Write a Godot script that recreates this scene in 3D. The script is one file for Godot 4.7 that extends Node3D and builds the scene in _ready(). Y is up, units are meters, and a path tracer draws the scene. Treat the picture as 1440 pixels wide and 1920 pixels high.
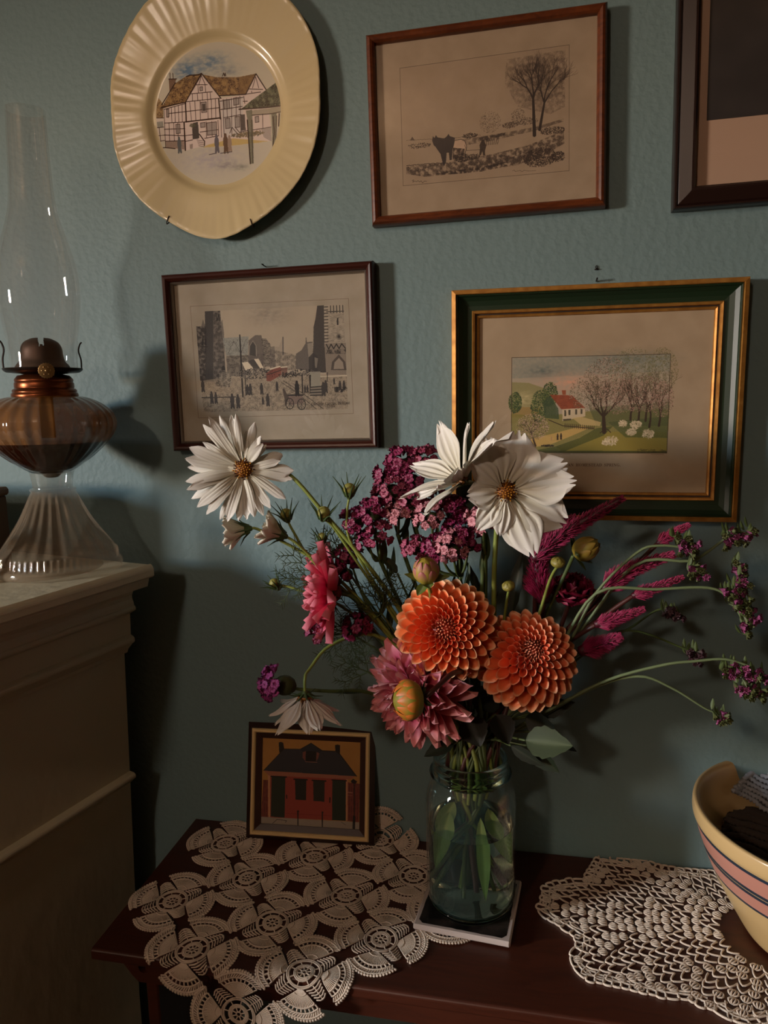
extends Node3D

# ---------------------------------------------------------------- mesh builder
class MB:
	var v := PackedVector3Array()
	var n := PackedVector3Array()
	var uv := PackedVector2Array()
	var c := PackedColorArray()
	var ix := PackedInt32Array()

	# rows of equal length; the surface looks along (row direction) x (column direction)
	func grid(rows: Array, closed := false, cols: Array = []) -> void:
		var h: int = rows.size()
		var first: PackedVector3Array = rows[0]
		var w: int = first.size()
		var at: int = v.size()
		var wide: int = w + (1 if closed else 0)
		for i in h:
			var r: PackedVector3Array = rows[i]
			for j in wide:
				v.append(r[j % w])
				uv.append(Vector2(float(j) / float(maxi(1, wide - 1)), float(i) / float(maxi(1, h - 1))))
				if cols.size():
					var cr: PackedColorArray = cols[i]
					c.append(cr[j % w])
				else:
					c.append(Color.WHITE)
		var acc := PackedVector3Array()
		acc.resize(h * wide)
		for i in h - 1:
			for j in wide - 1:
				var a: int = i * wide + j
				var b: int = a + wide
				var pa := v[at + a]
				var pb := v[at + b]
				var pc := v[at + a + 1]
				var pd := v[at + b + 1]
				var m1 := (pb - pa).cross(pc - pa)
				var m2 := (pb - pc).cross(pd - pc)
				var m := m1 + m2
				acc[a] += m1
				acc[b] += m
				acc[a + 1] += m
				acc[b + 1] += m2
				ix.append_array([at + a, at + a + 1, at + b, at + a + 1, at + b + 1, at + b])
		for i in h:
			if closed:
				var s := acc[i * wide] + acc[i * wide + wide - 1]
				acc[i * wide] = s
				acc[i * wide + wide - 1] = s
		for k in acc.size():
			n.append(acc[k].normalized() if acc[k].length_squared() > 1e-24 else Vector3.UP)

	func tri(a: Vector3, b: Vector3, d: Vector3, col := Color.WHITE) -> void:
		var at := v.size()
		var m := (d - a).cross(b - a).normalized()
		for p in [a, b, d]:
			v.append(p)
			n.append(m)
			uv.append(Vector2(p.x, p.y))
			c.append(col)
		ix.append_array([at, at + 1, at + 2])

	# corners in order round the face, seen from outside clockwise
	func quad(p0: Vector3, p1: Vector3, p2: Vector3, p3: Vector3, col := Color.WHITE) -> void:
		var at := v.size()
		var m := (p3 - p0).cross(p1 - p0).normalized()
		var u := [Vector2(0, 0), Vector2(1, 0), Vector2(1, 1), Vector2(0, 1)]
		var k := 0
		for p in [p0, p1, p2, p3]:
			v.append(p)
			n.append(m)
			uv.append(u[k])
			c.append(col)
			k += 1
		ix.append_array([at, at + 1, at + 2, at, at + 2, at + 3])

	# box with chamfered edges
	func box(size: Vector3, at := Vector3.ZERO, b := 0.001, turn := Basis()) -> void:
		var h := size / 2.0
		b = minf(b, minf(h.x, minf(h.y, h.z)) * 0.9)
		for axis in 3:
			for s in [-1.0, 1.0]:
				var e := Vector3.ZERO
				e[axis] = s
				var u := Vector3.ZERO
				u[(axis + 1) % 3] = 1.0
				var w := e.cross(u)
				var hu: float = h[(axis + 1) % 3] - b
				var hw: float = h[(axis + 2) % 3] - b
				var o := e * h[axis]
				quad(at + turn * (o - u * hu + w * hw), at + turn * (o + u * hu + w * hw), at + turn * (o + u * hu - w * hw), at + turn * (o - u * hu - w * hw))
				# the two chamfers along this face whose neighbour has a higher axis
		for axis in 3:
			var i1 := (axis + 1) % 3
			var i2 := (axis + 2) % 3
			for s1 in [-1.0, 1.0]:
				for s2 in [-1.0, 1.0]:
					var l := Vector3.ZERO
					l[axis] = h[axis] - b
					var p := Vector3.ZERO
					p[i1] = s1 * h[i1]
					p[i2] = s2 * (h[i2] - b)
					var q := Vector3.ZERO
					q[i1] = s1 * (h[i1] - b)
					q[i2] = s2 * h[i2]
					var out := p + q
					if (l * 2.0).cross(q - p).dot(out) > 0.0:
						quad(at + turn * (p - l), at + turn * (q - l), at + turn * (q + l), at + turn * (p + l))
					else:
						quad(at + turn * (p - l), at + turn * (p + l), at + turn * (q + l), at + turn * (q - l))
		for sx in [-1.0, 1.0]:
			for sy in [-1.0, 1.0]:
				for sz in [-1.0, 1.0]:
					var sg := Vector3(sx, sy, sz)
					var p0 := sg * (h - Vector3(0, b, b))
					var p1 := sg * (h - Vector3(b, 0, b))
					var p2 := sg * (h - Vector3(b, b, 0))
					if (p2 - p0).cross(p1 - p0).dot(sg) > 0.0:
						tri(at + turn * p0, at + turn * p1, at + turn * p2)
					else:
						tri(at + turn * p0, at + turn * p2, at + turn * p1)

	# profile of (radius, height) turned round y; equal neighbouring points make a hard edge
	func lathe(prof: PackedVector2Array, seg := 48, at := Vector3.ZERO, flutes := 0, amp := PackedFloat32Array(), col := Color.WHITE) -> void:
		var run: Array = []
		var cs: Array = []
		for i in prof.size():
			if run.size() > 1 and prof[i].distance_to(prof[i - 1]) < 1e-7:
				grid(run, true, cs)
				run = []
				cs = []
			elif run.size() == 1 and prof[i].distance_to(prof[i - 1]) < 1e-7:
				continue
			var r := PackedVector3Array()
			var cc := PackedColorArray()
			for j in seg:
				var a := TAU * float(j) / float(seg)
				var rr: float = prof[i].x
				if flutes > 0:
					rr += amp[i] * cos(flutes * a)
				r.append(at + Vector3(rr * cos(a), prof[i].y, rr * sin(a)))
				cc.append(col)
			run.append(r)
			cs.append(cc)
		if run.size() > 1:
			grid(run, true, cs)

	func tube(path: PackedVector3Array, rad: Variant, sides := 6, capped := true, col := Color.WHITE, col2 := Color(-1, 0, 0)) -> void:
		var m := path.size()
		var rows: Array = []
		var cs: Array = []
		var t := (path[1] - path[0]).normalized()
		var u := t.cross(Vector3.UP)
		if u.length() < 0.05:
			u = t.cross(Vector3.RIGHT)
		u = u.normalized()
		for i in m:
			var t2 := (path[mini(i + 1, m - 1)] - path[maxi(i - 1, 0)]).normalized()
			u = (u - t2 * u.dot(t2)).normalized()
			var w := u.cross(t2)
			var r: float = rad if rad is float else rad[mini(i, rad.size() - 1)]
			var row := PackedVector3Array()
			var cc := PackedColorArray()
			var k: Color = col if col2.r < 0.0 else col.lerp(col2, float(i) / float(m - 1))
			for j in sides:
				var a := TAU * float(j) / float(sides)
				row.append(path[i] + (u * cos(a) + w * sin(a)) * r)
				cc.append(k)
			rows.append(row)
			cs.append(cc)
		if capped:
			for e in [0, m - 1]:
				var tip := PackedVector3Array()
				for j in sides:
					tip.append(path[e])
				if e == 0:
					rows.push_front(tip)
					cs.push_front(cs[0])
				else:
					rows.append(tip)
					cs.append(cs[cs.size() - 1])
		grid(rows, true, cs)

	# polygon (anticlockwise, x right and y up) pushed out from z0 to z1
	func prism(poly: PackedVector2Array, z0: float, z1: float, x := Transform3D(), ends := true) -> void:
		var m := poly.size()
		var area := 0.0
		for i in m:
			area += poly[i].cross(poly[(i + 1) % m])
		if area < 0.0:
			poly = poly.duplicate()
			poly.reverse()
		for i in m:
			var p := poly[i]
			var q := poly[(i + 1) % m]
			quad(x * Vector3(p.x, p.y, z0), x * Vector3(p.x, p.y, z1), x * Vector3(q.x, q.y, z1), x * Vector3(q.x, q.y, z0))
		if ends:
			var t := Geometry2D.triangulate_polygon(poly)
			for i in range(0, t.size(), 3):
				var a := poly[t[i]]
				var b := poly[t[i + 1]]
				var d := poly[t[i + 2]]
				if (b - a).cross(d - a) > 0.0:
					var s := b
					b = d
					d = s
				tri(x * Vector3(a.x, a.y, z1), x * Vector3(b.x, b.y, z1), x * Vector3(d.x, d.y, z1))
				tri(x * Vector3(a.x, a.y, z0), x * Vector3(d.x, d.y, z0), x * Vector3(b.x, b.y, z0))

	func ball(at: Vector3, r: Vector3, seg := 10, rings := 6, col := Color.WHITE) -> void:
		var rows: Array = []
		var cs: Array = []
		for i in rings + 1:
			var f := -PI / 2.0 + PI * float(i) / float(rings)
			var row := PackedVector3Array()
			var cc := PackedColorArray()
			for j in seg:
				var a := TAU * float(j) / float(seg)
				row.append(at + Vector3(cos(f) * cos(a) * r.x, sin(f) * r.y, cos(f) * sin(a) * r.z))
				cc.append(col)
			rows.append(row)
			cs.append(cc)
		grid(rows, true, cs)

	func add(o: MB, x := Transform3D()) -> void:
		var at := v.size()
		for i in o.v.size():
			v.append(x * o.v[i])
			n.append((x.basis * o.n[i]).normalized())
		uv.append_array(o.uv)
		c.append_array(o.c)
		for i in o.ix:
			ix.append(at + i)

	func mesh() -> ArrayMesh:
		var a := []
		a.resize(Mesh.ARRAY_MAX)
		a[Mesh.ARRAY_VERTEX] = v
		a[Mesh.ARRAY_NORMAL] = n
		a[Mesh.ARRAY_TEX_UV] = uv
		a[Mesh.ARRAY_COLOR] = c
		a[Mesh.ARRAY_INDEX] = ix
		var m := ArrayMesh.new()
		m.add_surface_from_arrays(Mesh.PRIMITIVE_TRIANGLES, a)
		return m

# ---------------------------------------------------------------- naming and grouping
var taken := {}

func numbered(called: String) -> String:
	var k: int = taken.get(called, 0)
	taken[called] = k + 1
	return called if k == 0 else "%s_%03d" % [called, k]

func tag(o: Node, label: String, category: String, group := "", kind := "") -> Node:
	o.set_meta("label", label)
	o.set_meta("category", category)
	if group:
		o.set_meta("group", group)
	if kind:
		o.set_meta("kind", kind)
	return o

func thing(called: String, label: String, category: String, at := Vector3.ZERO, turn := Basis(), group := "") -> Node3D:
	var o := Node3D.new()
	o.name = numbered(called)
	add_child(o)
	o.transform = Transform3D(turn, at)
	tag(o, label, category, group)
	return o

func put(called: String, m: Variant, material: Material, parent: Node, at := Transform3D()) -> MeshInstance3D:
	var o := MeshInstance3D.new()
	o.mesh = m.mesh() if m is MB else m
	o.material_override = material
	o.transform = at
	if parent == self:
		o.name = numbered(called)
		add_child(o)
	else:
		var k := 0
		var nm := called
		while parent.has_node(nm):
			k += 1
			nm = "%s_%03d" % [called, k]
		o.name = nm
		parent.add_child(o)
	return o

func struct(called: String, m: Variant, material: Material, at := Transform3D()) -> MeshInstance3D:
	var o := put(called, m, material, self, at)
	o.set_meta("kind", "structure")
	return o

# ---------------------------------------------------------------- materials
func C(r: float, g: float, b: float) -> Color:
	return Color(r / 255.0, g / 255.0, b / 255.0)

# sRGB 0..255 as the linear value that vertex colours want
func L(r: float, g: float, b: float) -> Color:
	return C(r, g, b).srgb_to_linear()

func mat(col: Color, rough := 0.7, metal := 0.0) -> StandardMaterial3D:
	var m := StandardMaterial3D.new()
	m.albedo_color = col
	m.roughness = rough
	m.metallic = metal
	return m

func vmat(rough := 0.6, back := Color(0, 0, 0)) -> StandardMaterial3D:
	var m := StandardMaterial3D.new()
	m.vertex_color_use_as_albedo = true
	m.roughness = rough
	if back != Color(0, 0, 0):
		m.backlight_enabled = true
		m.backlight = back
	return m

func glass(col: Color, alpha: float, rough := 0.02) -> StandardMaterial3D:
	var m := StandardMaterial3D.new()
	m.transparency = BaseMaterial3D.TRANSPARENCY_ALPHA
	m.albedo_color = Color(col.r, col.g, col.b, alpha)
	m.roughness = rough
	return m

func noise_tex(size: int, freq: float, sd: int, normal := false, oct := 4, strength := 4.0) -> NoiseTexture2D:
	var f := FastNoiseLite.new()
	f.seed = sd
	f.frequency = freq
	f.fractal_octaves = oct
	var t := NoiseTexture2D.new()
	t.width = size
	t.height = size
	t.seamless = true
	t.noise = f
	t.as_normal_map = normal
	t.bump_strength = strength
	return t

func ramp_tex(t: NoiseTexture2D, a: Color, b: Color) -> NoiseTexture2D:
	var g := Gradient.new()
	g.set_color(0, a)
	g.set_color(1, b)
	t.color_ramp = g
	return t

# wood grain running along u
func wood_tex(w: int, h: int, a: Color, b: Color, sd: int) -> ImageTexture:
	var im := Image.create(w, h, false, Image.FORMAT_RGB8)
	var f := FastNoiseLite.new()
	f.seed = sd
	f.frequency = 1.0
	for y in h:
		for x in w:
			var u := float(x) / w
			var q := float(y) / h
			var s := f.get_noise_2d(u * 1.5, q * 26.0 + 2.0 * f.get_noise_2d(u * 3.0, q * 3.0))
			var fine := f.get_noise_2d(u * 9.0 + 40.0, q * 160.0)
			var k := clampf(0.5 + s * 0.75 + fine * 0.35, 0.0, 1.0)
			im.set_pixel(x, y, a.lerp(b, k))
	return ImageTexture.create_from_image(im)

func spline(pts: Array, per := 8) -> PackedVector3Array:
	var out := PackedVector3Array()
	var m := pts.size()
	for i in m - 1:
		var p0: Vector3 = pts[maxi(i - 1, 0)]
		var p1: Vector3 = pts[i]
		var p2: Vector3 = pts[i + 1]
		var p3: Vector3 = pts[mini(i + 2, m - 1)]
		for k in per:
			out.append(p1.cubic_interpolate(p2, p0, p3, float(k) / per))
	out.append(pts[m - 1])
	return out

func facing(dir: Vector3, spin := 0.0, up := Vector3.UP) -> Basis:
	# a basis whose y axis points along dir
	var y := dir.normalized()
	var x := up.cross(y)
	if x.length() < 0.02:
		x = Vector3.RIGHT.cross(y)
	x = x.normalized()
	return Basis(x, y, x.cross(y)).rotated(y, spin)

# ---------------------------------------------------------------- the scene
var M := {}

func _ready() -> void:
	seed(7)
	set_view_and_light()
	make_materials()
	build_room()
	build_mantelpiece()
	build_bench()
	build_pictures()
	build_plate()
	build_lamp()
	build_desk_picture()
	build_bowl()
	build_tile()
	build_jar()
	build_doilies()
	build_bouquet()

func set_view_and_light() -> void:
	var cam := Camera3D.new()
	cam.name = "camera"
	cam.fov = 69.950
	cam.near = 0.02
	cam.transform = Transform3D(Basis(Vector3(0.9795, -0.0226, -0.2001), Vector3(-0.0081, 0.9885, -0.1512), Vector3(0.2012, 0.1497, 0.9680)), Vector3(0.0000, 1.2447, 0.8360))
	cam.current = true
	add_child(cam)
	var e := Environment.new()
	e.background_mode = Environment.BG_COLOR
	e.background_color = Color(0.62, 0.72, 0.8)
	e.background_energy_multiplier = 0.3
	e.tonemap_mode = Environment.TONE_MAPPER_LINEAR
	e.tonemap_exposure = 1.0
	e.sdfgi_enabled = true
	e.ssao_enabled = true
	e.ssil_enabled = true
	var w := WorldEnvironment.new()
	w.name = "environment"
	w.environment = e
	add_child(w)
	# area lights beyond the unseen left window, standing for sky: pale low band, bluer above
	for k in [["horizon_daylight", 1.46, 0.36, Color(1.0, 0.90, 0.81), 58.0], ["sky_daylight", 2.06, 0.84, Color(0.84, 0.92, 0.97), 84.0]]:
		var day := AreaLight3D.new()
		day.name = k[0]
		day.area_size = Vector2(2.0, k[2])
		day.light_color = k[3]
		day.light_energy = k[4]
		day.area_range = 12.0
		day.shadow_enabled = true
		add_child(day)
		day.position = Vector3(-4.0, k[1], 2.95)
		day.rotation = Vector3(0, -0.90, 0)

func make_materials() -> void:
	var bump := noise_tex(512, 0.02, 3, false, 5)
	M.wall = mat(C(108, 131, 133), 0.62)
	M.wall.heightmap_enabled = true
	M.wall.heightmap_texture = bump
	M.wall.heightmap_scale = 0.05
	M.wall.uv1_triplanar = true
	M.wall.uv1_world_triplanar = true
	M.wall.uv1_scale = Vector3(9, 9, 9)
	M.plaster = mat(C(122, 98, 72), 0.8)
	M.ceiling = mat(C(150, 132, 110), 0.85)
	M.floor = mat(C(78, 48, 30), 0.45)
	M.paint = mat(C(194, 182, 152), 0.45)
	M.paint.heightmap_enabled = true
	M.paint.heightmap_texture = bump
	M.paint.heightmap_scale = 0.05
	M.paint.uv1_triplanar = true
	M.paint.uv1_world_triplanar = true
	M.paint.uv1_scale = Vector3(4, 2, 4)
	M.bench = mat(Color.WHITE, 0.42)
	M.bench.albedo_texture = wood_tex(512, 256, C(56, 23, 11), C(70, 30, 15), 4)
	M.bench.uv1_triplanar = true
	M.bench.uv1_scale = Vector3(2.4, 5.0, 5.0)
	M.brass = mat(C(150, 112, 58), 0.34, 0.9)
	M.dark_metal = mat(C(44, 32, 26), 0.42, 0.75)
	M.steel = mat(C(120, 118, 112), 0.35, 0.9)
	M.pane = glass(Color(1, 1, 1), 0.0, 0.02)

# ---------------------------------------------------------------- room
func slab(size: Vector3) -> MB:
	var b := MB.new()
	b.box(size, Vector3.ZERO, 0.001)
	return b

func at(x: float, y: float, z: float) -> Transform3D:
	return Transform3D(Basis(), Vector3(x, y, z))

func build_room() -> void:
	# 4.2 m wide, 3.6 m deep, 2.5 m high; the blue wall stands at z = 0
	struct("wall_back", slab(Vector3(4.44, 2.7, 0.12)), M.wall, at(0.1, 1.25, -0.06))
	struct("wall_front", slab(Vector3(4.44, 2.7, 0.12)), M.plaster, at(0.1, 1.25, 3.66))
	struct("wall_right", slab(Vector3(0.12, 2.7, 3.6)), M.plaster, at(2.26, 1.25, 1.8))
	struct("floor", slab(Vector3(4.44, 0.1, 3.84)), M.floor, at(0.1, -0.05, 1.8))
	struct("ceiling", slab(Vector3(4.44, 0.1, 3.84)), M.ceiling, at(0.1, 2.55, 1.8))
	# the left wall round the narrow unseen window, placed to light the blue wall (z 1.25 to 1.65, y 0.87 to 1.62)
	var b := MB.new()
	b.box(Vector3(0.12, 2.5, 1.25), Vector3(-2.06, 1.25, 0.625), 0.001)
	b.box(Vector3(0.12, 2.5, 1.95), Vector3(-2.06, 1.25, 2.625), 0.001)
	b.box(Vector3(0.12, 0.87, 0.40), Vector3(-2.06, 0.435, 1.45), 0.001)
	b.box(Vector3(0.12, 0.88, 0.40), Vector3(-2.06, 2.06, 1.45), 0.001)
	struct("wall_left", b, M.plaster)
	var win := Node3D.new()
	win.name = "window_1"
	win.position = Vector3(-2.06, 0.87, 1.45)
	win.set_meta("kind", "structure")
	add_child(win)
	for s in [-1.0, 1.0]:
		put("jamb", slab(Vector3(0.06, 0.75, 0.014)), M.paint, win, at(0, 0.375, s * 0.193))
	put("head_rail", slab(Vector3(0.06, 0.016, 0.372)), M.paint, win, at(0, 0.742, 0))
	put("sill", slab(Vector3(0.16, 0.02, 0.44)), M.paint, win, at(0.03, -0.01, 0))
	put("pane", slab(Vector3(0.003, 0.734, 0.372)), M.pane, win, at(-0.02, 0.367, 0))
	# unseen ceiling lamp behind the camera, placed to light shaded surfaces warmly and weakly
	var lamp := thing("unseen_ceiling_lamp", "unseen frosted globe lamp hanging behind the viewer, placed to light the shaded wall warmly", "lamp", Vector3(-0.85, 2.5, 2.6))
	var g := MB.new()
	g.lathe(PackedVector2Array([Vector2(0.0, -0.42), Vector2(0.06, -0.40), Vector2(0.085, -0.34), Vector2(0.06, -0.28), Vector2(0.02, -0.262)]), 24)
	var gm := mat(C(255, 226, 180), 0.5)
	gm.emission_enabled = true
	gm.emission = C(255, 224, 198)
	gm.emission_energy_multiplier = 2.0
	put("globe", g, gm, lamp)
	var r := MB.new()
	r.lathe(PackedVector2Array([Vector2(0.02, -0.262), Vector2(0.006, -0.25), Vector2(0.006, -0.02), Vector2(0.04, -0.02), Vector2(0.04, 0.0)]), 16)
	put("rod", r, M.brass, lamp)
	var o := OmniLight3D.new()
	o.name = "unseen_lamp_glow"
	o.light_color = C(255, 224, 198)
	o.light_energy = 0.95
	o.light_size = 0.08
	o.omni_range = 8.0
	o.omni_attenuation = 2.0
	o.shadow_enabled = true
	add_child(o)
	o.position = Vector3(-0.85, 2.16, 2.6)

# ---------------------------------------------------------------- mantelpiece
func arc(cx: float, cy: float, r: float, a0: float, a1: float, n := 6) -> Array:
	var out := []
	for i in n + 1:
		var a := deg_to_rad(a0 + (a1 - a0) * i / n)
		out.append(Vector2(cx + r * cos(a), cy + r * sin(a)))
	return out

func build_mantelpiece() -> void:
	# profile coordinates are metres from the far upper corner of the shelf
	var turn := Basis(Vector3.UP, deg_to_rad(-13.9))
	var t := thing("mantelpiece", "cream painted mantelpiece with stepped mouldings below its shelf, under the oil lamp", "mantelpiece", Vector3(-0.4431, 0.0, 0.06), turn)
	var y := 1.059
	var long := 0.47
	var deep := -0.36
	var shelf := [Vector2(deep, 0.0)] + [Vector2(-0.006, 0.0)] + arc(-0.006, -0.006, 0.0075, 70, -10, 5) + [Vector2(0.0016, -0.0125), Vector2(-0.001, -0.0148), Vector2(deep, -0.0148)]
	moulding(t, "shelf", shelf, y, long)
	moulding(t, "upper_fillet", [Vector2(deep, -0.0148), Vector2(-0.0072, -0.0152), Vector2(-0.0072, -0.0185), Vector2(-0.010, -0.027), Vector2(deep, -0.027)], y, long)
	var ogee := [Vector2(deep, -0.027), Vector2(-0.024, -0.027), Vector2(-0.0335, -0.0345), Vector2(-0.0362, -0.040), Vector2(-0.0363, -0.0445), Vector2(-0.0345, -0.049)] + arc(-0.0352, -0.0562, 0.0036, 70, -75, 6) + [Vector2(-0.0404, -0.0632), Vector2(deep, -0.0632)]
	moulding(t, "ogee_moulding", ogee, y, long)
	moulding(t, "frieze", [Vector2(deep, -0.0632), Vector2(-0.0418, -0.0632), Vector2(-0.0432, -0.093), Vector2(deep, -0.093)], y, long)
	var bead := [Vector2(deep, -0.0905), Vector2(-0.0432, -0.0905)] + arc(-0.0418, -0.0965, 0.0048, 75, -75, 7) + [Vector2(-0.0489, -0.1098), Vector2(-0.0508, -0.1146), Vector2(-0.056, -0.1169), Vector2(deep, -0.1169)]
	moulding(t, "bead_moulding", bead, y, long)
	moulding(t, "panel", [Vector2(deep, -0.1169), Vector2(-0.0562, -0.1169), Vector2(-0.0629, -0.2757), Vector2(deep, -0.2757)], y, long)
	var low := [Vector2(deep, -0.2735), Vector2(-0.0628, -0.2742)] + arc(-0.0570, -0.2790, 0.0042, 85, -60, 6) + [Vector2(-0.0633, -0.2901), Vector2(deep, -0.2901)]
	moulding(t, "lower_bead", low, y, long)
	moulding(t, "plinth_panel", [Vector2(deep, -0.2901), Vector2(-0.0634, -0.2901), Vector2(-0.078, -0.60), Vector2(-0.078, -1.059), Vector2(deep, -1.059)], y, long)

func moulding(t: Node3D, called: String, pts: Array, y: float, long: float) -> void:
	var b := MB.new()
	b.prism(PackedVector2Array(pts), 0.0, long)
	put(called, b, M.paint, t, Transform3D(Basis(), Vector3(0, y, 0)))

# ---------------------------------------------------------------- bench
func build_bench() -> void:
	var t := thing("bench", "small red-brown wooden bench under the doilies, with a holed apron", "bench", Vector3(0.0, 0.0, 0.0))
	var x0 := -0.4385
	var x1 := 0.47
	var b := MB.new()
	# the top with its front edge rounded over
	var prof := [Vector2(0.0035, 0.0), Vector2(0.2385, 0.0)] + arc(0.2385, -0.0035, 0.0035, 90, 0, 4) + arc(0.2385, -0.0095, 0.0035, 0, -90, 4) + [Vector2(0.0035, -0.013)]
	var turn := Basis(Vector3(0, 0, 1), Vector3(0, 1, 0), Vector3(-1, 0, 0))
	b.prism(PackedVector2Array(prof), -x1, -x0, Transform3D(turn, Vector3(0, 0.70, 0)))
	put("top", b, M.bench, t)
	# apron: slanted ends, a round hole near each
	var body := CSGPolygon3D.new()
	body.polygon = PackedVector2Array([Vector2(x0 + 0.016, 0.687), Vector2(x0 + 0.0345, 0.6625), Vector2(x0 + 0.041, 0.656), Vector2(x1 - 0.041, 0.656), Vector2(x1 - 0.0345, 0.6625), Vector2(x1 - 0.016, 0.687)])
	body.depth = 0.012
	body.material = M.bench
	for hx in [x0 + 0.0475, x1 - 0.0475]:
		var hole := CSGCylinder3D.new()
		hole.operation = CSGShape3D.OPERATION_SUBTRACTION
		hole.radius = 0.0056
		hole.height = 0.05
		hole.sides = 24
		hole.rotation = Vector3(PI / 2.0, 0, 0)
		hole.position = Vector3(hx, 0.6725, 0.0)
		hole.material = M.bench
		body.add_child(hole)
	body.name = "apron"
	body.position = Vector3(0, 0, 0.2265)
	t.add_child(body)
	var rear := body.duplicate()
	rear.name = "apron_001"
	rear.position = Vector3(0, 0, 0.01)
	t.add_child(rear)
	for lx in [x0 + 0.054, x1 - 0.054]:
		var l := MB.new()
		l.box(Vector3(0.0135, 0.687, 0.20), Vector3(lx, 0.3435, 0.124), 0.0015)
		put("leg", l, M.bench, t)

# ---------------------------------------------------------------- printed pictures
class Canvas:
	var im: Image
	var w: int
	var h: int
	var rng := RandomNumberGenerator.new()
	var f := FastNoiseLite.new()

	func _init(wide: int, high: int, col: Color, sd := 1) -> void:
		w = wide
		h = high
		im = Image.create(w, h, false, Image.FORMAT_RGB8)
		im.fill(col)
		rng.seed = sd
		f.seed = sd
		f.frequency = 0.02

	func dab(x: int, y: int, col: Color, a: float) -> void:
		if x >= 0 and y >= 0 and x < w and y < h and a > 0.004:
			im.set_pixel(x, y, im.get_pixel(x, y).lerp(col, minf(a, 1.0)))

	func spans(pts: PackedVector2Array, y: int) -> PackedFloat32Array:
		var xs := PackedFloat32Array()
		var yy := float(y) + 0.5
		var m := pts.size()
		for i in m:
			var a := pts[i]
			var b := pts[(i + 1) % m]
			var ay := a.y * h
			var by := b.y * h
			if (ay <= yy) != (by <= yy):
				xs.append((a.x + (b.x - a.x) * (yy - ay) / (by - ay)) * w)
		xs.sort()
		return xs

	func tall(pts: PackedVector2Array) -> Vector2i:
		var lo := 1e9
		var hi := -1e9
		for p in pts:
			lo = minf(lo, p.y)
			hi = maxf(hi, p.y)
		return Vector2i(maxi(0, int(lo * h)), mini(h - 1, int(hi * h) + 1))

	# grain: how far noise thins the ink
	func poly(pts: PackedVector2Array, col: Color, a := 1.0, grain := 0.0, freq := 0.35) -> void:
		var r := tall(pts)
		for y in range(r.x, r.y + 1):
			var xs := spans(pts, y)
			for k in range(0, xs.size() - 1, 2):
				for x in range(maxi(0, int(xs[k] + 0.5)), mini(w, int(xs[k + 1] + 0.5))):
					var q := a
					if grain > 0.0:
						q *= clampf(1.0 - grain + grain * 2.2 * f.get_noise_2d(x * freq * 50.0, y * freq * 50.0) + grain * (rng.randf() - 0.5), 0.0, 1.0)
					dab(x, y, col, q)

	# pen strokes across a shape, at an angle in degrees
	func hatch(pts: PackedVector2Array, deg: float, gap: float, wide: float, col: Color, a := 0.8, wob := 3.0) -> void:
		var c := cos(deg_to_rad(deg))
		var s := sin(deg_to_rad(deg))
		var r := tall(pts)
		for y in range(r.x, r.y + 1):
			var xs := spans(pts, y)
			for k in range(0, xs.size() - 1, 2):
				for x in range(maxi(0, int(xs[k] + 0.5)), mini(w, int(xs[k + 1] + 0.5))):
					var n := f.get_noise_2d(x * 4.0, y * 4.0)
					var q := -x * s + y * c + wob * n
					var d := absf(fposmod(q / gap, 1.0) - 0.5) * gap
					var keep := clampf(0.65 + 1.6 * f.get_noise_2d(x * 2.0 + 900.0, y * 2.0), 0.0, 1.0)
					dab(x, y, col, 1.3 * a * keep * clampf(wide * 1.25 - d + 0.5, 0.0, 1.0))

	func line(pts: PackedVector2Array, wide: float, col: Color, a := 1.0, wob := 0.0) -> void:
		for i in pts.size() - 1:
			stroke(pts[i] * Vector2(w, h), pts[i + 1] * Vector2(w, h), wide, wide, col, a, wob)

	func stroke(p: Vector2, q: Vector2, w0: float, w1: float, col: Color, a := 1.0, wob := 0.0) -> void:
		var m := int(p.distance_to(q)) + 1
		for k in m + 1:
			var t := float(k) / m
			var c := p.lerp(q, t)
			if wob > 0.0:
				c += Vector2(f.get_noise_2d(c.x * 5.0, c.y * 5.0), f.get_noise_2d(c.y * 5.0, c.x * 5.0 + 77.0)) * wob
			var r := lerpf(w0, w1, t) / 2.0
			var n := int(r + 1.0)
			for dy in range(-n, n + 1):
				for dx in range(-n, n + 1):
					var px := int(floor(c.x)) + dx
					var py := int(floor(c.y)) + dy
					var d := Vector2(px + 0.5, py + 0.5).distance_to(c)
					dab(px, py, col, a * clampf(r + 0.5 - d, 0.0, 1.0))

	func wash(at: Vector2, rx: float, ry: float, col: Color, a: float) -> void:
		var cx := at.x * w
		var cy := at.y * h
		for y in range(maxi(0, int(cy - ry * h)), mini(h, int(cy + ry * h) + 1)):
			for x in range(maxi(0, int(cx - rx * w)), mini(w, int(cx + rx * w) + 1)):
				var d := Vector2((x - cx) / (rx * w), (y - cy) / (ry * h)).length()
				if d < 1.0:
					dab(x, y, col, a * (1.0 - d) * (1.0 - d) * clampf(1.0 + 1.2 * f.get_noise_2d(x * 1.5, y * 3.0), 0.0, 2.0))

	# marks strewn over an ellipse
	func strew(at: Vector2, rx: float, ry: float, n: int, r0: float, r1: float, cols: Array, a := 0.8) -> void:
		for i in n:
			var t := rng.randf() * TAU
			var d := sqrt(rng.randf())
			var p := Vector2(at.x + cos(t) * d * rx, at.y + sin(t) * d * ry) * Vector2(w, h)
			var r := rng.randf_range(r0, r1)
			var q := p + Vector2(rng.randf_range(-1, 1), rng.randf_range(-1, 1)) * r
			stroke(p, q, r, r * 0.6, cols[rng.randi() % cols.size()], a)

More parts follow.
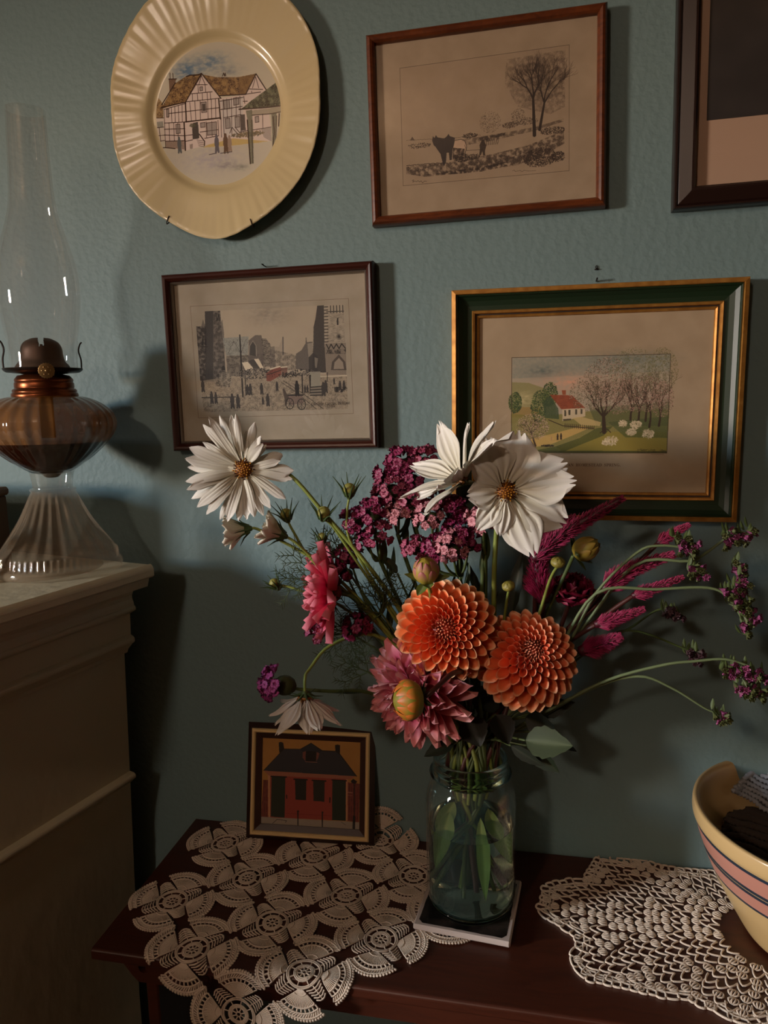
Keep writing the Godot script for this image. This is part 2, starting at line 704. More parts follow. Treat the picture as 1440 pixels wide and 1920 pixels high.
	func branch(p: Vector2, ang: float, long: float, wide: float, depth: int, col: Color, a: float) -> void:
		var q := p + Vector2(cos(ang), sin(ang)) * long
		var mid := (p + q) / 2.0 + Vector2(rng.randf_range(-1, 1), rng.randf_range(-1, 1)) * long * 0.06
		stroke(p, mid, wide, wide * 0.85, col, a)
		stroke(mid, q, wide * 0.85, wide * 0.66, col, a)
		if depth <= 0:
			return
		var n := 2 if rng.randf() < 0.55 else 3
		for i in n:
			var turn := rng.randf_range(-0.62, 0.62)
			var up := lerp_angle(ang + turn, -PI / 2.0, 0.15)
			branch(q if i < 2 else mid, up, long * rng.randf_range(0.62, 0.86), wide * 0.62, depth - 1, col, a * 0.94)

	func figure(foot: Vector2, high: float, col: Color) -> void:
		var p := foot * Vector2(w, h)
		var s := high * h
		stroke(p + Vector2(-s * 0.08, 0), p + Vector2(0, -s * 0.5), s * 0.12, s * 0.2, col, 0.9)
		stroke(p + Vector2(s * 0.1, 0), p + Vector2(0, -s * 0.5), s * 0.12, s * 0.2, col, 0.9)
		stroke(p + Vector2(0, -s * 0.45), p + Vector2(0, -s * 0.74), s * 0.3, s * 0.26, col, 0.9)
		stroke(p + Vector2(0, -s * 0.86), p + Vector2(0, -s * 0.96), s * 0.16, s * 0.15, col, 0.9)

	func box(p: PackedVector2Array, wide: float, col: Color, a := 1.0) -> void:
		var q := p.duplicate()
		q.append(p[0])
		line(q, wide, col, a)

func paper(w: int, h: int, a: Color, b: Color, sd: int) -> Canvas:
	var c := Canvas.new(w, h, a, sd)
	for y in h:
		for x in w:
			var k := 0.5 + 0.9 * c.f.get_noise_2d(x * 0.35, y * 0.35)
			c.im.set_pixel(x, y, a.lerp(b, clampf(k, 0.0, 1.0)))
	return c

# an etching of a team of horses ploughing below two bare trees
func ploughing_etching() -> Image:
	var c := paper(900, 700, C(164, 144, 120), C(154, 134, 110), 11)
	var ink := C(38, 26, 20)
	c.box(PackedVector2Array([Vector2(0.113, 0.146), Vector2(0.880, 0.137), Vector2(0.881, 0.832), Vector2(0.113, 0.828)]), 1.6, ink, 0.55)
	c.poly(PackedVector2Array([Vector2(0.113, 0.146), Vector2(0.880, 0.137), Vector2(0.881, 0.832), Vector2(0.113, 0.828)]), C(150, 122, 100), 0.12)
	# sky behind the trees
	c.hatch(PackedVector2Array([Vector2(0.604, 0.172), Vector2(0.863, 0.162), Vector2(0.862, 0.472), Vector2(0.799, 0.504), Vector2(0.652, 0.443), Vector2(0.595, 0.302)]), 62, 4.0, 0.9, ink, 0.34, 14.0)
	c.hatch(PackedVector2Array([Vector2(0.653, 0.210), Vector2(0.863, 0.202), Vector2(0.862, 0.432), Vector2(0.685, 0.417)]), -40, 5.0, 0.8, ink, 0.28, 14.0)
	c.wash(Vector2(0.742, 0.304), 0.17, 0.26, ink, 0.30)
	# the trees
	for t in [[Vector2(0.727, 0.612), Vector2(0.722, 0.412), 11.0, -1.62], [Vector2(0.750, 0.584), Vector2(0.771, 0.439), 9.0, -1.40]]:
		var p: Vector2 = t[0] * Vector2(900, 700)
		var q: Vector2 = t[1] * Vector2(900, 700)
		c.stroke(p, q, t[2] * 1.25, t[2] * 0.8, ink, 0.92)
		for k in 3:
			c.branch(q, t[3] + (k - 1) * 0.42, 52.0, t[2] * 0.6, 5, ink, 0.85)
	# hedges and far bushes
	c.strew(Vector2(0.656, 0.494), 0.034, 0.04, 260, 1.0, 3.0, [ink], 0.25)
	c.strew(Vector2(0.527, 0.512), 0.05, 0.06, 420, 1.0, 3.0, [ink], 0.22)
	for k in 9:
		var x := 715.0 + k * 9.0
		c.branch(Vector2(0.495 + 0.008 * k, 0.64) * Vector2(900, 700), -1.57 + (k - 4) * 0.08, 13, 2.2, 2, ink, 0.7)
	c.hatch(PackedVector2Array([Vector2(0.476, 0.594), Vector2(0.597, 0.579), Vector2(0.593, 0.594), Vector2(0.484, 0.618)]), 0, 3.0, 1.0, ink, 0.6)
	c.strew(Vector2(0.618, 0.540), 0.04, 0.016, 200, 1.0, 3.0, [ink], 0.5)
	c.strew(Vector2(0.693, 0.530), 0.05, 0.02, 220, 1.0, 3.0, [ink], 0.4)
	c.strew(Vector2(0.434, 0.576), 0.035, 0.014, 180, 1.0, 3.4, [ink], 0.6)
	c.hatch(PackedVector2Array([Vector2(0.366, 0.595), Vector2(0.601, 0.579), Vector2(0.734, 0.565), Vector2(0.856, 0.537), Vector2(0.856, 0.553), Vector2(0.733, 0.587), Vector2(0.484, 0.626), Vector2(0.374, 0.627)]), -6, 3.4, 1.0, ink, 0.5)
	c.strew(Vector2(0.807, 0.597), 0.055, 0.022, 300, 1.2, 3.4, [ink], 0.55)
	c.strew(Vector2(0.195, 0.603), 0.055, 0.016, 180, 1.2, 3.2, [ink], 0.5)
	c.line(PackedVector2Array([Vector2(0.135, 0.564), Vector2(0.247, 0.571), Vector2(0.366, 0.579), Vector2(0.484, 0.579)]), 1.4, ink, 0.5, 2.0)
	c.poly(PackedVector2Array([Vector2(0.152, 0.566), Vector2(0.163, 0.546), Vector2(0.175, 0.569)]), ink, 0.6)
	# ploughed ground
	c.hatch(PackedVector2Array([Vector2(0.131, 0.718), Vector2(0.330, 0.716), Vector2(0.534, 0.695), Vector2(0.700, 0.665), Vector2(0.856, 0.604), Vector2(0.860, 0.676), Vector2(0.733, 0.753), Vector2(0.482, 0.789), Vector2(0.217, 0.787), Vector2(0.130, 0.760)]), -18, 4.2, 1.3, ink, 0.62, 8.0)
	c.hatch(PackedVector2Array([Vector2(0.364, 0.737), Vector2(0.550, 0.708), Vector2(0.733, 0.701), Vector2(0.815, 0.712), Vector2(0.650, 0.773), Vector2(0.431, 0.788)]), 60, 5.0, 1.1, ink, 0.45, 8.0)
	c.hatch(PackedVector2Array([Vector2(0.217, 0.777), Vector2(0.482, 0.762), Vector2(0.634, 0.740), Vector2(0.617, 0.769), Vector2(0.397, 0.789)]), -8, 3.0, 1.2, ink, 0.7, 6.0)
	c.line(PackedVector2Array([Vector2(0.131, 0.712), Vector2(0.244, 0.713), Vector2(0.330, 0.720)]), 2.4, ink, 0.75, 3.0)
	# dark bush in the near corner
	c.strew(Vector2(0.750, 0.739), 0.075, 0.055, 900, 1.4, 4.2, [ink, C(60, 44, 34)], 0.6)
	c.strew(Vector2(0.832, 0.745), 0.03, 0.03, 260, 1.4, 3.6, [ink], 0.6)
	# horses
	c.poly(PackedVector2Array([Vector2(0.257, 0.580), Vector2(0.261, 0.556), Vector2(0.268, 0.568), Vector2(0.275, 0.552), Vector2(0.283, 0.566), Vector2(0.314, 0.577), Vector2(0.328, 0.563), Vector2(0.334, 0.552), Vector2(0.341, 0.567), Vector2(0.363, 0.578), Vector2(0.362, 0.618), Vector2(0.353, 0.640), Vector2(0.347, 0.705), Vector2(0.337, 0.704), Vector2(0.334, 0.661), Vector2(0.324, 0.660), Vector2(0.320, 0.712), Vector2(0.309, 0.740), Vector2(0.303, 0.710), Vector2(0.295, 0.664), Vector2(0.273, 0.621), Vector2(0.263, 0.607)]), C(30, 24, 26), 0.95, 0.12)
	c.poly(PackedVector2Array([Vector2(0.363, 0.594), Vector2(0.392, 0.591), Vector2(0.410, 0.604), Vector2(0.416, 0.633), Vector2(0.409, 0.658), Vector2(0.390, 0.662), Vector2(0.365, 0.652), Vector2(0.355, 0.635)]), C(190, 160, 134), 0.9)
	c.hatch(PackedVector2Array([Vector2(0.355, 0.635), Vector2(0.409, 0.648), Vector2(0.398, 0.709), Vector2(0.351, 0.716)]), 80, 4.0, 1.4, ink, 0.85, 4.0)
	c.line(PackedVector2Array([Vector2(0.363, 0.594), Vector2(0.392, 0.591), Vector2(0.410, 0.604), Vector2(0.418, 0.638), Vector2(0.409, 0.679), Vector2(0.420, 0.702)]), 2.0, ink, 0.8)
	c.line(PackedVector2Array([Vector2(0.408, 0.626), Vector2(0.418, 0.659), Vector2(0.475, 0.662), Vector2(0.494, 0.659)]), 1.6, ink, 0.7)
	c.strew(Vector2(0.398, 0.699), 0.035, 0.025, 260, 1.4, 3.4, [ink], 0.75)
	c.strew(Vector2(0.449, 0.700), 0.03, 0.016, 160, 1.4, 3.0, [ink], 0.7)
	# ploughman
	c.poly(PackedVector2Array([Vector2(0.484, 0.618), Vector2(0.491, 0.606), Vector2(0.499, 0.609), Vector2(0.502, 0.624), Vector2(0.509, 0.642), Vector2(0.502, 0.670), Vector2(0.503, 0.698), Vector2(0.493, 0.696), Vector2(0.490, 0.671), Vector2(0.483, 0.695), Vector2(0.475, 0.692), Vector2(0.479, 0.657), Vector2(0.477, 0.636)]), ink, 0.92, 0.1)
	# title and signature, as pencil scrawls
	c.line(PackedVector2Array([Vector2(0.157, 0.802), Vector2(0.164, 0.799), Vector2(0.160, 0.812), Vector2(0.169, 0.806), Vector2(0.178, 0.811), Vector2(0.185, 0.806), Vector2(0.192, 0.814), Vector2(0.200, 0.809), Vector2(0.207, 0.822), Vector2(0.216, 0.812), Vector2(0.226, 0.815)]), 1.5, ink, 0.7)
	c.line(PackedVector2Array([Vector2(0.627, 0.802), Vector2(0.635, 0.798), Vector2(0.640, 0.807), Vector2(0.662, 0.804), Vector2(0.671, 0.812), Vector2(0.679, 0.805), Vector2(0.700, 0.812), Vector2(0.733, 0.813)]), 1.3, ink, 0.6)
	return c.im

# a street of churches, trams and carts, in grey wash and pen
func street_print() -> Image:
	var c := paper(860, 740, C(162, 151, 134), C(152, 141, 122), 21)
	var ink := C(26, 24, 24)
	var grey := C(86, 82, 78)
	c.box(PackedVector2Array([Vector2(0.085, 0.138), Vector2(0.914, 0.147), Vector2(0.919, 0.845), Vector2(0.089, 0.848)]), 1.4, C(90, 66, 50), 0.8)
	c.poly(PackedVector2Array([Vector2(0.110, 0.265), Vector2(0.153, 0.268), Vector2(0.160, 0.174), Vector2(0.245, 0.176), Vector2(0.755, 0.178), Vector2(0.890, 0.180), Vector2(0.892, 0.815), Vector2(0.120, 0.812)]), C(176, 160, 138), 0.55)
	c.wash(Vector2(0.495, 0.213), 0.2, 0.12, grey, 0.3)
	# far town
	c.poly(PackedVector2Array([Vector2(0.503, 0.414), Vector2(0.547, 0.416), Vector2(0.569, 0.360), Vector2(0.570, 0.461), Vector2(0.601, 0.470), Vector2(0.644, 0.479), Vector2(0.640, 0.566), Vector2(0.496, 0.559)]), C(150, 138, 122), 0.9, 0.25)
	c.line(PackedVector2Array([Vector2(0.571, 0.359), Vector2(0.567, 0.468)]), 5.0, grey, 0.8)
	c.poly(PackedVector2Array([Vector2(0.500, 0.414), Vector2(0.524, 0.412), Vector2(0.525, 0.546), Vector2(0.496, 0.552)]), C(104, 96, 88), 0.9, 0.25)
	c.hatch(PackedVector2Array([Vector2(0.503, 0.429), Vector2(0.635, 0.471), Vector2(0.631, 0.565), Vector2(0.496, 0.559)]), 90, 5.0, 1.1, ink, 0.45)
	# left church
	c.poly(PackedVector2Array([Vector2(0.110, 0.265), Vector2(0.137, 0.267), Vector2(0.150, 0.223), Vector2(0.159, 0.265), Vector2(0.162, 0.174), Vector2(0.245, 0.176), Vector2(0.244, 0.254), Vector2(0.254, 0.230), Vector2(0.259, 0.314), Vector2(0.256, 0.453), Vector2(0.256, 0.594), Vector2(0.185, 0.621), Vector2(0.113, 0.618)]), C(92, 86, 80), 0.95, 0.2)
	c.poly(PackedVector2Array([Vector2(0.162, 0.174), Vector2(0.208, 0.175), Vector2(0.185, 0.613), Vector2(0.143, 0.612)]), C(44, 42, 42), 0.92, 0.15)
	c.hatch(PackedVector2Array([Vector2(0.209, 0.175), Vector2(0.245, 0.176), Vector2(0.252, 0.453), Vector2(0.255, 0.594), Vector2(0.186, 0.613)]), 90, 4.0, 1.1, ink, 0.6)
	c.hatch(PackedVector2Array([Vector2(0.110, 0.265), Vector2(0.166, 0.269), Vector2(0.143, 0.612), Vector2(0.113, 0.610)]), 88, 4.0, 1.2, ink, 0.7)
	c.hatch(PackedVector2Array([Vector2(0.110, 0.265), Vector2(0.166, 0.269), Vector2(0.143, 0.612), Vector2(0.113, 0.610)]), 0, 7.0, 1.2, ink, 0.5)
	c.line(PackedVector2Array([Vector2(0.222, 0.188), Vector2(0.225, 0.239), Vector2(0.236, 0.196), Vector2(0.237, 0.240)]), 3.0, ink, 0.8)
	c.poly(PackedVector2Array([Vector2(0.132, 0.384), Vector2(0.137, 0.347), Vector2(0.142, 0.335), Vector2(0.146, 0.347), Vector2(0.143, 0.384)]), ink, 0.9)
	c.poly(PackedVector2Array([Vector2(0.149, 0.385), Vector2(0.153, 0.348), Vector2(0.158, 0.336), Vector2(0.162, 0.348), Vector2(0.160, 0.385)]), ink, 0.9)
	c.line(PackedVector2Array([Vector2(0.122, 0.394), Vector2(0.164, 0.396)]), 3.0, ink, 0.8)
	# nave with a pale roof
	c.poly(PackedVector2Array([Vector2(0.249, 0.346), Vector2(0.390, 0.343), Vector2(0.380, 0.459), Vector2(0.263, 0.457)]), C(138, 140, 132), 0.95, 0.12)
	c.line(PackedVector2Array([Vector2(0.272, 0.450), Vector2(0.309, 0.367), Vector2(0.343, 0.450), Vector2(0.373, 0.364)]), 2.2, grey, 0.6, 3.0)
	c.hatch(PackedVector2Array([Vector2(0.249, 0.346), Vector2(0.390, 0.343), Vector2(0.380, 0.459), Vector2(0.263, 0.457)]), 62, 9.0, 1.0, ink, 0.35, 10.0)
	c.poly(PackedVector2Array([Vector2(0.263, 0.459), Vector2(0.384, 0.459), Vector2(0.386, 0.584), Vector2(0.263, 0.587)]), C(98, 92, 84), 0.95, 0.3)
	c.hatch(PackedVector2Array([Vector2(0.263, 0.459), Vector2(0.470, 0.456), Vector2(0.475, 0.595), Vector2(0.263, 0.590)]), 0, 5.0, 1.1, ink, 0.5)
	c.poly(PackedVector2Array([Vector2(0.233, 0.548), Vector2(0.237, 0.526), Vector2(0.245, 0.516), Vector2(0.252, 0.528), Vector2(0.254, 0.549)]), ink, 0.85)
	c.poly(PackedVector2Array([Vector2(0.389, 0.368), Vector2(0.425, 0.338), Vector2(0.458, 0.339), Vector2(0.470, 0.441), Vector2(0.460, 0.536), Vector2(0.380, 0.525)]), C(78, 72, 68), 0.95, 0.22)
	c.poly(PackedVector2Array([Vector2(0.390, 0.459), Vector2(0.395, 0.401), Vector2(0.411, 0.374), Vector2(0.424, 0.403), Vector2(0.422, 0.468)]), C(52, 50, 48), 0.9, 0.15)
	c.line(PackedVector2Array([Vector2(0.386, 0.466), Vector2(0.393, 0.403), Vector2(0.411, 0.372), Vector2(0.427, 0.403), Vector2(0.426, 0.468)]), 2.4, C(150, 140, 126), 0.7)
	c.poly(PackedVector2Array([Vector2(0.457, 0.361), Vector2(0.481, 0.362), Vector2(0.504, 0.400), Vector2(0.497, 0.538), Vector2(0.465, 0.536)]), C(112, 104, 94), 0.95, 0.25)
	c.hatch(PackedVector2Array([Vector2(0.457, 0.361), Vector2(0.481, 0.362), Vector2(0.504, 0.400), Vector2(0.497, 0.538), Vector2(0.465, 0.536)]), 0, 7.0, 1.3, ink, 0.55)
	# right church tower
	c.poly(PackedVector2Array([Vector2(0.755, 0.178), Vector2(0.789, 0.179), Vector2(0.784, 0.415), Vector2(0.787, 0.587), Vector2(0.713, 0.583), Vector2(0.727, 0.412), Vector2(0.732, 0.305), Vector2(0.743, 0.257)]), C(40, 38, 38), 0.95, 0.12)
	c.poly(PackedVector2Array([Vector2(0.789, 0.179), Vector2(0.890, 0.180), Vector2(0.891, 0.410), Vector2(0.785, 0.409)]), C(162, 150, 132), 0.95, 0.1)
	c.hatch(PackedVector2Array([Vector2(0.813, 0.219), Vector2(0.888, 0.221), Vector2(0.891, 0.410), Vector2(0.794, 0.408)]), 0, 6.0, 0.8, ink, 0.4, 2.0)
	for k in 12:
		var q := (Vector2(0.791, 0.189)).lerp(Vector2(0.786, 0.400), k / 11.0)
		c.line(PackedVector2Array([q, q + Vector2(0.017, 0.0)]), 5.0, C(70, 64, 58), 0.7)
	c.line(PackedVector2Array([Vector2(0.801, 0.218), Vector2(0.888, 0.220)]), 3.0, ink, 0.8)
	for k in 5:
		var q := (Vector2(0.822, 0.184)).lerp(Vector2(0.884, 0.185), k / 4.0)
		c.line(PackedVector2Array([q, q + Vector2(0.0, 0.042)]), 4.0, C(60, 56, 52), 0.8)
	c.poly(PackedVector2Array([Vector2(0.851, 0.302), Vector2(0.852, 0.260), Vector2(0.860, 0.257), Vector2(0.859, 0.302)]), ink, 0.9)
	c.wash(Vector2(0.860, 0.371), 0.02, 0.025, ink, 1.6)
	c.poly(PackedVector2Array([Vector2(0.785, 0.409), Vector2(0.893, 0.410), Vector2(0.891, 0.605), Vector2(0.786, 0.601)]), C(110, 100, 90), 0.9, 0.22)
	c.line(PackedVector2Array([Vector2(0.794, 0.415), Vector2(0.805, 0.444), Vector2(0.818, 0.415), Vector2(0.830, 0.444), Vector2(0.845, 0.415), Vector2(0.858, 0.444), Vector2(0.872, 0.415), Vector2(0.890, 0.444)]), 4.0, ink, 0.8)
	c.hatch(PackedVector2Array([Vector2(0.792, 0.447), Vector2(0.892, 0.449), Vector2(0.891, 0.477), Vector2(0.791, 0.473)]), 90, 6.0, 1.6, ink, 0.8)
	c.poly(PackedVector2Array([Vector2(0.812, 0.573), Vector2(0.819, 0.523), Vector2(0.855, 0.479), Vector2(0.887, 0.526), Vector2(0.891, 0.577)]), C(70, 62, 56), 0.9)
	c.poly(PackedVector2Array([Vector2(0.826, 0.567), Vector2(0.832, 0.527), Vector2(0.855, 0.500), Vector2(0.875, 0.529), Vector2(0.879, 0.569)]), C(150, 138, 122), 0.9)
	# right row of houses
	c.poly(PackedVector2Array([Vector2(0.635, 0.464), Vector2(0.664, 0.444), Vector2(0.687, 0.402), Vector2(0.689, 0.367), Vector2(0.693, 0.367), Vector2(0.694, 0.396), Vector2(0.724, 0.394), Vector2(0.717, 0.576), Vector2(0.631, 0.558)]), C(70, 66, 64), 0.95, 0.22)
	c.poly(PackedVector2Array([Vector2(0.696, 0.404), Vector2(0.724, 0.401), Vector2(0.718, 0.483), Vector2(0.699, 0.489)]), C(150, 140, 124), 0.8)
	c.poly(PackedVector2Array([Vector2(0.700, 0.489), Vector2(0.725, 0.461), Vector2(0.748, 0.491), Vector2(0.744, 0.577), Vector2(0.699, 0.576)]), C(48, 46, 46), 0.9, 0.12)
	c.poly(PackedVector2Array([Vector2(0.730, 0.490), Vector2(0.748, 0.498), Vector2(0.740, 0.556), Vector2(0.731, 0.555)]), C(140, 132, 118), 0.7)
	# street
	c.poly(PackedVector2Array([Vector2(0.113, 0.610), Vector2(0.256, 0.594), Vector2(0.475, 0.588), Vector2(0.627, 0.580), Vector2(0.892, 0.612), Vector2(0.892, 0.815), Vector2(0.120, 0.812)]), C(150, 136, 116), 0.9, 0.22)
	c.hatch(PackedVector2Array([Vector2(0.117, 0.611), Vector2(0.475, 0.595), Vector2(0.892, 0.612), Vector2(0.892, 0.815), Vector2(0.120, 0.812)]), -12, 7.0, 0.9, ink, 0.4, 12.0)
	c.hatch(PackedVector2Array([Vector2(0.123, 0.717), Vector2(0.498, 0.633), Vector2(0.686, 0.655), Vector2(0.894, 0.742), Vector2(0.803, 0.816), Vector2(0.120, 0.812)]), 28, 9.0, 0.8, ink, 0.3, 12.0)
	c.line(PackedVector2Array([Vector2(0.549, 0.635), Vector2(0.621, 0.697), Vector2(0.729, 0.811)]), 2.0, ink, 0.8)
	c.line(PackedVector2Array([Vector2(0.562, 0.628), Vector2(0.646, 0.697), Vector2(0.766, 0.812)]), 2.0, ink, 0.8)
	c.line(PackedVector2Array([Vector2(0.116, 0.718), Vector2(0.301, 0.720)]), 4.0, ink, 0.7)
	c.poly(PackedVector2Array([Vector2(0.219, 0.566), Vector2(0.265, 0.557), Vector2(0.285, 0.595), Vector2(0.282, 0.647), Vector2(0.259, 0.657), Vector2(0.220, 0.652)]), C(150, 140, 124), 0.9, 0.1)
	c.hatch(PackedVector2Array([Vector2(0.195, 0.576), Vector2(0.265, 0.557), Vector2(0.285, 0.595), Vector2(0.272, 0.658), Vector2(0.196, 0.655)]), 4, 6.0, 1.2, ink, 0.6, 4.0)
	# pole, awnings, stalls
	c.line(PackedVector2Array([Vector2(0.343, 0.333), Vector2(0.341, 0.720)]), 6.0, ink, 0.92)
	c.line(PackedVector2Array([Vector2(0.360, 0.576), Vector2(0.358, 0.710)]), 3.5, ink, 0.9)
	c.poly(PackedVector2Array([Vector2(0.346, 0.505), Vector2(0.378, 0.501), Vector2(0.409, 0.548), Vector2(0.365, 0.558)]), C(206, 192, 168), 1.0)
	c.poly(PackedVector2Array([Vector2(0.412, 0.486), Vector2(0.436, 0.484), Vector2(0.461, 0.543), Vector2(0.443, 0.547)]), C(206, 192, 168), 1.0)
	c.poly(PackedVector2Array([Vector2(0.382, 0.496), Vector2(0.412, 0.486), Vector2(0.443, 0.547), Vector2(0.409, 0.550)]), C(62, 58, 54), 0.9)
	c.strew(Vector2(0.419, 0.578), 0.11, 0.035, 380, 2.0, 6.0, [ink, grey, C(120, 110, 98)], 0.7)
	# trams
	c.poly(PackedVector2Array([Vector2(0.473, 0.577), Vector2(0.502, 0.556), Vector2(0.554, 0.540), Vector2(0.554, 0.591), Vector2(0.492, 0.629), Vector2(0.473, 0.625)]), C(112, 48, 38), 0.9, 0.15)
	c.line(PackedVector2Array([Vector2(0.496, 0.552), Vector2(0.547, 0.538)]), 6.0, C(206, 192, 168), 0.9)
	c.line(PackedVector2Array([Vector2(0.475, 0.588), Vector2(0.553, 0.562)]), 3.0, ink, 0.7)
	c.poly(PackedVector2Array([Vector2(0.552, 0.544), Vector2(0.586, 0.542), Vector2(0.584, 0.592), Vector2(0.557, 0.599)]), C(96, 60, 50), 0.85, 0.15)
	c.line(PackedVector2Array([Vector2(0.553, 0.544), Vector2(0.585, 0.542)]), 5.0, C(206, 192, 168), 0.9)
	c.strew(Vector2(0.595, 0.593), 0.06, 0.015, 90, 2.0, 5.0, [ink], 0.7)
	c.strew(Vector2(0.664, 0.581), 0.07, 0.02, 160, 2.0, 5.0, [ink, grey], 0.7)
	c.line(PackedVector2Array([Vector2(0.755, 0.610), Vector2(0.892, 0.611)]), 3.5, C(196, 184, 160), 0.9)
	# plinth
	c.poly(PackedVector2Array([Vector2(0.701, 0.579), Vector2(0.757, 0.578), Vector2(0.754, 0.672), Vector2(0.703, 0.674)]), C(140, 136, 122), 1.0, 0.08)
	c.poly(PackedVector2Array([Vector2(0.698, 0.597), Vector2(0.708, 0.598), Vector2(0.703, 0.714), Vector2(0.697, 0.714)]), ink, 0.85)
	c.poly(PackedVector2Array([Vector2(0.703, 0.674), Vector2(0.762, 0.669), Vector2(0.764, 0.727), Vector2(0.699, 0.727)]), C(120, 112, 100), 1.0)
	for k in 4:
		c.line(PackedVector2Array([(Vector2(0.703, 0.674)).lerp(Vector2(0.700, 0.725), k / 3.0), (Vector2(0.762, 0.671)).lerp(Vector2(0.764, 0.725), k / 3.0)]), 4.0, ink, 0.8)
	c.line(PackedVector2Array([Vector2(0.662, 0.596), Vector2(0.660, 0.705)]), 5.0, ink, 0.9)
	c.line(PackedVector2Array([Vector2(0.794, 0.587), Vector2(0.790, 0.644)]), 3.0, ink, 0.8)
	# passers-by
	for p in [[Vector2(0.282, 0.790), 0.145], [Vector2(0.313, 0.789), 0.135], [Vector2(0.444, 0.707), 0.11], [Vector2(0.384, 0.709), 0.11], [Vector2(0.368, 0.707), 0.1], [Vector2(0.527, 0.689), 0.09], [Vector2(0.474, 0.782), 0.12], [Vector2(0.448, 0.772), 0.075], [Vector2(0.170, 0.756), 0.12], [Vector2(0.193, 0.756), 0.11], [Vector2(0.125, 0.679), 0.12], [Vector2(0.674, 0.706), 0.07], [Vector2(0.687, 0.706), 0.07], [Vector2(0.769, 0.727), 0.13], [Vector2(0.782, 0.710), 0.12], [Vector2(0.826, 0.660), 0.06], [Vector2(0.856, 0.698), 0.09], [Vector2(0.876, 0.697), 0.09]]:
		c.figure(p[0], p[1] * 0.62, C(52, 48, 46))
	c.hatch(PackedVector2Array([Vector2(0.814, 0.678), Vector2(0.893, 0.677), Vector2(0.889, 0.713), Vector2(0.831, 0.711)]), 10, 5.0, 2.0, ink, 0.8)
	# horse and cart
	c.poly(PackedVector2Array([Vector2(0.576, 0.721), Vector2(0.658, 0.724), Vector2(0.663, 0.772), Vector2(0.599, 0.781), Vector2(0.574, 0.747)]), C(110, 92, 84), 0.95, 0.1)
	c.line(PackedVector2Array([Vector2(0.580, 0.719), Vector2(0.661, 0.721)]), 6.0, ink, 0.85)
	c.poly(PackedVector2Array([Vector2(0.556, 0.683), Vector2(0.563, 0.674), Vector2(0.577, 0.710), Vector2(0.588, 0.732), Vector2(0.579, 0.754), Vector2(0.571, 0.787), Vector2(0.566, 0.787), Vector2(0.564, 0.746)]), C(70, 60, 54), 0.95)
	for q in [Vector2(0.590, 0.773), Vector2(0.652, 0.779)]:
		for k in 16:
			var a := TAU * k / 16.0
			var o := Vector2(cos(a) * 0.021, sin(a) * 0.034)
			var o2 := Vector2(cos(a + TAU / 16.0) * 0.021, sin(a + TAU / 16.0) * 0.034)
			c.line(PackedVector2Array([q + o, q + o2]), 3.0, ink, 0.9)
			if k % 2 == 0:
				c.line(PackedVector2Array([q, q + o]), 1.4, ink, 0.8)
	c.figure(Vector2(0.632, 0.723), 0.09, ink)
	c.line(PackedVector2Array([Vector2(0.625, 0.686), Vector2(0.609, 0.703), Vector2(0.583, 0.710)]), 1.6, ink, 0.8)
	return c.im

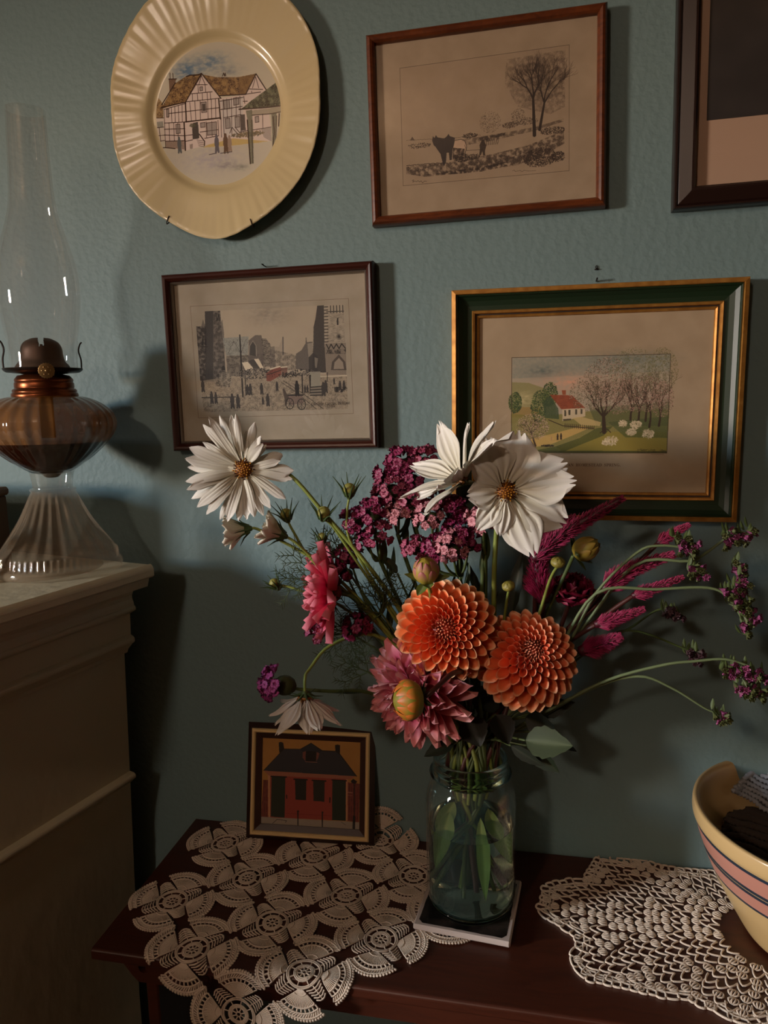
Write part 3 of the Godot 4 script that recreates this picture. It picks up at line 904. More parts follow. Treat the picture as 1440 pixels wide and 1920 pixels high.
# a coloured country view: cottage, lane, blossom trees, sheep (a generic scene)
func orchard_print() -> Image:
	var c := paper(860, 680, C(174, 152, 124), C(164, 142, 114), 31)
	var whole := PackedVector2Array([Vector2(0.147, 0.226), Vector2(0.829, 0.230), Vector2(0.830, 0.776), Vector2(0.149, 0.773)])
	c.poly(whole, C(172, 156, 134), 1.0)
	c.poly(PackedVector2Array([Vector2(0.147, 0.226), Vector2(0.829, 0.230), Vector2(0.831, 0.323), Vector2(0.148, 0.345)]), C(128, 134, 122), 0.6, 0.3, 0.05)
	c.wash(Vector2(0.286, 0.307), 0.16, 0.07, C(96, 104, 98), 0.7)
	c.wash(Vector2(0.638, 0.250), 0.35, 0.08, C(104, 112, 104), 0.6)
	c.wash(Vector2(0.393, 0.372), 0.24, 0.1, C(214, 158, 128), 0.7)
	# hills
	c.poly(PackedVector2Array([Vector2(0.147, 0.365), Vector2(0.224, 0.371), Vector2(0.294, 0.403), Vector2(0.343, 0.452), Vector2(0.345, 0.563), Vector2(0.146, 0.560)]), C(132, 126, 70), 0.85, 0.2)
	c.wash(Vector2(0.204, 0.463), 0.09, 0.08, C(210, 190, 140), 0.8)
	c.poly(PackedVector2Array([Vector2(0.145, 0.504), Vector2(0.280, 0.513), Vector2(0.281, 0.562), Vector2(0.147, 0.570)]), C(158, 120, 62), 0.8, 0.25)
	c.poly(PackedVector2Array([Vector2(0.145, 0.546), Vector2(0.281, 0.562), Vector2(0.492, 0.537), Vector2(0.834, 0.530), Vector2(0.830, 0.776), Vector2(0.149, 0.773)]), C(126, 118, 52), 0.95, 0.2)
	c.poly(PackedVector2Array([Vector2(0.491, 0.517), Vector2(0.834, 0.490), Vector2(0.831, 0.624), Vector2(0.525, 0.620)]), C(84, 88, 54), 0.85, 0.25)
	# trees behind
	for q in [[Vector2(0.318, 0.438), 0.035, 0.07], [Vector2(0.269, 0.506), 0.035, 0.09], [Vector2(0.164, 0.483), 0.03, 0.06]]:
		c.strew(q[0], q[1], q[2], 700, 1.4, 4.0, [C(64, 82, 40), C(44, 60, 34), C(98, 110, 56)], 0.75)
	for q in [[Vector2(0.674, 0.325), 0.1, 0.14], [Vector2(0.792, 0.322), 0.07, 0.13]]:
		c.strew(q[0], q[1], q[2], 1100, 1.2, 3.4, [C(112, 108, 62), C(92, 90, 58), C(132, 124, 82)], 0.4)
		var o: Vector2 = q[0]
		for k in 5:
			c.branch(Vector2(o.x + 0.02 * (k - 2), o.y + 0.11) * Vector2(860, 680), -1.57 + 0.12 * (k - 2), 26, 2.6, 4, C(62, 52, 34), 0.5)
	# cottage
	c.poly(PackedVector2Array([Vector2(0.289, 0.486), Vector2(0.318, 0.442), Vector2(0.357, 0.521), Vector2(0.361, 0.580), Vector2(0.297, 0.572)]), C(56, 74, 46), 1.0, 0.25)
	c.poly(PackedVector2Array([Vector2(0.318, 0.440), Vector2(0.416, 0.446), Vector2(0.474, 0.517), Vector2(0.370, 0.524)]), C(150, 66, 36), 1.0, 0.12)
	c.hatch(PackedVector2Array([Vector2(0.318, 0.440), Vector2(0.416, 0.446), Vector2(0.474, 0.517), Vector2(0.370, 0.524)]), 2, 5.0, 0.7, C(90, 36, 22), 0.5, 2.0)
	c.poly(PackedVector2Array([Vector2(0.370, 0.416), Vector2(0.388, 0.416), Vector2(0.389, 0.443), Vector2(0.374, 0.443)]), C(150, 80, 50), 1.0)
	c.poly(PackedVector2Array([Vector2(0.374, 0.524), Vector2(0.474, 0.518), Vector2(0.476, 0.565), Vector2(0.376, 0.591)]), C(206, 184, 152), 1.0, 0.08)
	for q in [PackedVector2Array([Vector2(0.383, 0.529), Vector2(0.391, 0.529), Vector2(0.392, 0.563), Vector2(0.384, 0.563)]), PackedVector2Array([Vector2(0.401, 0.528), Vector2(0.410, 0.528), Vector2(0.411, 0.558), Vector2(0.402, 0.558)]), PackedVector2Array([Vector2(0.431, 0.525), Vector2(0.439, 0.526), Vector2(0.440, 0.554), Vector2(0.431, 0.554)]), PackedVector2Array([Vector2(0.455, 0.524), Vector2(0.463, 0.525), Vector2(0.463, 0.551), Vector2(0.455, 0.551)])]:
		c.poly(q, C(64, 58, 44), 0.9)
	c.poly(PackedVector2Array([Vector2(0.379, 0.580), Vector2(0.414, 0.577), Vector2(0.414, 0.586), Vector2(0.380, 0.591)]), C(54, 46, 30), 0.8)
	c.poly(PackedVector2Array([Vector2(0.419, 0.574), Vector2(0.461, 0.568), Vector2(0.545, 0.600), Vector2(0.541, 0.620), Vector2(0.462, 0.619)]), C(200, 172, 116), 0.9, 0.1)
	# lane, lawn and shade
	c.poly(PackedVector2Array([Vector2(0.187, 0.707), Vector2(0.347, 0.659), Vector2(0.462, 0.619), Vector2(0.494, 0.633), Vector2(0.422, 0.674), Vector2(0.317, 0.729), Vector2(0.209, 0.745)]), C(206, 166, 96), 0.9, 0.12)
	c.poly(PackedVector2Array([Vector2(0.328, 0.770), Vector2(0.422, 0.708), Vector2(0.505, 0.654), Vector2(0.826, 0.657), Vector2(0.830, 0.776)]), C(150, 132, 48), 0.8, 0.2)
	c.poly(PackedVector2Array([Vector2(0.210, 0.770), Vector2(0.349, 0.736), Vector2(0.454, 0.688), Vector2(0.525, 0.634), Vector2(0.598, 0.621), Vector2(0.558, 0.675), Vector2(0.455, 0.729), Vector2(0.376, 0.772)]), C(70, 78, 34), 0.85, 0.2)
	c.poly(PackedVector2Array([Vector2(0.172, 0.759), Vector2(0.829, 0.765), Vector2(0.830, 0.776), Vector2(0.172, 0.773)]), C(62, 66, 30), 0.8)
	c.poly(PackedVector2Array([Vector2(0.576, 0.600), Vector2(0.830, 0.570), Vector2(0.832, 0.691), Vector2(0.651, 0.686)]), C(70, 82, 44), 0.75, 0.25)
	# fence
	c.line(PackedVector2Array([Vector2(0.314, 0.583), Vector2(0.378, 0.618), Vector2(0.473, 0.630), Vector2(0.515, 0.634)]), 3.0, C(58, 44, 28), 0.8)
	for k in 16:
		var q := (Vector2(0.388, 0.606)).lerp(Vector2(0.515, 0.620), k / 15.0)
		c.line(PackedVector2Array([q, q + Vector2(0.0, 0.022)]), 2.4, C(64, 48, 30), 0.8)
	# big blossom tree
	var bark := C(58, 42, 28)
	c.stroke(Vector2(0.560, 0.655) * Vector2(860, 680), Vector2(0.555, 0.566) * Vector2(860, 680), 16.0, 11.0, bark)
	c.line(PackedVector2Array([Vector2(0.542, 0.661), Vector2(0.554, 0.648), Vector2(0.572, 0.638), Vector2(0.588, 0.658)]), 3.0, bark)
	for k in 4:
		c.branch(Vector2(0.555, 0.569) * Vector2(860, 680), -1.57 + (k - 1.5) * 0.5, 44, 7.5, 5, bark, 0.9)
	c.strew(Vector2(0.565, 0.356), 0.1, 0.12, 1500, 1.2, 3.4, [C(196, 160, 140), C(90, 78, 56), C(176, 138, 122), C(110, 92, 70)], 0.62)
	c.strew(Vector2(0.484, 0.435), 0.08, 0.1, 900, 1.2, 3.2, [C(190, 156, 136), C(84, 76, 52), C(104, 92, 66)], 0.6)
	c.strew(Vector2(0.614, 0.458), 0.08, 0.1, 900, 1.2, 3.2, [C(196, 158, 140), C(90, 78, 56), C(150, 116, 100)], 0.6)
	# orchard on the right
	for q in [Vector2(0.671, 0.588), Vector2(0.705, 0.595), Vector2(0.735, 0.595), Vector2(0.752, 0.629), Vector2(0.792, 0.623)]:
		c.branch(q * Vector2(860, 680), -1.5, 48, 8.0, 4, bark, 0.9)
	c.strew(Vector2(0.715, 0.447), 0.13, 0.1, 1900, 1.2, 3.4, [C(190, 150, 134), C(160, 122, 108), C(92, 76, 56), C(120, 96, 76)], 0.6)
	c.strew(Vector2(0.802, 0.476), 0.05, 0.1, 700, 1.2, 3.2, [C(186, 148, 132), C(110, 88, 68)], 0.6)
	# small tree in front
	c.stroke(Vector2(0.258, 0.732) * Vector2(860, 680), Vector2(0.237, 0.658) * Vector2(860, 680), 7.0, 4.0, bark)
	for k in 4:
		c.branch(Vector2(0.239, 0.662) * Vector2(860, 680), -1.7 + (k - 1.5) * 0.5, 20, 3.4, 4, bark, 0.9)
	c.strew(Vector2(0.242, 0.624), 0.075, 0.075, 1000, 1.2, 3.2, [C(204, 172, 150), C(90, 78, 56), C(184, 148, 130)], 0.65)
	# sheep and people
	for q in [[Vector2(0.676, 0.656), 0.022], [Vector2(0.748, 0.667), 0.026], [Vector2(0.590, 0.703), 0.03], [Vector2(0.695, 0.615), 0.024], [Vector2(0.639, 0.608), 0.018], [Vector2(0.567, 0.716), 0.014]]:
		c.strew(q[0], q[1], q[1] * 0.9, 170, 2.0, 5.0, [C(206, 186, 150), C(180, 160, 124), C(226, 206, 170)], 0.8)
	for q in [Vector2(0.356, 0.698), Vector2(0.371, 0.696)]:
		c.figure(q, 0.035, C(50, 36, 28))
	c.figure(Vector2(0.329, 0.702), 0.022, C(170, 130, 96))
	c.strew(Vector2(0.311, 0.732), 0.03, 0.006, 60, 2.0, 4.0, [C(50, 40, 28)], 0.8)
	c.hatch(PackedVector2Array([Vector2(0.704, 0.751), Vector2(0.827, 0.759), Vector2(0.827, 0.773), Vector2(0.705, 0.773)]), -10, 5.0, 1.0, C(50, 46, 26), 0.7)
	c.box(whole, 2.0, C(60, 44, 30), 0.7)
	c.line(PackedVector2Array([Vector2(0.328, 0.780), Vector2(0.414, 0.780)]), 1.6, C(80, 58, 40), 0.5)
	c.line(PackedVector2Array([Vector2(0.424, 0.780), Vector2(0.643, 0.781)]), 1.2, C(80, 58, 40), 0.3)
	c.line(PackedVector2Array([Vector2(0.764, 0.783), Vector2(0.817, 0.784)]), 1.4, C(80, 58, 40), 0.4)
	return c.im

# a flat, poster-like red cottage
func cottage_print() -> Image:
	var c := paper(380, 330, C(178, 128, 62), C(170, 120, 56), 41)
	var ink := C(14, 10, 12)
	c.poly(PackedVector2Array([Vector2(0.014, 0.494), Vector2(0.088, 0.492), Vector2(0.105, 0.933), Vector2(0.001, 0.930)]), C(118, 52, 42), 1.0)
	c.poly(PackedVector2Array([Vector2(0.863, 0.469), Vector2(1.002, 0.479), Vector2(0.994, 0.919), Vector2(0.863, 0.911)]), C(118, 52, 42), 1.0)
	c.hatch(PackedVector2Array([Vector2(0.014, 0.494), Vector2(0.088, 0.492), Vector2(0.105, 0.933), Vector2(0.001, 0.930)]), 90, 8.0, 1.4, C(80, 30, 26), 0.6, 0.0)
	c.hatch(PackedVector2Array([Vector2(0.863, 0.469), Vector2(1.002, 0.479), Vector2(0.994, 0.919), Vector2(0.863, 0.911)]), 90, 8.0, 1.4, C(80, 30, 26), 0.6, 0.0)
	c.poly(PackedVector2Array([Vector2(0.086, 0.434), Vector2(0.874, 0.427), Vector2(0.868, 0.911), Vector2(0.093, 0.926)]), C(150, 58, 46), 1.0)
	c.poly(PackedVector2Array([Vector2(0.060, 0.420), Vector2(0.085, 0.420), Vector2(0.095, 0.926), Vector2(0.073, 0.927)]), C(188, 132, 92), 1.0)
	c.poly(PackedVector2Array([Vector2(0.860, 0.427), Vector2(0.879, 0.427), Vector2(0.881, 0.910), Vector2(0.863, 0.911)]), C(188, 132, 92), 1.0)
	c.poly(PackedVector2Array([Vector2(0.016, 0.386), Vector2(0.960, 0.390), Vector2(0.909, 0.433), Vector2(0.074, 0.442)]), C(160, 98, 74), 1.0)
	c.poly(PackedVector2Array([Vector2(0.016, 0.386), Vector2(0.221, 0.121), Vector2(0.726, 0.114), Vector2(0.797, 0.148), Vector2(0.965, 0.394)]), C(36, 40, 52), 1.0, 0.06)
	c.line(PackedVector2Array([Vector2(0.016, 0.386), Vector2(0.221, 0.121), Vector2(0.404, 0.114)]), 2.0, ink)
	c.line(PackedVector2Array([Vector2(0.596, 0.120), Vector2(0.773, 0.120), Vector2(0.965, 0.394)]), 3.0, ink)
	for q in [PackedVector2Array([Vector2(0.167, 0.049), Vector2(0.188, 0.039), Vector2(0.213, 0.049), Vector2(0.224, 0.117), Vector2(0.174, 0.172)]), PackedVector2Array([Vector2(0.745, 0.047), Vector2(0.771, 0.038), Vector2(0.795, 0.046), Vector2(0.795, 0.155), Vector2(0.747, 0.120)])]:
		c.poly(q, ink)
	c.poly(PackedVector2Array([Vector2(0.392, 0.114), Vector2(0.500, 0.038), Vector2(0.614, 0.119), Vector2(0.585, 0.151), Vector2(0.417, 0.147)]), C(30, 34, 44), 1.0)
	c.poly(PackedVector2Array([Vector2(0.417, 0.147), Vector2(0.447, 0.132), Vector2(0.444, 0.251), Vector2(0.414, 0.211)]), C(120, 66, 56), 1.0)
	c.poly(PackedVector2Array([Vector2(0.558, 0.137), Vector2(0.587, 0.151), Vector2(0.575, 0.208), Vector2(0.554, 0.249)]), C(120, 66, 56), 1.0)
	c.poly(PackedVector2Array([Vector2(0.450, 0.132), Vector2(0.551, 0.130), Vector2(0.554, 0.249), Vector2(0.449, 0.251)]), ink, 1.0)
	c.line(PackedVector2Array([Vector2(0.445, 0.257), Vector2(0.564, 0.257)]), 2.0, C(150, 96, 74))
	c.line(PackedVector2Array([Vector2(0.392, 0.114), Vector2(0.500, 0.038), Vector2(0.614, 0.119)]), 2.4, ink)
	# shutters, doors, windows
	c.poly(PackedVector2Array([Vector2(0.099, 0.455), Vector2(0.243, 0.451), Vector2(0.241, 0.919), Vector2(0.099, 0.916)]), C(20, 40, 28), 1.0, 0.08)
	c.poly(PackedVector2Array([Vector2(0.723, 0.456), Vector2(0.858, 0.458), Vector2(0.863, 0.911), Vector2(0.726, 0.911)]), C(20, 40, 28), 1.0, 0.08)
	c.line(PackedVector2Array([Vector2(0.094, 0.448), Vector2(0.253, 0.447)]), 4.0, ink)
	c.line(PackedVector2Array([Vector2(0.718, 0.451), Vector2(0.865, 0.452)]), 4.0, ink)
	c.poly(PackedVector2Array([Vector2(0.341, 0.470), Vector2(0.457, 0.469), Vector2(0.459, 0.704), Vector2(0.351, 0.702)]), C(18, 28, 22), 1.0, 0.1)
	c.poly(PackedVector2Array([Vector2(0.528, 0.467), Vector2(0.644, 0.467), Vector2(0.644, 0.708), Vector2(0.535, 0.706)]), C(18, 28, 22), 1.0, 0.1)
	c.line(PackedVector2Array([Vector2(0.331, 0.467), Vector2(0.466, 0.466)]), 5.0, ink)
	c.line(PackedVector2Array([Vector2(0.518, 0.468), Vector2(0.656, 0.469)]), 5.0, ink)
	c.line(PackedVector2Array([Vector2(0.256, 0.869), Vector2(0.723, 0.865)]), 2.0, C(130, 44, 36), 0.8)
	c.line(PackedVector2Array([Vector2(0.258, 0.657), Vector2(0.261, 0.693)]), 4.0, ink)
	c.line(PackedVector2Array([Vector2(0.701, 0.658), Vector2(0.700, 0.711)]), 4.0, ink)
	# pavement, hitching posts, street lamp
	c.poly(PackedVector2Array([Vector2(-0.003, 0.924), Vector2(0.998, 0.918), Vector2(1.000, 1.003), Vector2(0.000, 1.006)]), C(150, 138, 126), 1.0, 0.06)
	c.line(PackedVector2Array([Vector2(0.120, 0.996), Vector2(0.166, 0.944), Vector2(0.264, 0.953), Vector2(0.252, 0.975)]), 1.6, ink, 0.8)
	c.line(PackedVector2Array([Vector2(0.817, 0.927), Vector2(0.864, 0.959)]), 1.4, ink, 0.5)
	for q in [PackedVector2Array([Vector2(0.377, 0.836), Vector2(0.381, 1.011)]), PackedVector2Array([Vector2(0.626, 0.832), Vector2(0.629, 1.012)])]:
		c.line(q, 4.0, ink)
		c.wash(q[0], 0.016, 0.018, ink, 3.0)
	c.line(PackedVector2Array([Vector2(0.944, 0.480), Vector2(0.949, 0.866)]), 3.0, ink)
	c.line(PackedVector2Array([Vector2(0.946, 0.859), Vector2(0.945, 1.000)]), 9.0, ink)
	c.poly(PackedVector2Array([Vector2(0.907, 0.454), Vector2(0.932, 0.425), Vector2(0.973, 0.455), Vector2(0.956, 0.480), Vector2(0.921, 0.476)]), ink)
	c.line(PackedVector2Array([Vector2(0.878, 0.582), Vector2(0.926, 0.586)]), 3.0, C(170, 120, 100), 0.8)
	c.line(PackedVector2Array([Vector2(0.876, 0.618), Vector2(0.925, 0.620)]), 2.0, C(170, 120, 100), 0.6)
	return c.im

# a dark varnished print with pale lace and drapery barely showing
func dark_print() -> Image:
	var c := Canvas.new(300, 460, C(60, 48, 36), 51)
	for y in 460:
		for x in 300:
			var k := 0.5 + 0.7 * c.f.get_noise_2d(x * 0.9, y * 0.9)
			var base := C(64, 50, 36).lerp(C(52, 46, 44), clampf((y - 200.0) / 160.0, 0.0, 1.0))
			c.im.set_pixel(x, y, base.lerp(base.darkened(0.3), clampf(k, 0, 1)))
	c.poly(PackedVector2Array([Vector2(0.05, 0.52), Vector2(0.13, 0.44), Vector2(0.14, 0.45), Vector2(0.07, 0.53)]), C(150, 112, 76), 0.4, 0.4)
	c.strew(Vector2(0.2, 0.57), 0.05, 0.05, 260, 2, 6, [C(150, 118, 66), C(120, 92, 56)], 0.3)
	c.strew(Vector2(0.28, 0.63), 0.06, 0.035, 260, 2, 6, [C(130, 100, 70), C(110, 84, 58)], 0.3)
	c.strew(Vector2(0.5, 0.6), 0.035, 0.02, 160, 2, 4, [C(190, 162, 120), C(150, 120, 84)], 0.6)
	c.strew(Vector2(0.62, 0.63), 0.07, 0.03, 220, 2, 4, [C(190, 162, 120), C(120, 96, 64)], 0.5)
	c.wash(Vector2(0.24, 0.7), 0.12, 0.05, C(96, 82, 62), 0.7)
	return c.im

# the plate's picture: half-timbered inn, figures and a market shelter
func inn_print() -> Image:
	var c := Canvas.new(640, 640, C(196, 188, 168), 61)
	var ink := C(44, 24, 20)
	var white := C(214, 196, 188)
	var thatch := C(146, 108, 58)
	c.wash(Vector2(0.335, 0.257), 0.17, 0.11, C(96, 122, 146), 1.1)
	c.wash(Vector2(0.474, 0.224), 0.2, 0.09, C(112, 132, 148), 1.0)
	c.wash(Vector2(0.569, 0.282), 0.16, 0.06, C(128, 136, 140), 0.8)
	# ground
	c.wash(Vector2(0.449, 0.732), 0.42, 0.15, C(176, 168, 168), 0.9)
	c.wash(Vector2(0.540, 0.773), 0.12, 0.04, C(126, 122, 126), 0.7)
	c.wash(Vector2(0.627, 0.791), 0.08, 0.03, C(110, 112, 104), 0.7)
	c.poly(PackedVector2Array([Vector2(0.402, 0.667), Vector2(0.448, 0.649), Vector2(0.536, 0.630), Vector2(0.673, 0.631), Vector2(0.776, 0.646), Vector2(0.793, 0.669), Vector2(0.584, 0.672)]), C(196, 158, 66), 0.85, 0.3)
	# left cottage
	c.poly(PackedVector2Array([Vector2(0.104, 0.372), Vector2(0.145, 0.376), Vector2(0.172, 0.412), Vector2(0.169, 0.486), Vector2(0.089, 0.478)]), thatch, 0.9, 0.25)
	c.hatch(PackedVector2Array([Vector2(0.104, 0.372), Vector2(0.145, 0.376), Vector2(0.172, 0.412), Vector2(0.169, 0.486), Vector2(0.089, 0.478)]), 8, 5.0, 1.1, ink, 0.5, 6.0)
	c.poly(PackedVector2Array([Vector2(0.105, 0.485), Vector2(0.172, 0.489), Vector2(0.170, 0.613), Vector2(0.102, 0.610)]), white, 0.7, 0.2)
	c.poly(PackedVector2Array([Vector2(0.126, 0.504), Vector2(0.165, 0.505), Vector2(0.165, 0.535), Vector2(0.129, 0.538)]), C(110, 112, 104), 0.8, 0.2)
	for q in [PackedVector2Array([Vector2(0.089, 0.481), Vector2(0.171, 0.487)]), PackedVector2Array([Vector2(0.117, 0.536), Vector2(0.169, 0.536)]), PackedVector2Array([Vector2(0.140, 0.539), Vector2(0.143, 0.611)]), PackedVector2Array([Vector2(0.102, 0.611), Vector2(0.173, 0.608)]), PackedVector2Array([Vector2(0.101, 0.579), Vector2(0.172, 0.580)])]:
		c.line(q, 2.0, ink, 0.85)
	# chimney
	c.poly(PackedVector2Array([Vector2(0.218, 0.286), Vector2(0.263, 0.290), Vector2(0.253, 0.314), Vector2(0.229, 0.344), Vector2(0.217, 0.353)]), C(90, 60, 44), 0.95, 0.2)
	c.line(PackedVector2Array([Vector2(0.217, 0.285), Vector2(0.266, 0.289)]), 2.4, ink)
	c.line(PackedVector2Array([Vector2(0.226, 0.285), Vector2(0.227, 0.254)]), 2.4, ink, 0.8)
	c.line(PackedVector2Array([Vector2(0.245, 0.284), Vector2(0.244, 0.257)]), 2.4, ink, 0.8)
	# walls
	c.poly(PackedVector2Array([Vector2(0.175, 0.437), Vector2(0.311, 0.417), Vector2(0.418, 0.282), Vector2(0.524, 0.417), Vector2(0.648, 0.413), Vector2(0.738, 0.313), Vector2(0.794, 0.401), Vector2(0.815, 0.601), Vector2(0.811, 0.670), Vector2(0.586, 0.634), Vector2(0.294, 0.674), Vector2(0.170, 0.647)]), white, 1.0, 0.04)
	c.poly(PackedVector2Array([Vector2(0.521, 0.427), Vector2(0.660, 0.419), Vector2(0.649, 0.618), Vector2(0.530, 0.629)]), C(196, 190, 186), 0.9, 0.15)
	c.poly(PackedVector2Array([Vector2(0.173, 0.614), Vector2(0.288, 0.618), Vector2(0.288, 0.668), Vector2(0.174, 0.646)]), C(128, 106, 90), 0.9, 0.2)
	# roofs
	c.poly(PackedVector2Array([Vector2(0.165, 0.428), Vector2(0.256, 0.311), Vector2(0.330, 0.278), Vector2(0.418, 0.276), Vector2(0.311, 0.417), Vector2(0.170, 0.436)]), thatch, 1.0, 0.22)
	c.hatch(PackedVector2Array([Vector2(0.165, 0.428), Vector2(0.256, 0.311), Vector2(0.330, 0.278), Vector2(0.418, 0.276), Vector2(0.311, 0.417), Vector2(0.170, 0.436)]), -22, 5.0, 1.1, ink, 0.6, 8.0)
	c.poly(PackedVector2Array([Vector2(0.427, 0.283), Vector2(0.506, 0.305), Vector2(0.635, 0.318), Vector2(0.738, 0.311), Vector2(0.675, 0.413), Vector2(0.519, 0.403)]), thatch, 1.0, 0.22)
	c.hatch(PackedVector2Array([Vector2(0.427, 0.283), Vector2(0.506, 0.305), Vector2(0.635, 0.318), Vector2(0.738, 0.311), Vector2(0.675, 0.413), Vector2(0.519, 0.403)]), -4, 5.0, 1.2, ink, 0.6, 8.0)
	c.poly(PackedVector2Array([Vector2(0.641, 0.321), Vector2(0.735, 0.314), Vector2(0.675, 0.410), Vector2(0.639, 0.410)]), C(126, 96, 60), 0.8, 0.2)
	for q in [PackedVector2Array([Vector2(0.161, 0.430), Vector2(0.311, 0.417), Vector2(0.418, 0.276), Vector2(0.527, 0.418)]), PackedVector2Array([Vector2(0.311, 0.417), Vector2(0.322, 0.402), Vector2(0.418, 0.281)]), PackedVector2Array([Vector2(0.519, 0.403), Vector2(0.648, 0.410), Vector2(0.675, 0.411), Vector2(0.741, 0.312), Vector2(0.797, 0.401)]), PackedVector2Array([Vector2(0.324, 0.283), Vector2(0.346, 0.278), Vector2(0.396, 0.282), Vector2(0.418, 0.276)]), PackedVector2Array([Vector2(0.166, 0.414), Vector2(0.256, 0.309)])]:
		c.line(q, 3.4, ink, 0.95)
	c.line(PackedVector2Array([Vector2(0.542, 0.303), Vector2(0.551, 0.288), Vector2(0.555, 0.304), Vector2(0.560, 0.289), Vector2(0.562, 0.305)]), 2.4, ink, 0.9)
	# timbers: horizontals
	for q in [PackedVector2Array([Vector2(0.175, 0.442), Vector2(0.314, 0.423)]), PackedVector2Array([Vector2(0.174, 0.515), Vector2(0.304, 0.521), Vector2(0.515, 0.521)]), PackedVector2Array([Vector2(0.315, 0.415), Vector2(0.521, 0.416)]), PackedVector2Array([Vector2(0.349, 0.376), Vector2(0.477, 0.378)]), PackedVector2Array([Vector2(0.383, 0.332), Vector2(0.449, 0.338)]), PackedVector2Array([Vector2(0.171, 0.548), Vector2(0.299, 0.556)]), PackedVector2Array([Vector2(0.169, 0.579), Vector2(0.296, 0.594), Vector2(0.344, 0.593)]), PackedVector2Array([Vector2(0.173, 0.613), Vector2(0.288, 0.620)]), PackedVector2Array([Vector2(0.294, 0.625), Vector2(0.342, 0.620)]), PackedVector2Array([Vector2(0.520, 0.432), Vector2(0.659, 0.425)]), PackedVector2Array([Vector2(0.521, 0.476), Vector2(0.651, 0.472)]), PackedVector2Array([Vector2(0.537, 0.521), Vector2(0.642, 0.514)]), PackedVector2Array([Vector2(0.658, 0.446), Vector2(0.683, 0.448)]), PackedVector2Array([Vector2(0.389, 0.583), Vector2(0.502, 0.580)]), PackedVector2Array([Vector2(0.415, 0.619), Vector2(0.500, 0.613)]), PackedVector2Array([Vector2(0.200, 0.467), Vector2(0.518, 0.465)]), PackedVector2Array([Vector2(0.678, 0.410), Vector2(0.764, 0.408)]), PackedVector2Array([Vector2(0.692, 0.385), Vector2(0.776, 0.396)]), PackedVector2Array([Vector2(0.631, 0.605), Vector2(0.674, 0.601)]), PackedVector2Array([Vector2(0.705, 0.601), Vector2(0.815, 0.595)])]:
		c.line(q, 2.2, ink, 0.9)
	# timbers: uprights
	for q in [PackedVector2Array([Vector2(0.176, 0.440), Vector2(0.172, 0.647)]), PackedVector2Array([Vector2(0.198, 0.439), Vector2(0.199, 0.489)]), PackedVector2Array([Vector2(0.222, 0.436), Vector2(0.220, 0.518)]), PackedVector2Array([Vector2(0.244, 0.433), Vector2(0.241, 0.517)]), PackedVector2Array([Vector2(0.266, 0.429), Vector2(0.263, 0.520)]), PackedVector2Array([Vector2(0.289, 0.427), Vector2(0.285, 0.519)]), PackedVector2Array([Vector2(0.202, 0.519), Vector2(0.199, 0.611)]), PackedVector2Array([Vector2(0.231, 0.520), Vector2(0.229, 0.616)]), PackedVector2Array([Vector2(0.256, 0.522), Vector2(0.253, 0.615)]), PackedVector2Array([Vector2(0.337, 0.420), Vector2(0.341, 0.521)]), PackedVector2Array([Vector2(0.368, 0.417), Vector2(0.368, 0.521)]), PackedVector2Array([Vector2(0.400, 0.418), Vector2(0.396, 0.521)]), PackedVector2Array([Vector2(0.446, 0.420), Vector2(0.443, 0.518)]), PackedVector2Array([Vector2(0.468, 0.419), Vector2(0.465, 0.519)]), PackedVector2Array([Vector2(0.493, 0.419), Vector2(0.490, 0.519)]), PackedVector2Array([Vector2(0.355, 0.378), Vector2(0.354, 0.416)]), PackedVector2Array([Vector2(0.386, 0.379), Vector2(0.387, 0.417)]), PackedVector2Array([Vector2(0.416, 0.380), Vector2(0.415, 0.417)]), PackedVector2Array([Vector2(0.445, 0.381), Vector2(0.445, 0.417)]), PackedVector2Array([Vector2(0.464, 0.381), Vector2(0.465, 0.417)]), PackedVector2Array([Vector2(0.392, 0.339), Vector2(0.393, 0.374)]), PackedVector2Array([Vector2(0.436, 0.340), Vector2(0.437, 0.376)]), PackedVector2Array([Vector2(0.417, 0.287), Vector2(0.399, 0.331)]), PackedVector2Array([Vector2(0.417, 0.287), Vector2(0.436, 0.335)]), PackedVector2Array([Vector2(0.539, 0.423), Vector2(0.534, 0.624)]), PackedVector2Array([Vector2(0.561, 0.423), Vector2(0.559, 0.523)]), PackedVector2Array([Vector2(0.589, 0.423), Vector2(0.581, 0.617)]), PackedVector2Array([Vector2(0.617, 0.420), Vector2(0.612, 0.528)]), PackedVector2Array([Vector2(0.640, 0.417), Vector2(0.636, 0.628)]), PackedVector2Array([Vector2(0.663, 0.420), Vector2(0.667, 0.458)]), PackedVector2Array([Vector2(0.430, 0.532), Vector2(0.427, 0.614)]), PackedVector2Array([Vector2(0.464, 0.533), Vector2(0.462, 0.612)]), PackedVector2Array([Vector2(0.502, 0.531), Vector2(0.501, 0.613)]), PackedVector2Array([Vector2(0.521, 0.519), Vector2(0.518, 0.622)]), PackedVector2Array([Vector2(0.738, 0.326), Vector2(0.717, 0.382)]), PackedVector2Array([Vector2(0.738, 0.326), Vector2(0.753, 0.386)]), PackedVector2Array([Vector2(0.710, 0.398), Vector2(0.712, 0.409)]), PackedVector2Array([Vector2(0.769, 0.521), Vector2(0.767, 0.596)])]:
		c.line(q, 1.9, ink, 0.85)
	c.line(PackedVector2Array([Vector2(0.311, 0.417), Vector2(0.309, 0.521)]), 4.6, ink)
	c.line(PackedVector2Array([Vector2(0.513, 0.418), Vector2(0.517, 0.524)]), 4.6, ink)
	c.line(PackedVector2Array([Vector2(0.295, 0.522), Vector2(0.293, 0.672)]), 5.0, ink)
	c.line(PackedVector2Array([Vector2(0.304, 0.521), Vector2(0.518, 0.519)]), 4.0, ink)
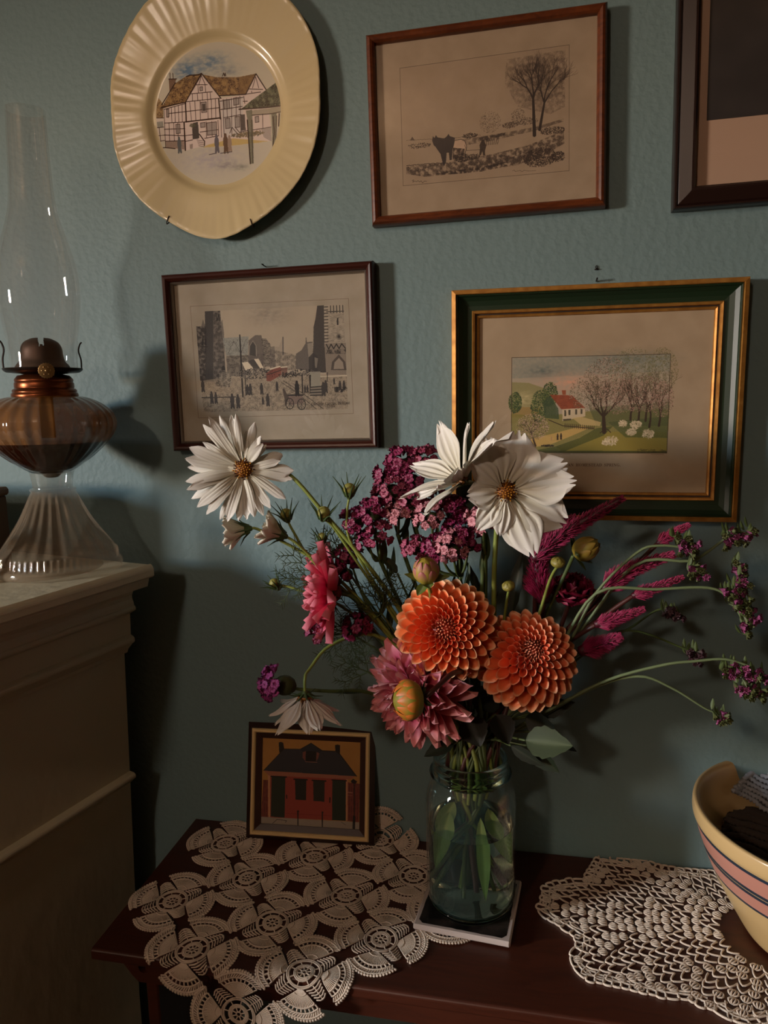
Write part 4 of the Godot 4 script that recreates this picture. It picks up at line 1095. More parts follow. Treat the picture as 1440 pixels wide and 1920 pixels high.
	# windows, door, steps
	for q in [PackedVector2Array([Vector2(0.404, 0.426), Vector2(0.437, 0.427), Vector2(0.437, 0.481), Vector2(0.406, 0.481)]), PackedVector2Array([Vector2(0.243, 0.529), Vector2(0.269, 0.529), Vector2(0.268, 0.578), Vector2(0.243, 0.578)]), PackedVector2Array([Vector2(0.541, 0.429), Vector2(0.576, 0.428), Vector2(0.577, 0.476), Vector2(0.543, 0.476)]), PackedVector2Array([Vector2(0.601, 0.424), Vector2(0.632, 0.424), Vector2(0.632, 0.459), Vector2(0.601, 0.461)]), PackedVector2Array([Vector2(0.546, 0.527), Vector2(0.574, 0.526), Vector2(0.574, 0.578), Vector2(0.546, 0.579)]), PackedVector2Array([Vector2(0.605, 0.522), Vector2(0.633, 0.522), Vector2(0.631, 0.578), Vector2(0.604, 0.579)]), PackedVector2Array([Vector2(0.395, 0.535), Vector2(0.423, 0.534), Vector2(0.422, 0.559), Vector2(0.395, 0.559)]), PackedVector2Array([Vector2(0.433, 0.538), Vector2(0.492, 0.538), Vector2(0.491, 0.604), Vector2(0.433, 0.604)]), PackedVector2Array([Vector2(0.190, 0.444), Vector2(0.207, 0.443), Vector2(0.205, 0.484), Vector2(0.189, 0.485)]), PackedVector2Array([Vector2(0.403, 0.345), Vector2(0.420, 0.346), Vector2(0.419, 0.366), Vector2(0.403, 0.366)]), PackedVector2Array([Vector2(0.724, 0.533), Vector2(0.745, 0.532), Vector2(0.745, 0.562), Vector2(0.724, 0.563)])]:
		c.poly(q, C(120, 112, 108), 0.75, 0.2)
		c.box(q, 1.8, ink, 0.75)
	c.poly(PackedVector2Array([Vector2(0.411, 0.435), Vector2(0.432, 0.436), Vector2(0.432, 0.473), Vector2(0.412, 0.473)]), C(66, 56, 54), 0.9, 0.1)
	c.poly(PackedVector2Array([Vector2(0.343, 0.557), Vector2(0.351, 0.530), Vector2(0.380, 0.528), Vector2(0.383, 0.616), Vector2(0.342, 0.618)]), C(48, 44, 42), 0.95, 0.1)
	c.poly(PackedVector2Array([Vector2(0.325, 0.545), Vector2(0.335, 0.532), Vector2(0.360, 0.534), Vector2(0.366, 0.548), Vector2(0.346, 0.557)]), C(84, 82, 66), 0.9, 0.1)
	c.poly(PackedVector2Array([Vector2(0.639, 0.514), Vector2(0.664, 0.514), Vector2(0.665, 0.598), Vector2(0.637, 0.598)]), C(50, 42, 42), 0.9, 0.1)
	c.line(PackedVector2Array([Vector2(0.569, 0.605), Vector2(0.583, 0.574), Vector2(0.612, 0.609), Vector2(0.636, 0.622)]), 2.2, ink, 0.8)
	c.line(PackedVector2Array([Vector2(0.602, 0.576), Vector2(0.631, 0.611)]), 2.2, ink, 0.8)
	for k in 4:
		c.line(PackedVector2Array([Vector2(0.367, 0.623) + Vector2(0.003 * k, 0.0105 * k), Vector2(0.405, 0.632) + Vector2(0.002 * k, 0.0105 * k)]), 1.8, C(90, 76, 68), 0.85)
	c.line(PackedVector2Array([Vector2(0.385, 0.594), Vector2(0.414, 0.635), Vector2(0.411, 0.657)]), 3.4, ink, 0.9)
	c.poly(PackedVector2Array([Vector2(0.321, 0.644), Vector2(0.341, 0.640), Vector2(0.339, 0.667), Vector2(0.323, 0.669)]), C(100, 86, 78), 0.7, 0.2)
	c.poly(PackedVector2Array([Vector2(0.754, 0.595), Vector2(0.815, 0.595), Vector2(0.814, 0.671), Vector2(0.770, 0.645)]), C(140, 130, 122), 0.8, 0.25)
	c.strew(Vector2(0.673, 0.620), 0.1, 0.012, 220, 2.0, 5.0, [C(96, 90, 76), C(130, 112, 84)], 0.7)
	c.line(PackedVector2Array([Vector2(0.109, 0.647), Vector2(0.167, 0.647), Vector2(0.231, 0.658)]), 3.0, ink, 0.6)
	# market shelter
	c.poly(PackedVector2Array([Vector2(0.641, 0.487), Vector2(0.701, 0.450), Vector2(0.794, 0.401), Vector2(0.868, 0.361), Vector2(0.896, 0.411), Vector2(0.898, 0.485), Vector2(0.790, 0.491)]), C(84, 92, 66), 1.0, 0.2)
	c.hatch(PackedVector2Array([Vector2(0.641, 0.487), Vector2(0.701, 0.450), Vector2(0.794, 0.401), Vector2(0.868, 0.361), Vector2(0.896, 0.411), Vector2(0.898, 0.485), Vector2(0.790, 0.491)]), -4, 6.0, 1.6, C(34, 36, 26), 0.8, 10.0)
	c.line(PackedVector2Array([Vector2(0.631, 0.485), Vector2(0.790, 0.491), Vector2(0.898, 0.490)]), 4.0, ink)
	c.poly(PackedVector2Array([Vector2(0.698, 0.498), Vector2(0.886, 0.495), Vector2(0.882, 0.524), Vector2(0.706, 0.526)]), C(150, 142, 122), 0.9, 0.15)
	c.line(PackedVector2Array([Vector2(0.703, 0.523), Vector2(0.818, 0.526), Vector2(0.885, 0.521)]), 2.6, ink, 0.9)
	c.poly(PackedVector2Array([Vector2(0.671, 0.496), Vector2(0.708, 0.494), Vector2(0.709, 0.585), Vector2(0.703, 0.778), Vector2(0.683, 0.779), Vector2(0.680, 0.556)]), C(96, 98, 80), 1.0, 0.2)
	c.line(PackedVector2Array([Vector2(0.677, 0.545), Vector2(0.683, 0.777)]), 4.0, ink, 0.9)
	c.line(PackedVector2Array([Vector2(0.702, 0.547), Vector2(0.699, 0.775)]), 2.0, ink, 0.8)
	c.poly(PackedVector2Array([Vector2(0.821, 0.526), Vector2(0.851, 0.526), Vector2(0.843, 0.646), Vector2(0.817, 0.731), Vector2(0.821, 0.601)]), C(96, 98, 80), 1.0, 0.2)
	c.line(PackedVector2Array([Vector2(0.830, 0.543), Vector2(0.833, 0.624), Vector2(0.817, 0.725)]), 3.6, ink, 0.9)
	c.line(PackedVector2Array([Vector2(0.851, 0.540), Vector2(0.838, 0.689)]), 2.6, ink, 0.9)
	c.line(PackedVector2Array([Vector2(0.866, 0.530), Vector2(0.860, 0.594)]), 4.0, ink, 0.7)
	# figures
	c.figure(Vector2(0.258, 0.682), 0.084, C(92, 96, 98))
	c.figure(Vector2(0.487, 0.699), 0.092, C(96, 92, 100))
	c.figure(Vector2(0.541, 0.706), 0.100, C(96, 72, 56))
	c.figure(Vector2(0.565, 0.702), 0.084, C(150, 128, 112))
	c.line(PackedVector2Array([Vector2(0.438, 0.708), Vector2(0.482, 0.704)]), 3.0, C(84, 78, 80), 0.6)
	c.line(PackedVector2Array([Vector2(0.507, 0.707), Vector2(0.576, 0.704)]), 3.0, C(84, 78, 80), 0.6)
	c.line(PackedVector2Array([Vector2(0.344, 0.875), Vector2(0.382, 0.883), Vector2(0.433, 0.885), Vector2(0.483, 0.891), Vector2(0.565, 0.889)]), 2.0, C(110, 92, 78), 0.55, 2.0)
	return c.im

# ---------------------------------------------------------------- framed pictures
# one mitred rail; the profile is (distance in from the edge, height)
func rail(w: float, h: float, side: int, prof: PackedVector2Array) -> MB:
	var b := MB.new()
	var hw := w / 2.0
	var hh := h / 2.0
	var k: Array = [[Vector2(-1, 1), Vector2(1, 1)], [Vector2(1, 1), Vector2(1, -1)], [Vector2(1, -1), Vector2(-1, -1)], [Vector2(-1, -1), Vector2(-1, 1)]][side]
	var ends := [PackedVector3Array(), PackedVector3Array()]
	for e in 2:
		for p in prof:
			var s: Vector2 = k[e]
			ends[e].append(Vector3(s.x * (hw - p.x), s.y * (hh - p.x), p.y))
	for i in prof.size() - 1:
		b.quad(ends[0][i], ends[1][i], ends[1][i + 1], ends[0][i + 1])
	return b

func frame_rails(parent: Node3D, called: String, w: float, h: float, prof: PackedVector2Array, m: Material) -> void:
	for s in 4:
		put(called, rail(w, h, s, prof), m, parent)

func sheet(w: float, h: float, thick := 0.0006) -> MB:
	var b := MB.new()
	var x := w / 2.0
	var y := h / 2.0
	b.quad(Vector3(-x, y, thick), Vector3(x, y, thick), Vector3(x, -y, thick), Vector3(-x, -y, thick))
	b.quad(Vector3(x, y, 0), Vector3(-x, y, 0), Vector3(-x, -y, 0), Vector3(x, -y, 0))
	b.quad(Vector3(-x, y, 0), Vector3(x, y, 0), Vector3(x, y, thick), Vector3(-x, y, thick))
	b.quad(Vector3(-x, -y, thick), Vector3(x, -y, thick), Vector3(x, -y, 0), Vector3(-x, -y, 0))
	b.quad(Vector3(-x, y, 0), Vector3(-x, y, thick), Vector3(-x, -y, thick), Vector3(-x, -y, 0))
	b.quad(Vector3(x, y, thick), Vector3(x, y, 0), Vector3(x, -y, 0), Vector3(x, -y, thick))
	return b

func print_mat(im: Image) -> StandardMaterial3D:
	var m := mat(Color.WHITE, 0.75)
	m.albedo_texture = ImageTexture.create_from_image(im)
	m.texture_repeat = false
	return m

# a picture hung on the wall; rot in degrees, (x, y) the middle of its face
func hung(called: String, label: String, x: float, y: float, rot: float) -> Node3D:
	return thing(called, label, "picture", Vector3(x, y, 0.001), Basis(Vector3(0, 0, 1), deg_to_rad(rot)), "")

func build_pictures() -> void:
	var walnut := mat(Color.WHITE, 0.36)
	walnut.albedo_texture = wood_tex(256, 128, C(72, 32, 14), C(120, 62, 28), 9)
	walnut.uv1_triplanar = true
	walnut.uv1_scale = Vector3(6, 6, 6)
	var mahogany := mat(C(58, 24, 16), 0.3)
	var silver := mat(C(150, 138, 126), 0.35, 0.8)
	var gilt := mat(Color.WHITE, 0.42, 0.55)
	gilt.albedo_texture = ramp_tex(noise_tex(256, 0.03, 17), C(150, 98, 40), C(206, 152, 76))
	gilt.uv1_triplanar = true
	gilt.uv1_scale = Vector3(8, 8, 8)
	var green := mat(C(26, 44, 26), 0.38)
	var black := mat(C(34, 18, 14), 0.32)
	var back := mat(C(120, 92, 62), 0.9)
	var groove := mat(C(40, 26, 14), 0.6)

	# ploughing etching in a rounded walnut frame
	var t := hung("framed_etching", "framed etching of horses ploughing below two bare trees, in a rounded brown frame", -0.0549, 1.5331, 0.66)
	var round_prof := PackedVector2Array([Vector2(0.0, 0.0), Vector2(0.0, 0.010)] + [Vector2(0.0008, 0.0135), Vector2(0.0025, 0.0162), Vector2(0.005, 0.0172), Vector2(0.0075, 0.0160), Vector2(0.0092, 0.0135), Vector2(0.0098, 0.0105), Vector2(0.0098, 0.004)])
	frame_rails(t, "rail", 0.2466, 0.193, round_prof, walnut)
	put("backing", sheet(0.242, 0.188, 0.002), back, t)
	put("print", sheet(0.2275, 0.1735), print_mat(ploughing_etching()), t, at(0, 0, 0.008))
	put("glass", pane_quad(0.2275, 0.1735), M.pane, t, at(0, 0, 0.0095))

	# street scene in a dark frame with a silver slip
	t = hung("framed_street_print", "framed grey print of a busy street with church towers, in a dark mahogany frame", -0.3031, 1.2944, 0.34)
	frame_rails(t, "rail", 0.2544, 0.2064, PackedVector2Array([Vector2(0.0, 0.0), Vector2(0.0, 0.0135), Vector2(0.0012, 0.0165), Vector2(0.003, 0.0178), Vector2(0.0052, 0.0172), Vector2(0.0074, 0.0150), Vector2(0.0086, 0.0130), Vector2(0.0086, 0.010)]), mahogany)
	frame_rails(t, "silver_slip", 0.2544 - 0.0170, 0.2064 - 0.0170, PackedVector2Array([Vector2(0.0, 0.0100), Vector2(0.0004, 0.0118), Vector2(0.0014, 0.0124), Vector2(0.0024, 0.0114), Vector2(0.0030, 0.0092), Vector2(0.0030, 0.004)]), silver)
	put("backing", sheet(0.249, 0.201, 0.002), back, t)
	put("print", sheet(0.2322, 0.1842), print_mat(street_print()), t, at(0, 0, 0.0068))
	put("glass", pane_quad(0.232, 0.184), M.pane, t, at(0, 0, 0.0082))
	var l1 := Vector2(0.803, 0.779)
	var l2 := Vector2(0.804, 0.795)
	put("lettering", words("Carlisle Circus, Belfast", 0.0044, 0.0002, true), mat(C(40, 32, 28), 0.8), t, at((l1.x - 0.5) * 0.2322, (0.5 - l1.y) * 0.1842, 0.0075))
	put("lettering", words("1910", 0.0042, 0.0002, true), mat(C(40, 32, 28), 0.8), t, at((l2.x - 0.5) * 0.2322, (0.5 - l2.y) * 0.1842, 0.0075))

	# country print in a green frame with gilt edges
	t = hung("framed_country_print", "framed coloured print of a red-roofed cottage and blossom trees, in a green and gilt frame", 0.0593, 1.2359, -0.35)
	var w := 0.300
	var h := 0.2497
	frame_rails(t, "outer_gilt_rail", w, h, PackedVector2Array([Vector2(0.0, 0.0), Vector2(0.0, 0.0165), Vector2(0.0006, 0.0188), Vector2(0.0048, 0.0200), Vector2(0.0054, 0.0190), Vector2(0.0054, 0.0150)]), gilt)
	frame_rails(t, "green_rail", w - 0.0108, h - 0.0108, PackedVector2Array([Vector2(0.0, 0.0170), Vector2(0.0012, 0.0176), Vector2(0.0020, 0.0166), Vector2(0.0026, 0.0150), Vector2(0.0065, 0.0118), Vector2(0.0115, 0.0098), Vector2(0.0165, 0.0092), Vector2(0.0165, 0.006)]), green)
	frame_rails(t, "inner_gilt_rail", w - 0.0436, h - 0.0436, PackedVector2Array([Vector2(0.0, 0.0080), Vector2(0.0, 0.0112), Vector2(0.0008, 0.0122), Vector2(0.0028, 0.0116), Vector2(0.0034, 0.0104), Vector2(0.0036, 0.0080)]), gilt)
	frame_rails(t, "groove", w - 0.0508, h - 0.0508, PackedVector2Array([Vector2(0.0, 0.0082), Vector2(0.0014, 0.0080), Vector2(0.0014, 0.0060)]), groove)
	frame_rails(t, "gilt_slip", w - 0.0534, h - 0.0534, PackedVector2Array([Vector2(0.0, 0.0082), Vector2(0.0008, 0.0094), Vector2(0.0026, 0.0084), Vector2(0.0032, 0.0060)]), gilt)
	put("backing", sheet(w - 0.006, h - 0.006, 0.002), back, t)
	put("print", sheet(0.2410, 0.1905), print_mat(orchard_print()), t, at(0.0, 0.0, 0.0050))
	put("glass", pane_quad(0.2410, 0.1905), M.pane, t, at(0, 0, 0.0062))
	put("lettering", words("AMERICAN  HOMESTEAD  SPRING.", 0.0042, 0.0002, false, true), mat(C(96, 70, 50), 0.8), t, at(-0.004, -0.0655, 0.0056))

	# the dark picture cut by the corner of the view
	t = hung("framed_dark_print", "large dark brown print in a wide black-brown frame, highest on the wall at the right", 0.314, 1.6412, 0.55)
	frame_rails(t, "rail", 0.362, 0.42, PackedVector2Array([Vector2(0.0, 0.0), Vector2(0.0, 0.0125), Vector2(0.0010, 0.0150), Vector2(0.0026, 0.0150), Vector2(0.0036, 0.0130), Vector2(0.0050, 0.0140), Vector2(0.0165, 0.0165), Vector2(0.0185, 0.0165), Vector2(0.0208, 0.0140), Vector2(0.0208, 0.004)]), black)
	put("backing", sheet(0.356, 0.414, 0.002), back, t)
	put("mount", sheet(0.3210, 0.3790), mat(C(178, 148, 126), 0.8), t, at(0, 0, 0.0065))
	put("print", sheet(0.3010, 0.3080, 0.0004), print_mat(dark_print()), t, at(0.0, 0.0275, 0.0073))
	put("glass", pane_quad(0.3210, 0.3790), M.pane, t, at(0, 0, 0.0090))

	# nails that the pictures hang from
	var nail := MB.new()
	nail.tube(PackedVector3Array([Vector3(0, 0, 0.0), Vector3(0, 0.0006, 0.006), Vector3(0, 0.0012, 0.011)]), 0.0009, 8)
	nail.lathe(PackedVector2Array([Vector2(0.0, 0.0), Vector2(0.0021, 0.0002), Vector2(0.0023, 0.0009), Vector2(0.0012, 0.0016), Vector2(0.0, 0.0017)]), 12, Vector3(0, 0.0112, 0))
	nail.tube(spline([Vector3(0, 0.0128, 0), Vector3(0.0012, 0.0142, 0), Vector3(0, 0.0158, 0), Vector3(-0.0012, 0.0142, 0), Vector3(0, 0.0128, 0)], 4), 0.0004, 5)
	var n1 := put("picture_hook", nail, M.dark_metal, self, Transform3D(Basis().rotated(Vector3.RIGHT, 0.0), Vector3(0.0625, 1.3657, 0.0010)))
	tag(n1, "small brass picture hook with a ring, on the wall above the green and gilt frame", "hook")
	var pin := MB.new()
	pin.tube(PackedVector3Array([Vector3(0, 0, -0.001), Vector3(0, 0.0006, 0.010)]), 0.0007, 8)
	pin.lathe(PackedVector2Array([Vector2(0.0, 0.0), Vector2(0.0014, 0.0003), Vector2(0.0014, 0.0008), Vector2(0.0, 0.0012)]), 10, Vector3(0, 0.0004, 0.0105))
	var n2 := put("picture_nail", pin, M.dark_metal, self, Transform3D(Basis(), Vector3(-0.3067, 1.4015, 0.0010)))
	tag(n2, "thin dark nail in the wall above the mahogany framed street print", "nail")

func pane_quad(w: float, h: float) -> MB:
	var b := MB.new()
	b.quad(Vector3(-w / 2, h / 2, 0), Vector3(w / 2, h / 2, 0), Vector3(w / 2, -h / 2, 0), Vector3(-w / 2, -h / 2, 0))
	return b

func words(text: String, high: float, deep: float, script := false, bold := false) -> TextMesh:
	var f := SystemFont.new()
	f.font_names = PackedStringArray(["Droid Serif"])
	f.font_italic = script
	f.font_weight = 700 if bold else 400
	var t := TextMesh.new()
	t.text = text
	t.font = f
	t.font_size = 32
	t.pixel_size = high / 32.0
	t.depth = deep
	t.curve_step = 1.0
	return t

# ---------------------------------------------------------------- plate
func build_plate() -> void:
	var t := thing("decorative_plate", "cream lobed plate with a picture of a half-timbered inn, on a wire hanger", "plate", Vector3(-0.3544, 1.5690, 0.0160))
	# outline: angle in degrees, radius in units of 1/1000 of 0.251 m * 1000 / 1310
	var ctrl := [[3, 650], [25, 690], [45, 719], [67, 728], [90, 712], [114, 728], [135, 706], [155, 684], [176, 647], [195, 664], [215, 676], [241, 676], [268, 712], [289, 678], [310, 660], [335, 652], [363, 650]]
	var seg := 240
	var edge := PackedFloat32Array()
	for j in seg:
		var d := 360.0 * j / seg
		if d < 3.0:
			d += 360.0
		var r := 650.0
		for k in ctrl.size() - 1:
			if d >= ctrl[k][0] and d <= ctrl[k + 1][0]:
				var u: float = (d - ctrl[k][0]) / float(ctrl[k + 1][0] - ctrl[k][0])
				var p0: float = ctrl[maxi(k - 1, 0)][1]
				var p3: float = ctrl[mini(k + 2, ctrl.size() - 1)][1]
				r = cubic_interpolate(ctrl[k][1], ctrl[k + 1][1], p0, p3, u)
		edge.append(r * 0.0001916)
	# (share of the way to the edge, or radius when below 0.09; height, flute depth)
	var well := 0.0835
	var b := MB.new()
	var rows: Array = []
	# back first, then over the lip and in to the well's shoulder
	for p in [[0.0, -0.012, 0.0], [0.55, -0.012, 0.0], [0.98, -0.0015, 0.3], [1.0, 0.0002, 0.6], [1.0, 0.0012, 0.8], [0.985, 0.0016, 1.0], [0.96, 0.0011, 1.0], [0.9, -0.0005, 0.9], [0.82, -0.0024, 0.7], [0.74, -0.0040, 0.4], [-1.045, -0.0052, 0.1], [-1.0, -0.0066, 0.0], [-0.965, -0.0090, 0.0], [-0.93, -0.0102, 0.0], [-0.9, -0.0106, 0.0]]:
		var row := PackedVector3Array()
		for j in seg:
			var a := TAU * j / seg
			var r: float = edge[j] * p[0] if p[0] >= 0.0 else -p[0] * well
			var fl: float = 0.00030 * sin(a * 68.0 + 1.5 * sin(a * 7.0)) + 0.00022 * sin(a * 31.0 + 2.0 * sin(a * 5.0))
			var lobe := 0.0012 * cos(a * 6.0 + 0.5)
			row.append(Vector3(r * cos(a), r * sin(a), p[1] + p[2] * (fl + lobe)))
		row.reverse()
		rows.append(row)
	rows.reverse()
	b.grid(rows, true)
	var cream := mat(C(198, 180, 138), 0.30)
	cream.clearcoat_enabled = true
	cream.clearcoat = 0.35
	cream.clearcoat_roughness = 0.12
	put("rim", b, cream, t)
	var wb := MB.new()
	var wr: Array = []
	for r in [0.0, 0.03, 0.06, 0.0755]:
		var row := PackedVector3Array()
		for j in 96:
			var a := -TAU * j / 96.0
			row.append(Vector3(r * cos(a), r * sin(a), -0.0106))
		wr.append(row)
	wr.reverse()
	wb.grid(wr, true)
	for i in wb.v.size():
		wb.uv[i] = Vector2(wb.v[i].x / 0.2 + 0.5, 0.5 - wb.v[i].y / 0.2)
	var pm := print_mat(inn_print())
	pm.roughness = 0.16
	pm.clearcoat_enabled = true
	pm.clearcoat = 0.6
	pm.clearcoat_roughness = 0.08
	put("painted_well", wb, pm, t)
	# the spring hanger: four clawed ends, wires and a spring behind
	for d in [[241.0, -0.9], [288.0, -0.9], [63.0, 0.0], [116.0, 0.0]]:
		var a: float = deg_to_rad(d[0])
		var r: float = edge[int(d[0] / 360.0 * seg)]
		var o := Vector3(cos(a), sin(a), 0)
		var cl := MB.new()
		cl.tube(spline([o * (r * 0.4) + Vector3(0, 0, -0.0128), o * (r * 0.9) + Vector3(0, 0, -0.008), o * (r + 0.0022) + Vector3(0, 0, -0.001), o * (r + 0.0016) + Vector3(0, 0, 0.0026), o * (r - 0.006) + Vector3(0, 0, 0.0032)], 6), 0.0006, 6)
		put("wire_claw", cl, M.dark_metal, t)

# ---------------------------------------------------------------- oil lamp
func prof(list: Array) -> PackedVector2Array:
	var p := PackedVector2Array()
	for i in list.size() / 2:
		p.append(Vector2(list[2 * i], list[2 * i + 1]))
	return p

# smooth a coarse (radius, height) profile
func smooth_prof(list: Array, per := 5) -> PackedVector2Array:
	var p := prof(list)
	var out := PackedVector2Array()
	var m := p.size()
	for i in m - 1:
		for k in per:
			out.append(p[i].cubic_interpolate(p[i + 1], p[maxi(i - 1, 0)], p[mini(i + 2, m - 1)], float(k) / per))
	out.append(p[m - 1])
	return out

func build_lamp() -> void:
	var t := thing("oil_lamp", "antique glass oil lamp with a tall clear chimney and amber font, on the mantelpiece", "oil lamp", Vector3(-0.5435, 1.059, 0.0929), Basis(Vector3(0, 0, 1), deg_to_rad(-0.5)))
	var clear := glass(C(210, 196, 176), 0.10, 0.02)
	# ribbed foot
	var b := MB.new()
	b.lathe(prof([0.0, 0.0012, 0.066, 0.0, 0.0700, 0.0012, 0.0705, 0.006, 0.0695, 0.0095, 0.0675, 0.0105]), 96)
	put("foot_rim", b, glass(C(190, 168, 140), 0.22, 0.04), t)
	b = MB.new()
	b.lathe(prof([0.0675, 0.0105, 0.0655, 0.0125, 0.0648, 0.0215, 0.0635, 0.0235]), 240, Vector3.ZERO, 60, PackedFloat32Array([0.0006, 0.0011, 0.0011, 0.0004]))
	put("fluted_band", b, glass(C(170, 150, 126), 0.26, 0.04), t)
	b = MB.new()
	var ribs := smooth_prof([0.0635, 0.0235, 0.0575, 0.0320, 0.0470, 0.0460, 0.0375, 0.0610, 0.0300, 0.0770, 0.0255, 0.0880, 0.0235, 0.0930], 4)
	var am := PackedFloat32Array()
	for i in ribs.size():
		am.append(0.0016 * sin(PI * clampf(float(i) / ribs.size() + 0.12, 0, 1)))
	b.lathe(ribs, 240, Vector3.ZERO, 24, am)
	put("ribbed_foot", b, glass(C(190, 170, 144), 0.16, 0.04), t)
	b = MB.new()
	b.lathe(smooth_prof([0.0235, 0.0930, 0.0250, 0.0938, 0.0240, 0.0955, 0.0215, 0.0965, 0.0222, 0.1050, 0.0240, 0.1145], 4), 64)
	put("stem", b, glass(C(150, 150, 136), 0.24, 0.03), t)
	# amber font with oil in it
	b = MB.new()
	for part in [["font", smooth_prof([0.0640, 0.1485, 0.0715, 0.1590, 0.0738, 0.1700, 0.0700, 0.1810, 0.0590, 0.1910, 0.0450, 0.1975, 0.0340, 0.2000], 4), C(126, 82, 36), 0.74], ["font_base", smooth_prof([0.0120, 0.1120, 0.0240, 0.1155, 0.0420, 0.1280, 0.0560, 0.1400, 0.0640, 0.1485], 4), C(60, 24, 8), 0.30]]:
		var font: PackedVector2Array = part[1]
		var swell := PackedFloat32Array()
		for i in font.size():
			swell.append(0.0007 if font[i].x > 0.04 else 0.0)
		b = MB.new()
		b.lathe(font, 240, Vector3.ZERO, 30, swell)
		put(part[0], b, glass(part[2], part[3], 0.08), t)
	b = MB.new()
	b.lathe(smooth_prof([0.0, 0.1075, 0.0070, 0.1085, 0.0135, 0.1150, 0.0230, 0.1180, 0.0410, 0.1300, 0.0560, 0.1420, 0.0615, 0.1485], 4), 64)
	b.lathe(prof([0.0615, 0.1485, 0.0, 0.1487]), 64)
	put("oil", b, mat(C(40, 12, 5), 0.15), t)
	b = MB.new()
	b.box(Vector3(0.018, 0.05, 0.003), Vector3(0, 0.178, 0), 0.001)
	put("wick", b, mat(C(120, 100, 74), 0.9), t)
	# brass collar and burner
	var copper := mat(C(128, 70, 40), 0.3, 0.85)
	b = MB.new()
	b.lathe(prof([0.0345, 0.1990, 0.0352, 0.2005, 0.0345, 0.2030, 0.0330, 0.2040, 0.0338, 0.2055, 0.0338, 0.2055, 0.0330, 0.2075, 0.0305, 0.2085, 0.0312, 0.2095, 0.0312, 0.2140, 0.0300, 0.2155, 0.0300, 0.2155, 0.0306, 0.2165, 0.0306, 0.2185, 0.0270, 0.2225, 0.0200, 0.2240]), 64)
	put("collar", b, copper, t)
	b = MB.new()
	b.lathe(prof([0.0200, 0.2240, 0.0240, 0.2250, 0.0380, 0.2262, 0.0410, 0.2285, 0.0415, 0.2305, 0.0415, 0.2305, 0.0400, 0.2300, 0.0290, 0.2310, 0.0285, 0.2320]), 64)
	put("gallery", b, M.dark_metal, t)
	b = MB.new()
	b.lathe(smooth_prof([0.0290, 0.2312, 0.0270, 0.2345, 0.0235, 0.2390, 0.0220, 0.2460, 0.0212, 0.2530, 0.0180, 0.2590, 0.0110, 0.2630, 0.0060, 0.2640], 3), 48)
	var halves: Array = []
	# the dome is slit across the top for the flame
	for i in range(0, b.ix.size(), 3):
		var c := (b.v[b.ix[i]] + b.v[b.ix[i + 1]] + b.v[b.ix[i + 2]]) / 3.0
		if absf(c.x * 0.81 - c.z * 0.59) > 0.0030 or c.y < 0.2540:
			halves.append_array([b.ix[i], b.ix[i + 1], b.ix[i + 2]])
	b.ix = PackedInt32Array(halves)
	put("burner_dome", b, mat(C(70, 48, 36), 0.5, 0.7), t)
	b = MB.new()
	b.lathe(prof([0.0, 0.0, 0.0075, 0.0, 0.0082, 0.0008, 0.0082, 0.0020, 0.0082, 0.0020, 0.0072, 0.0026, 0.0, 0.0030]), 40, Vector3.ZERO, 20, PackedFloat32Array([0, 0.0002, 0.0004, 0.0004, 0.0004, 0.0, 0.0]))
	b.lathe(prof([0.0014, 0.0026, 0.0014, 0.0036, 0.0, 0.0037]), 12)
	for k in 6:
		var a := TAU * k / 6.0
		b.ball(Vector3(cos(a) * 0.0044, 0.0027, sin(a) * 0.0044), Vector3(0.0010, 0.0006, 0.0010), 8, 4)
	put("wick_wheel", b, mat(C(168, 138, 92), 0.35, 0.8), t, Transform3D(facing(Vector3(0.59, 0.06, 0.81)), Vector3(0.0290, 0.2262, 0.0345)))
	b = MB.new()
	b.tube(PackedVector3Array([Vector3(0.008, 0.226, 0.010), Vector3(0.0290, 0.2262, 0.0345)]), 0.0013, 8)
	put("wick_spindle", b, M.dark_metal, t)
	for a in [-36.0, 132.0, 234.0]:
		var d := Vector3(cos(deg_to_rad(a)), 0, sin(deg_to_rad(a)))
		var pr := MB.new()
		var side := Vector3(-d.z, 0, d.x) * 0.0012
		for s in [-1.0, 0.0, 1.0]:
			pr.tube(spline([d * 0.0400 + Vector3(0, 0.2292, 0) + side * s, d * 0.0402 + Vector3(0, 0.240, 0) + side * s, d * 0.0382 + Vector3(0, 0.250, 0) + side * s, d * 0.0398 + Vector3(0, 0.2570, 0) + side * s, d * 0.0420 + Vector3(0, 0.2600, 0) + side * s * 0.6], 5), 0.0008, 6)
		put("chimney_prong", pr, M.dark_metal, t)
	# chimney
	b = MB.new()
	b.lathe(smooth_prof([0.0352, 0.2310, 0.0350, 0.2400, 0.0360, 0.2560, 0.0392, 0.2780, 0.0420, 0.3000, 0.0425, 0.3180, 0.0405, 0.3400, 0.0360, 0.3600, 0.0300, 0.3800, 0.0252, 0.3980, 0.0230, 0.4150, 0.0218, 0.4350, 0.0208, 0.4650, 0.0200, 0.4940, 0.0202, 0.5010], 5), 96)
	put("chimney", b, glass(C(150, 136, 120), 0.10, 0.015), t, Transform3D(Basis(Vector3(0, 0, 1), deg_to_rad(-0.5)), Vector3(-0.0002, 0, 0)))
	# what stands behind and beside it
	var c := thing("carved_box", "dark box with a carved foliage panel, half hidden behind the oil lamp", "box", Vector3(-0.690, 1.059, 0.112), Basis(Vector3.UP, deg_to_rad(-4)))
	b = MB.new()
	b.box(Vector3(0.15, 0.086, 0.07), Vector3(0, 0.043, 0), 0.002)
	put("body", b, mat(C(86, 64, 42), 0.6), c)
	b = MB.new()
	b.box(Vector3(0.156, 0.010, 0.076), Vector3(0, 0.091, 0), 0.003)
	put("lid", b, mat(C(104, 80, 56), 0.55), c)
	b = MB.new()
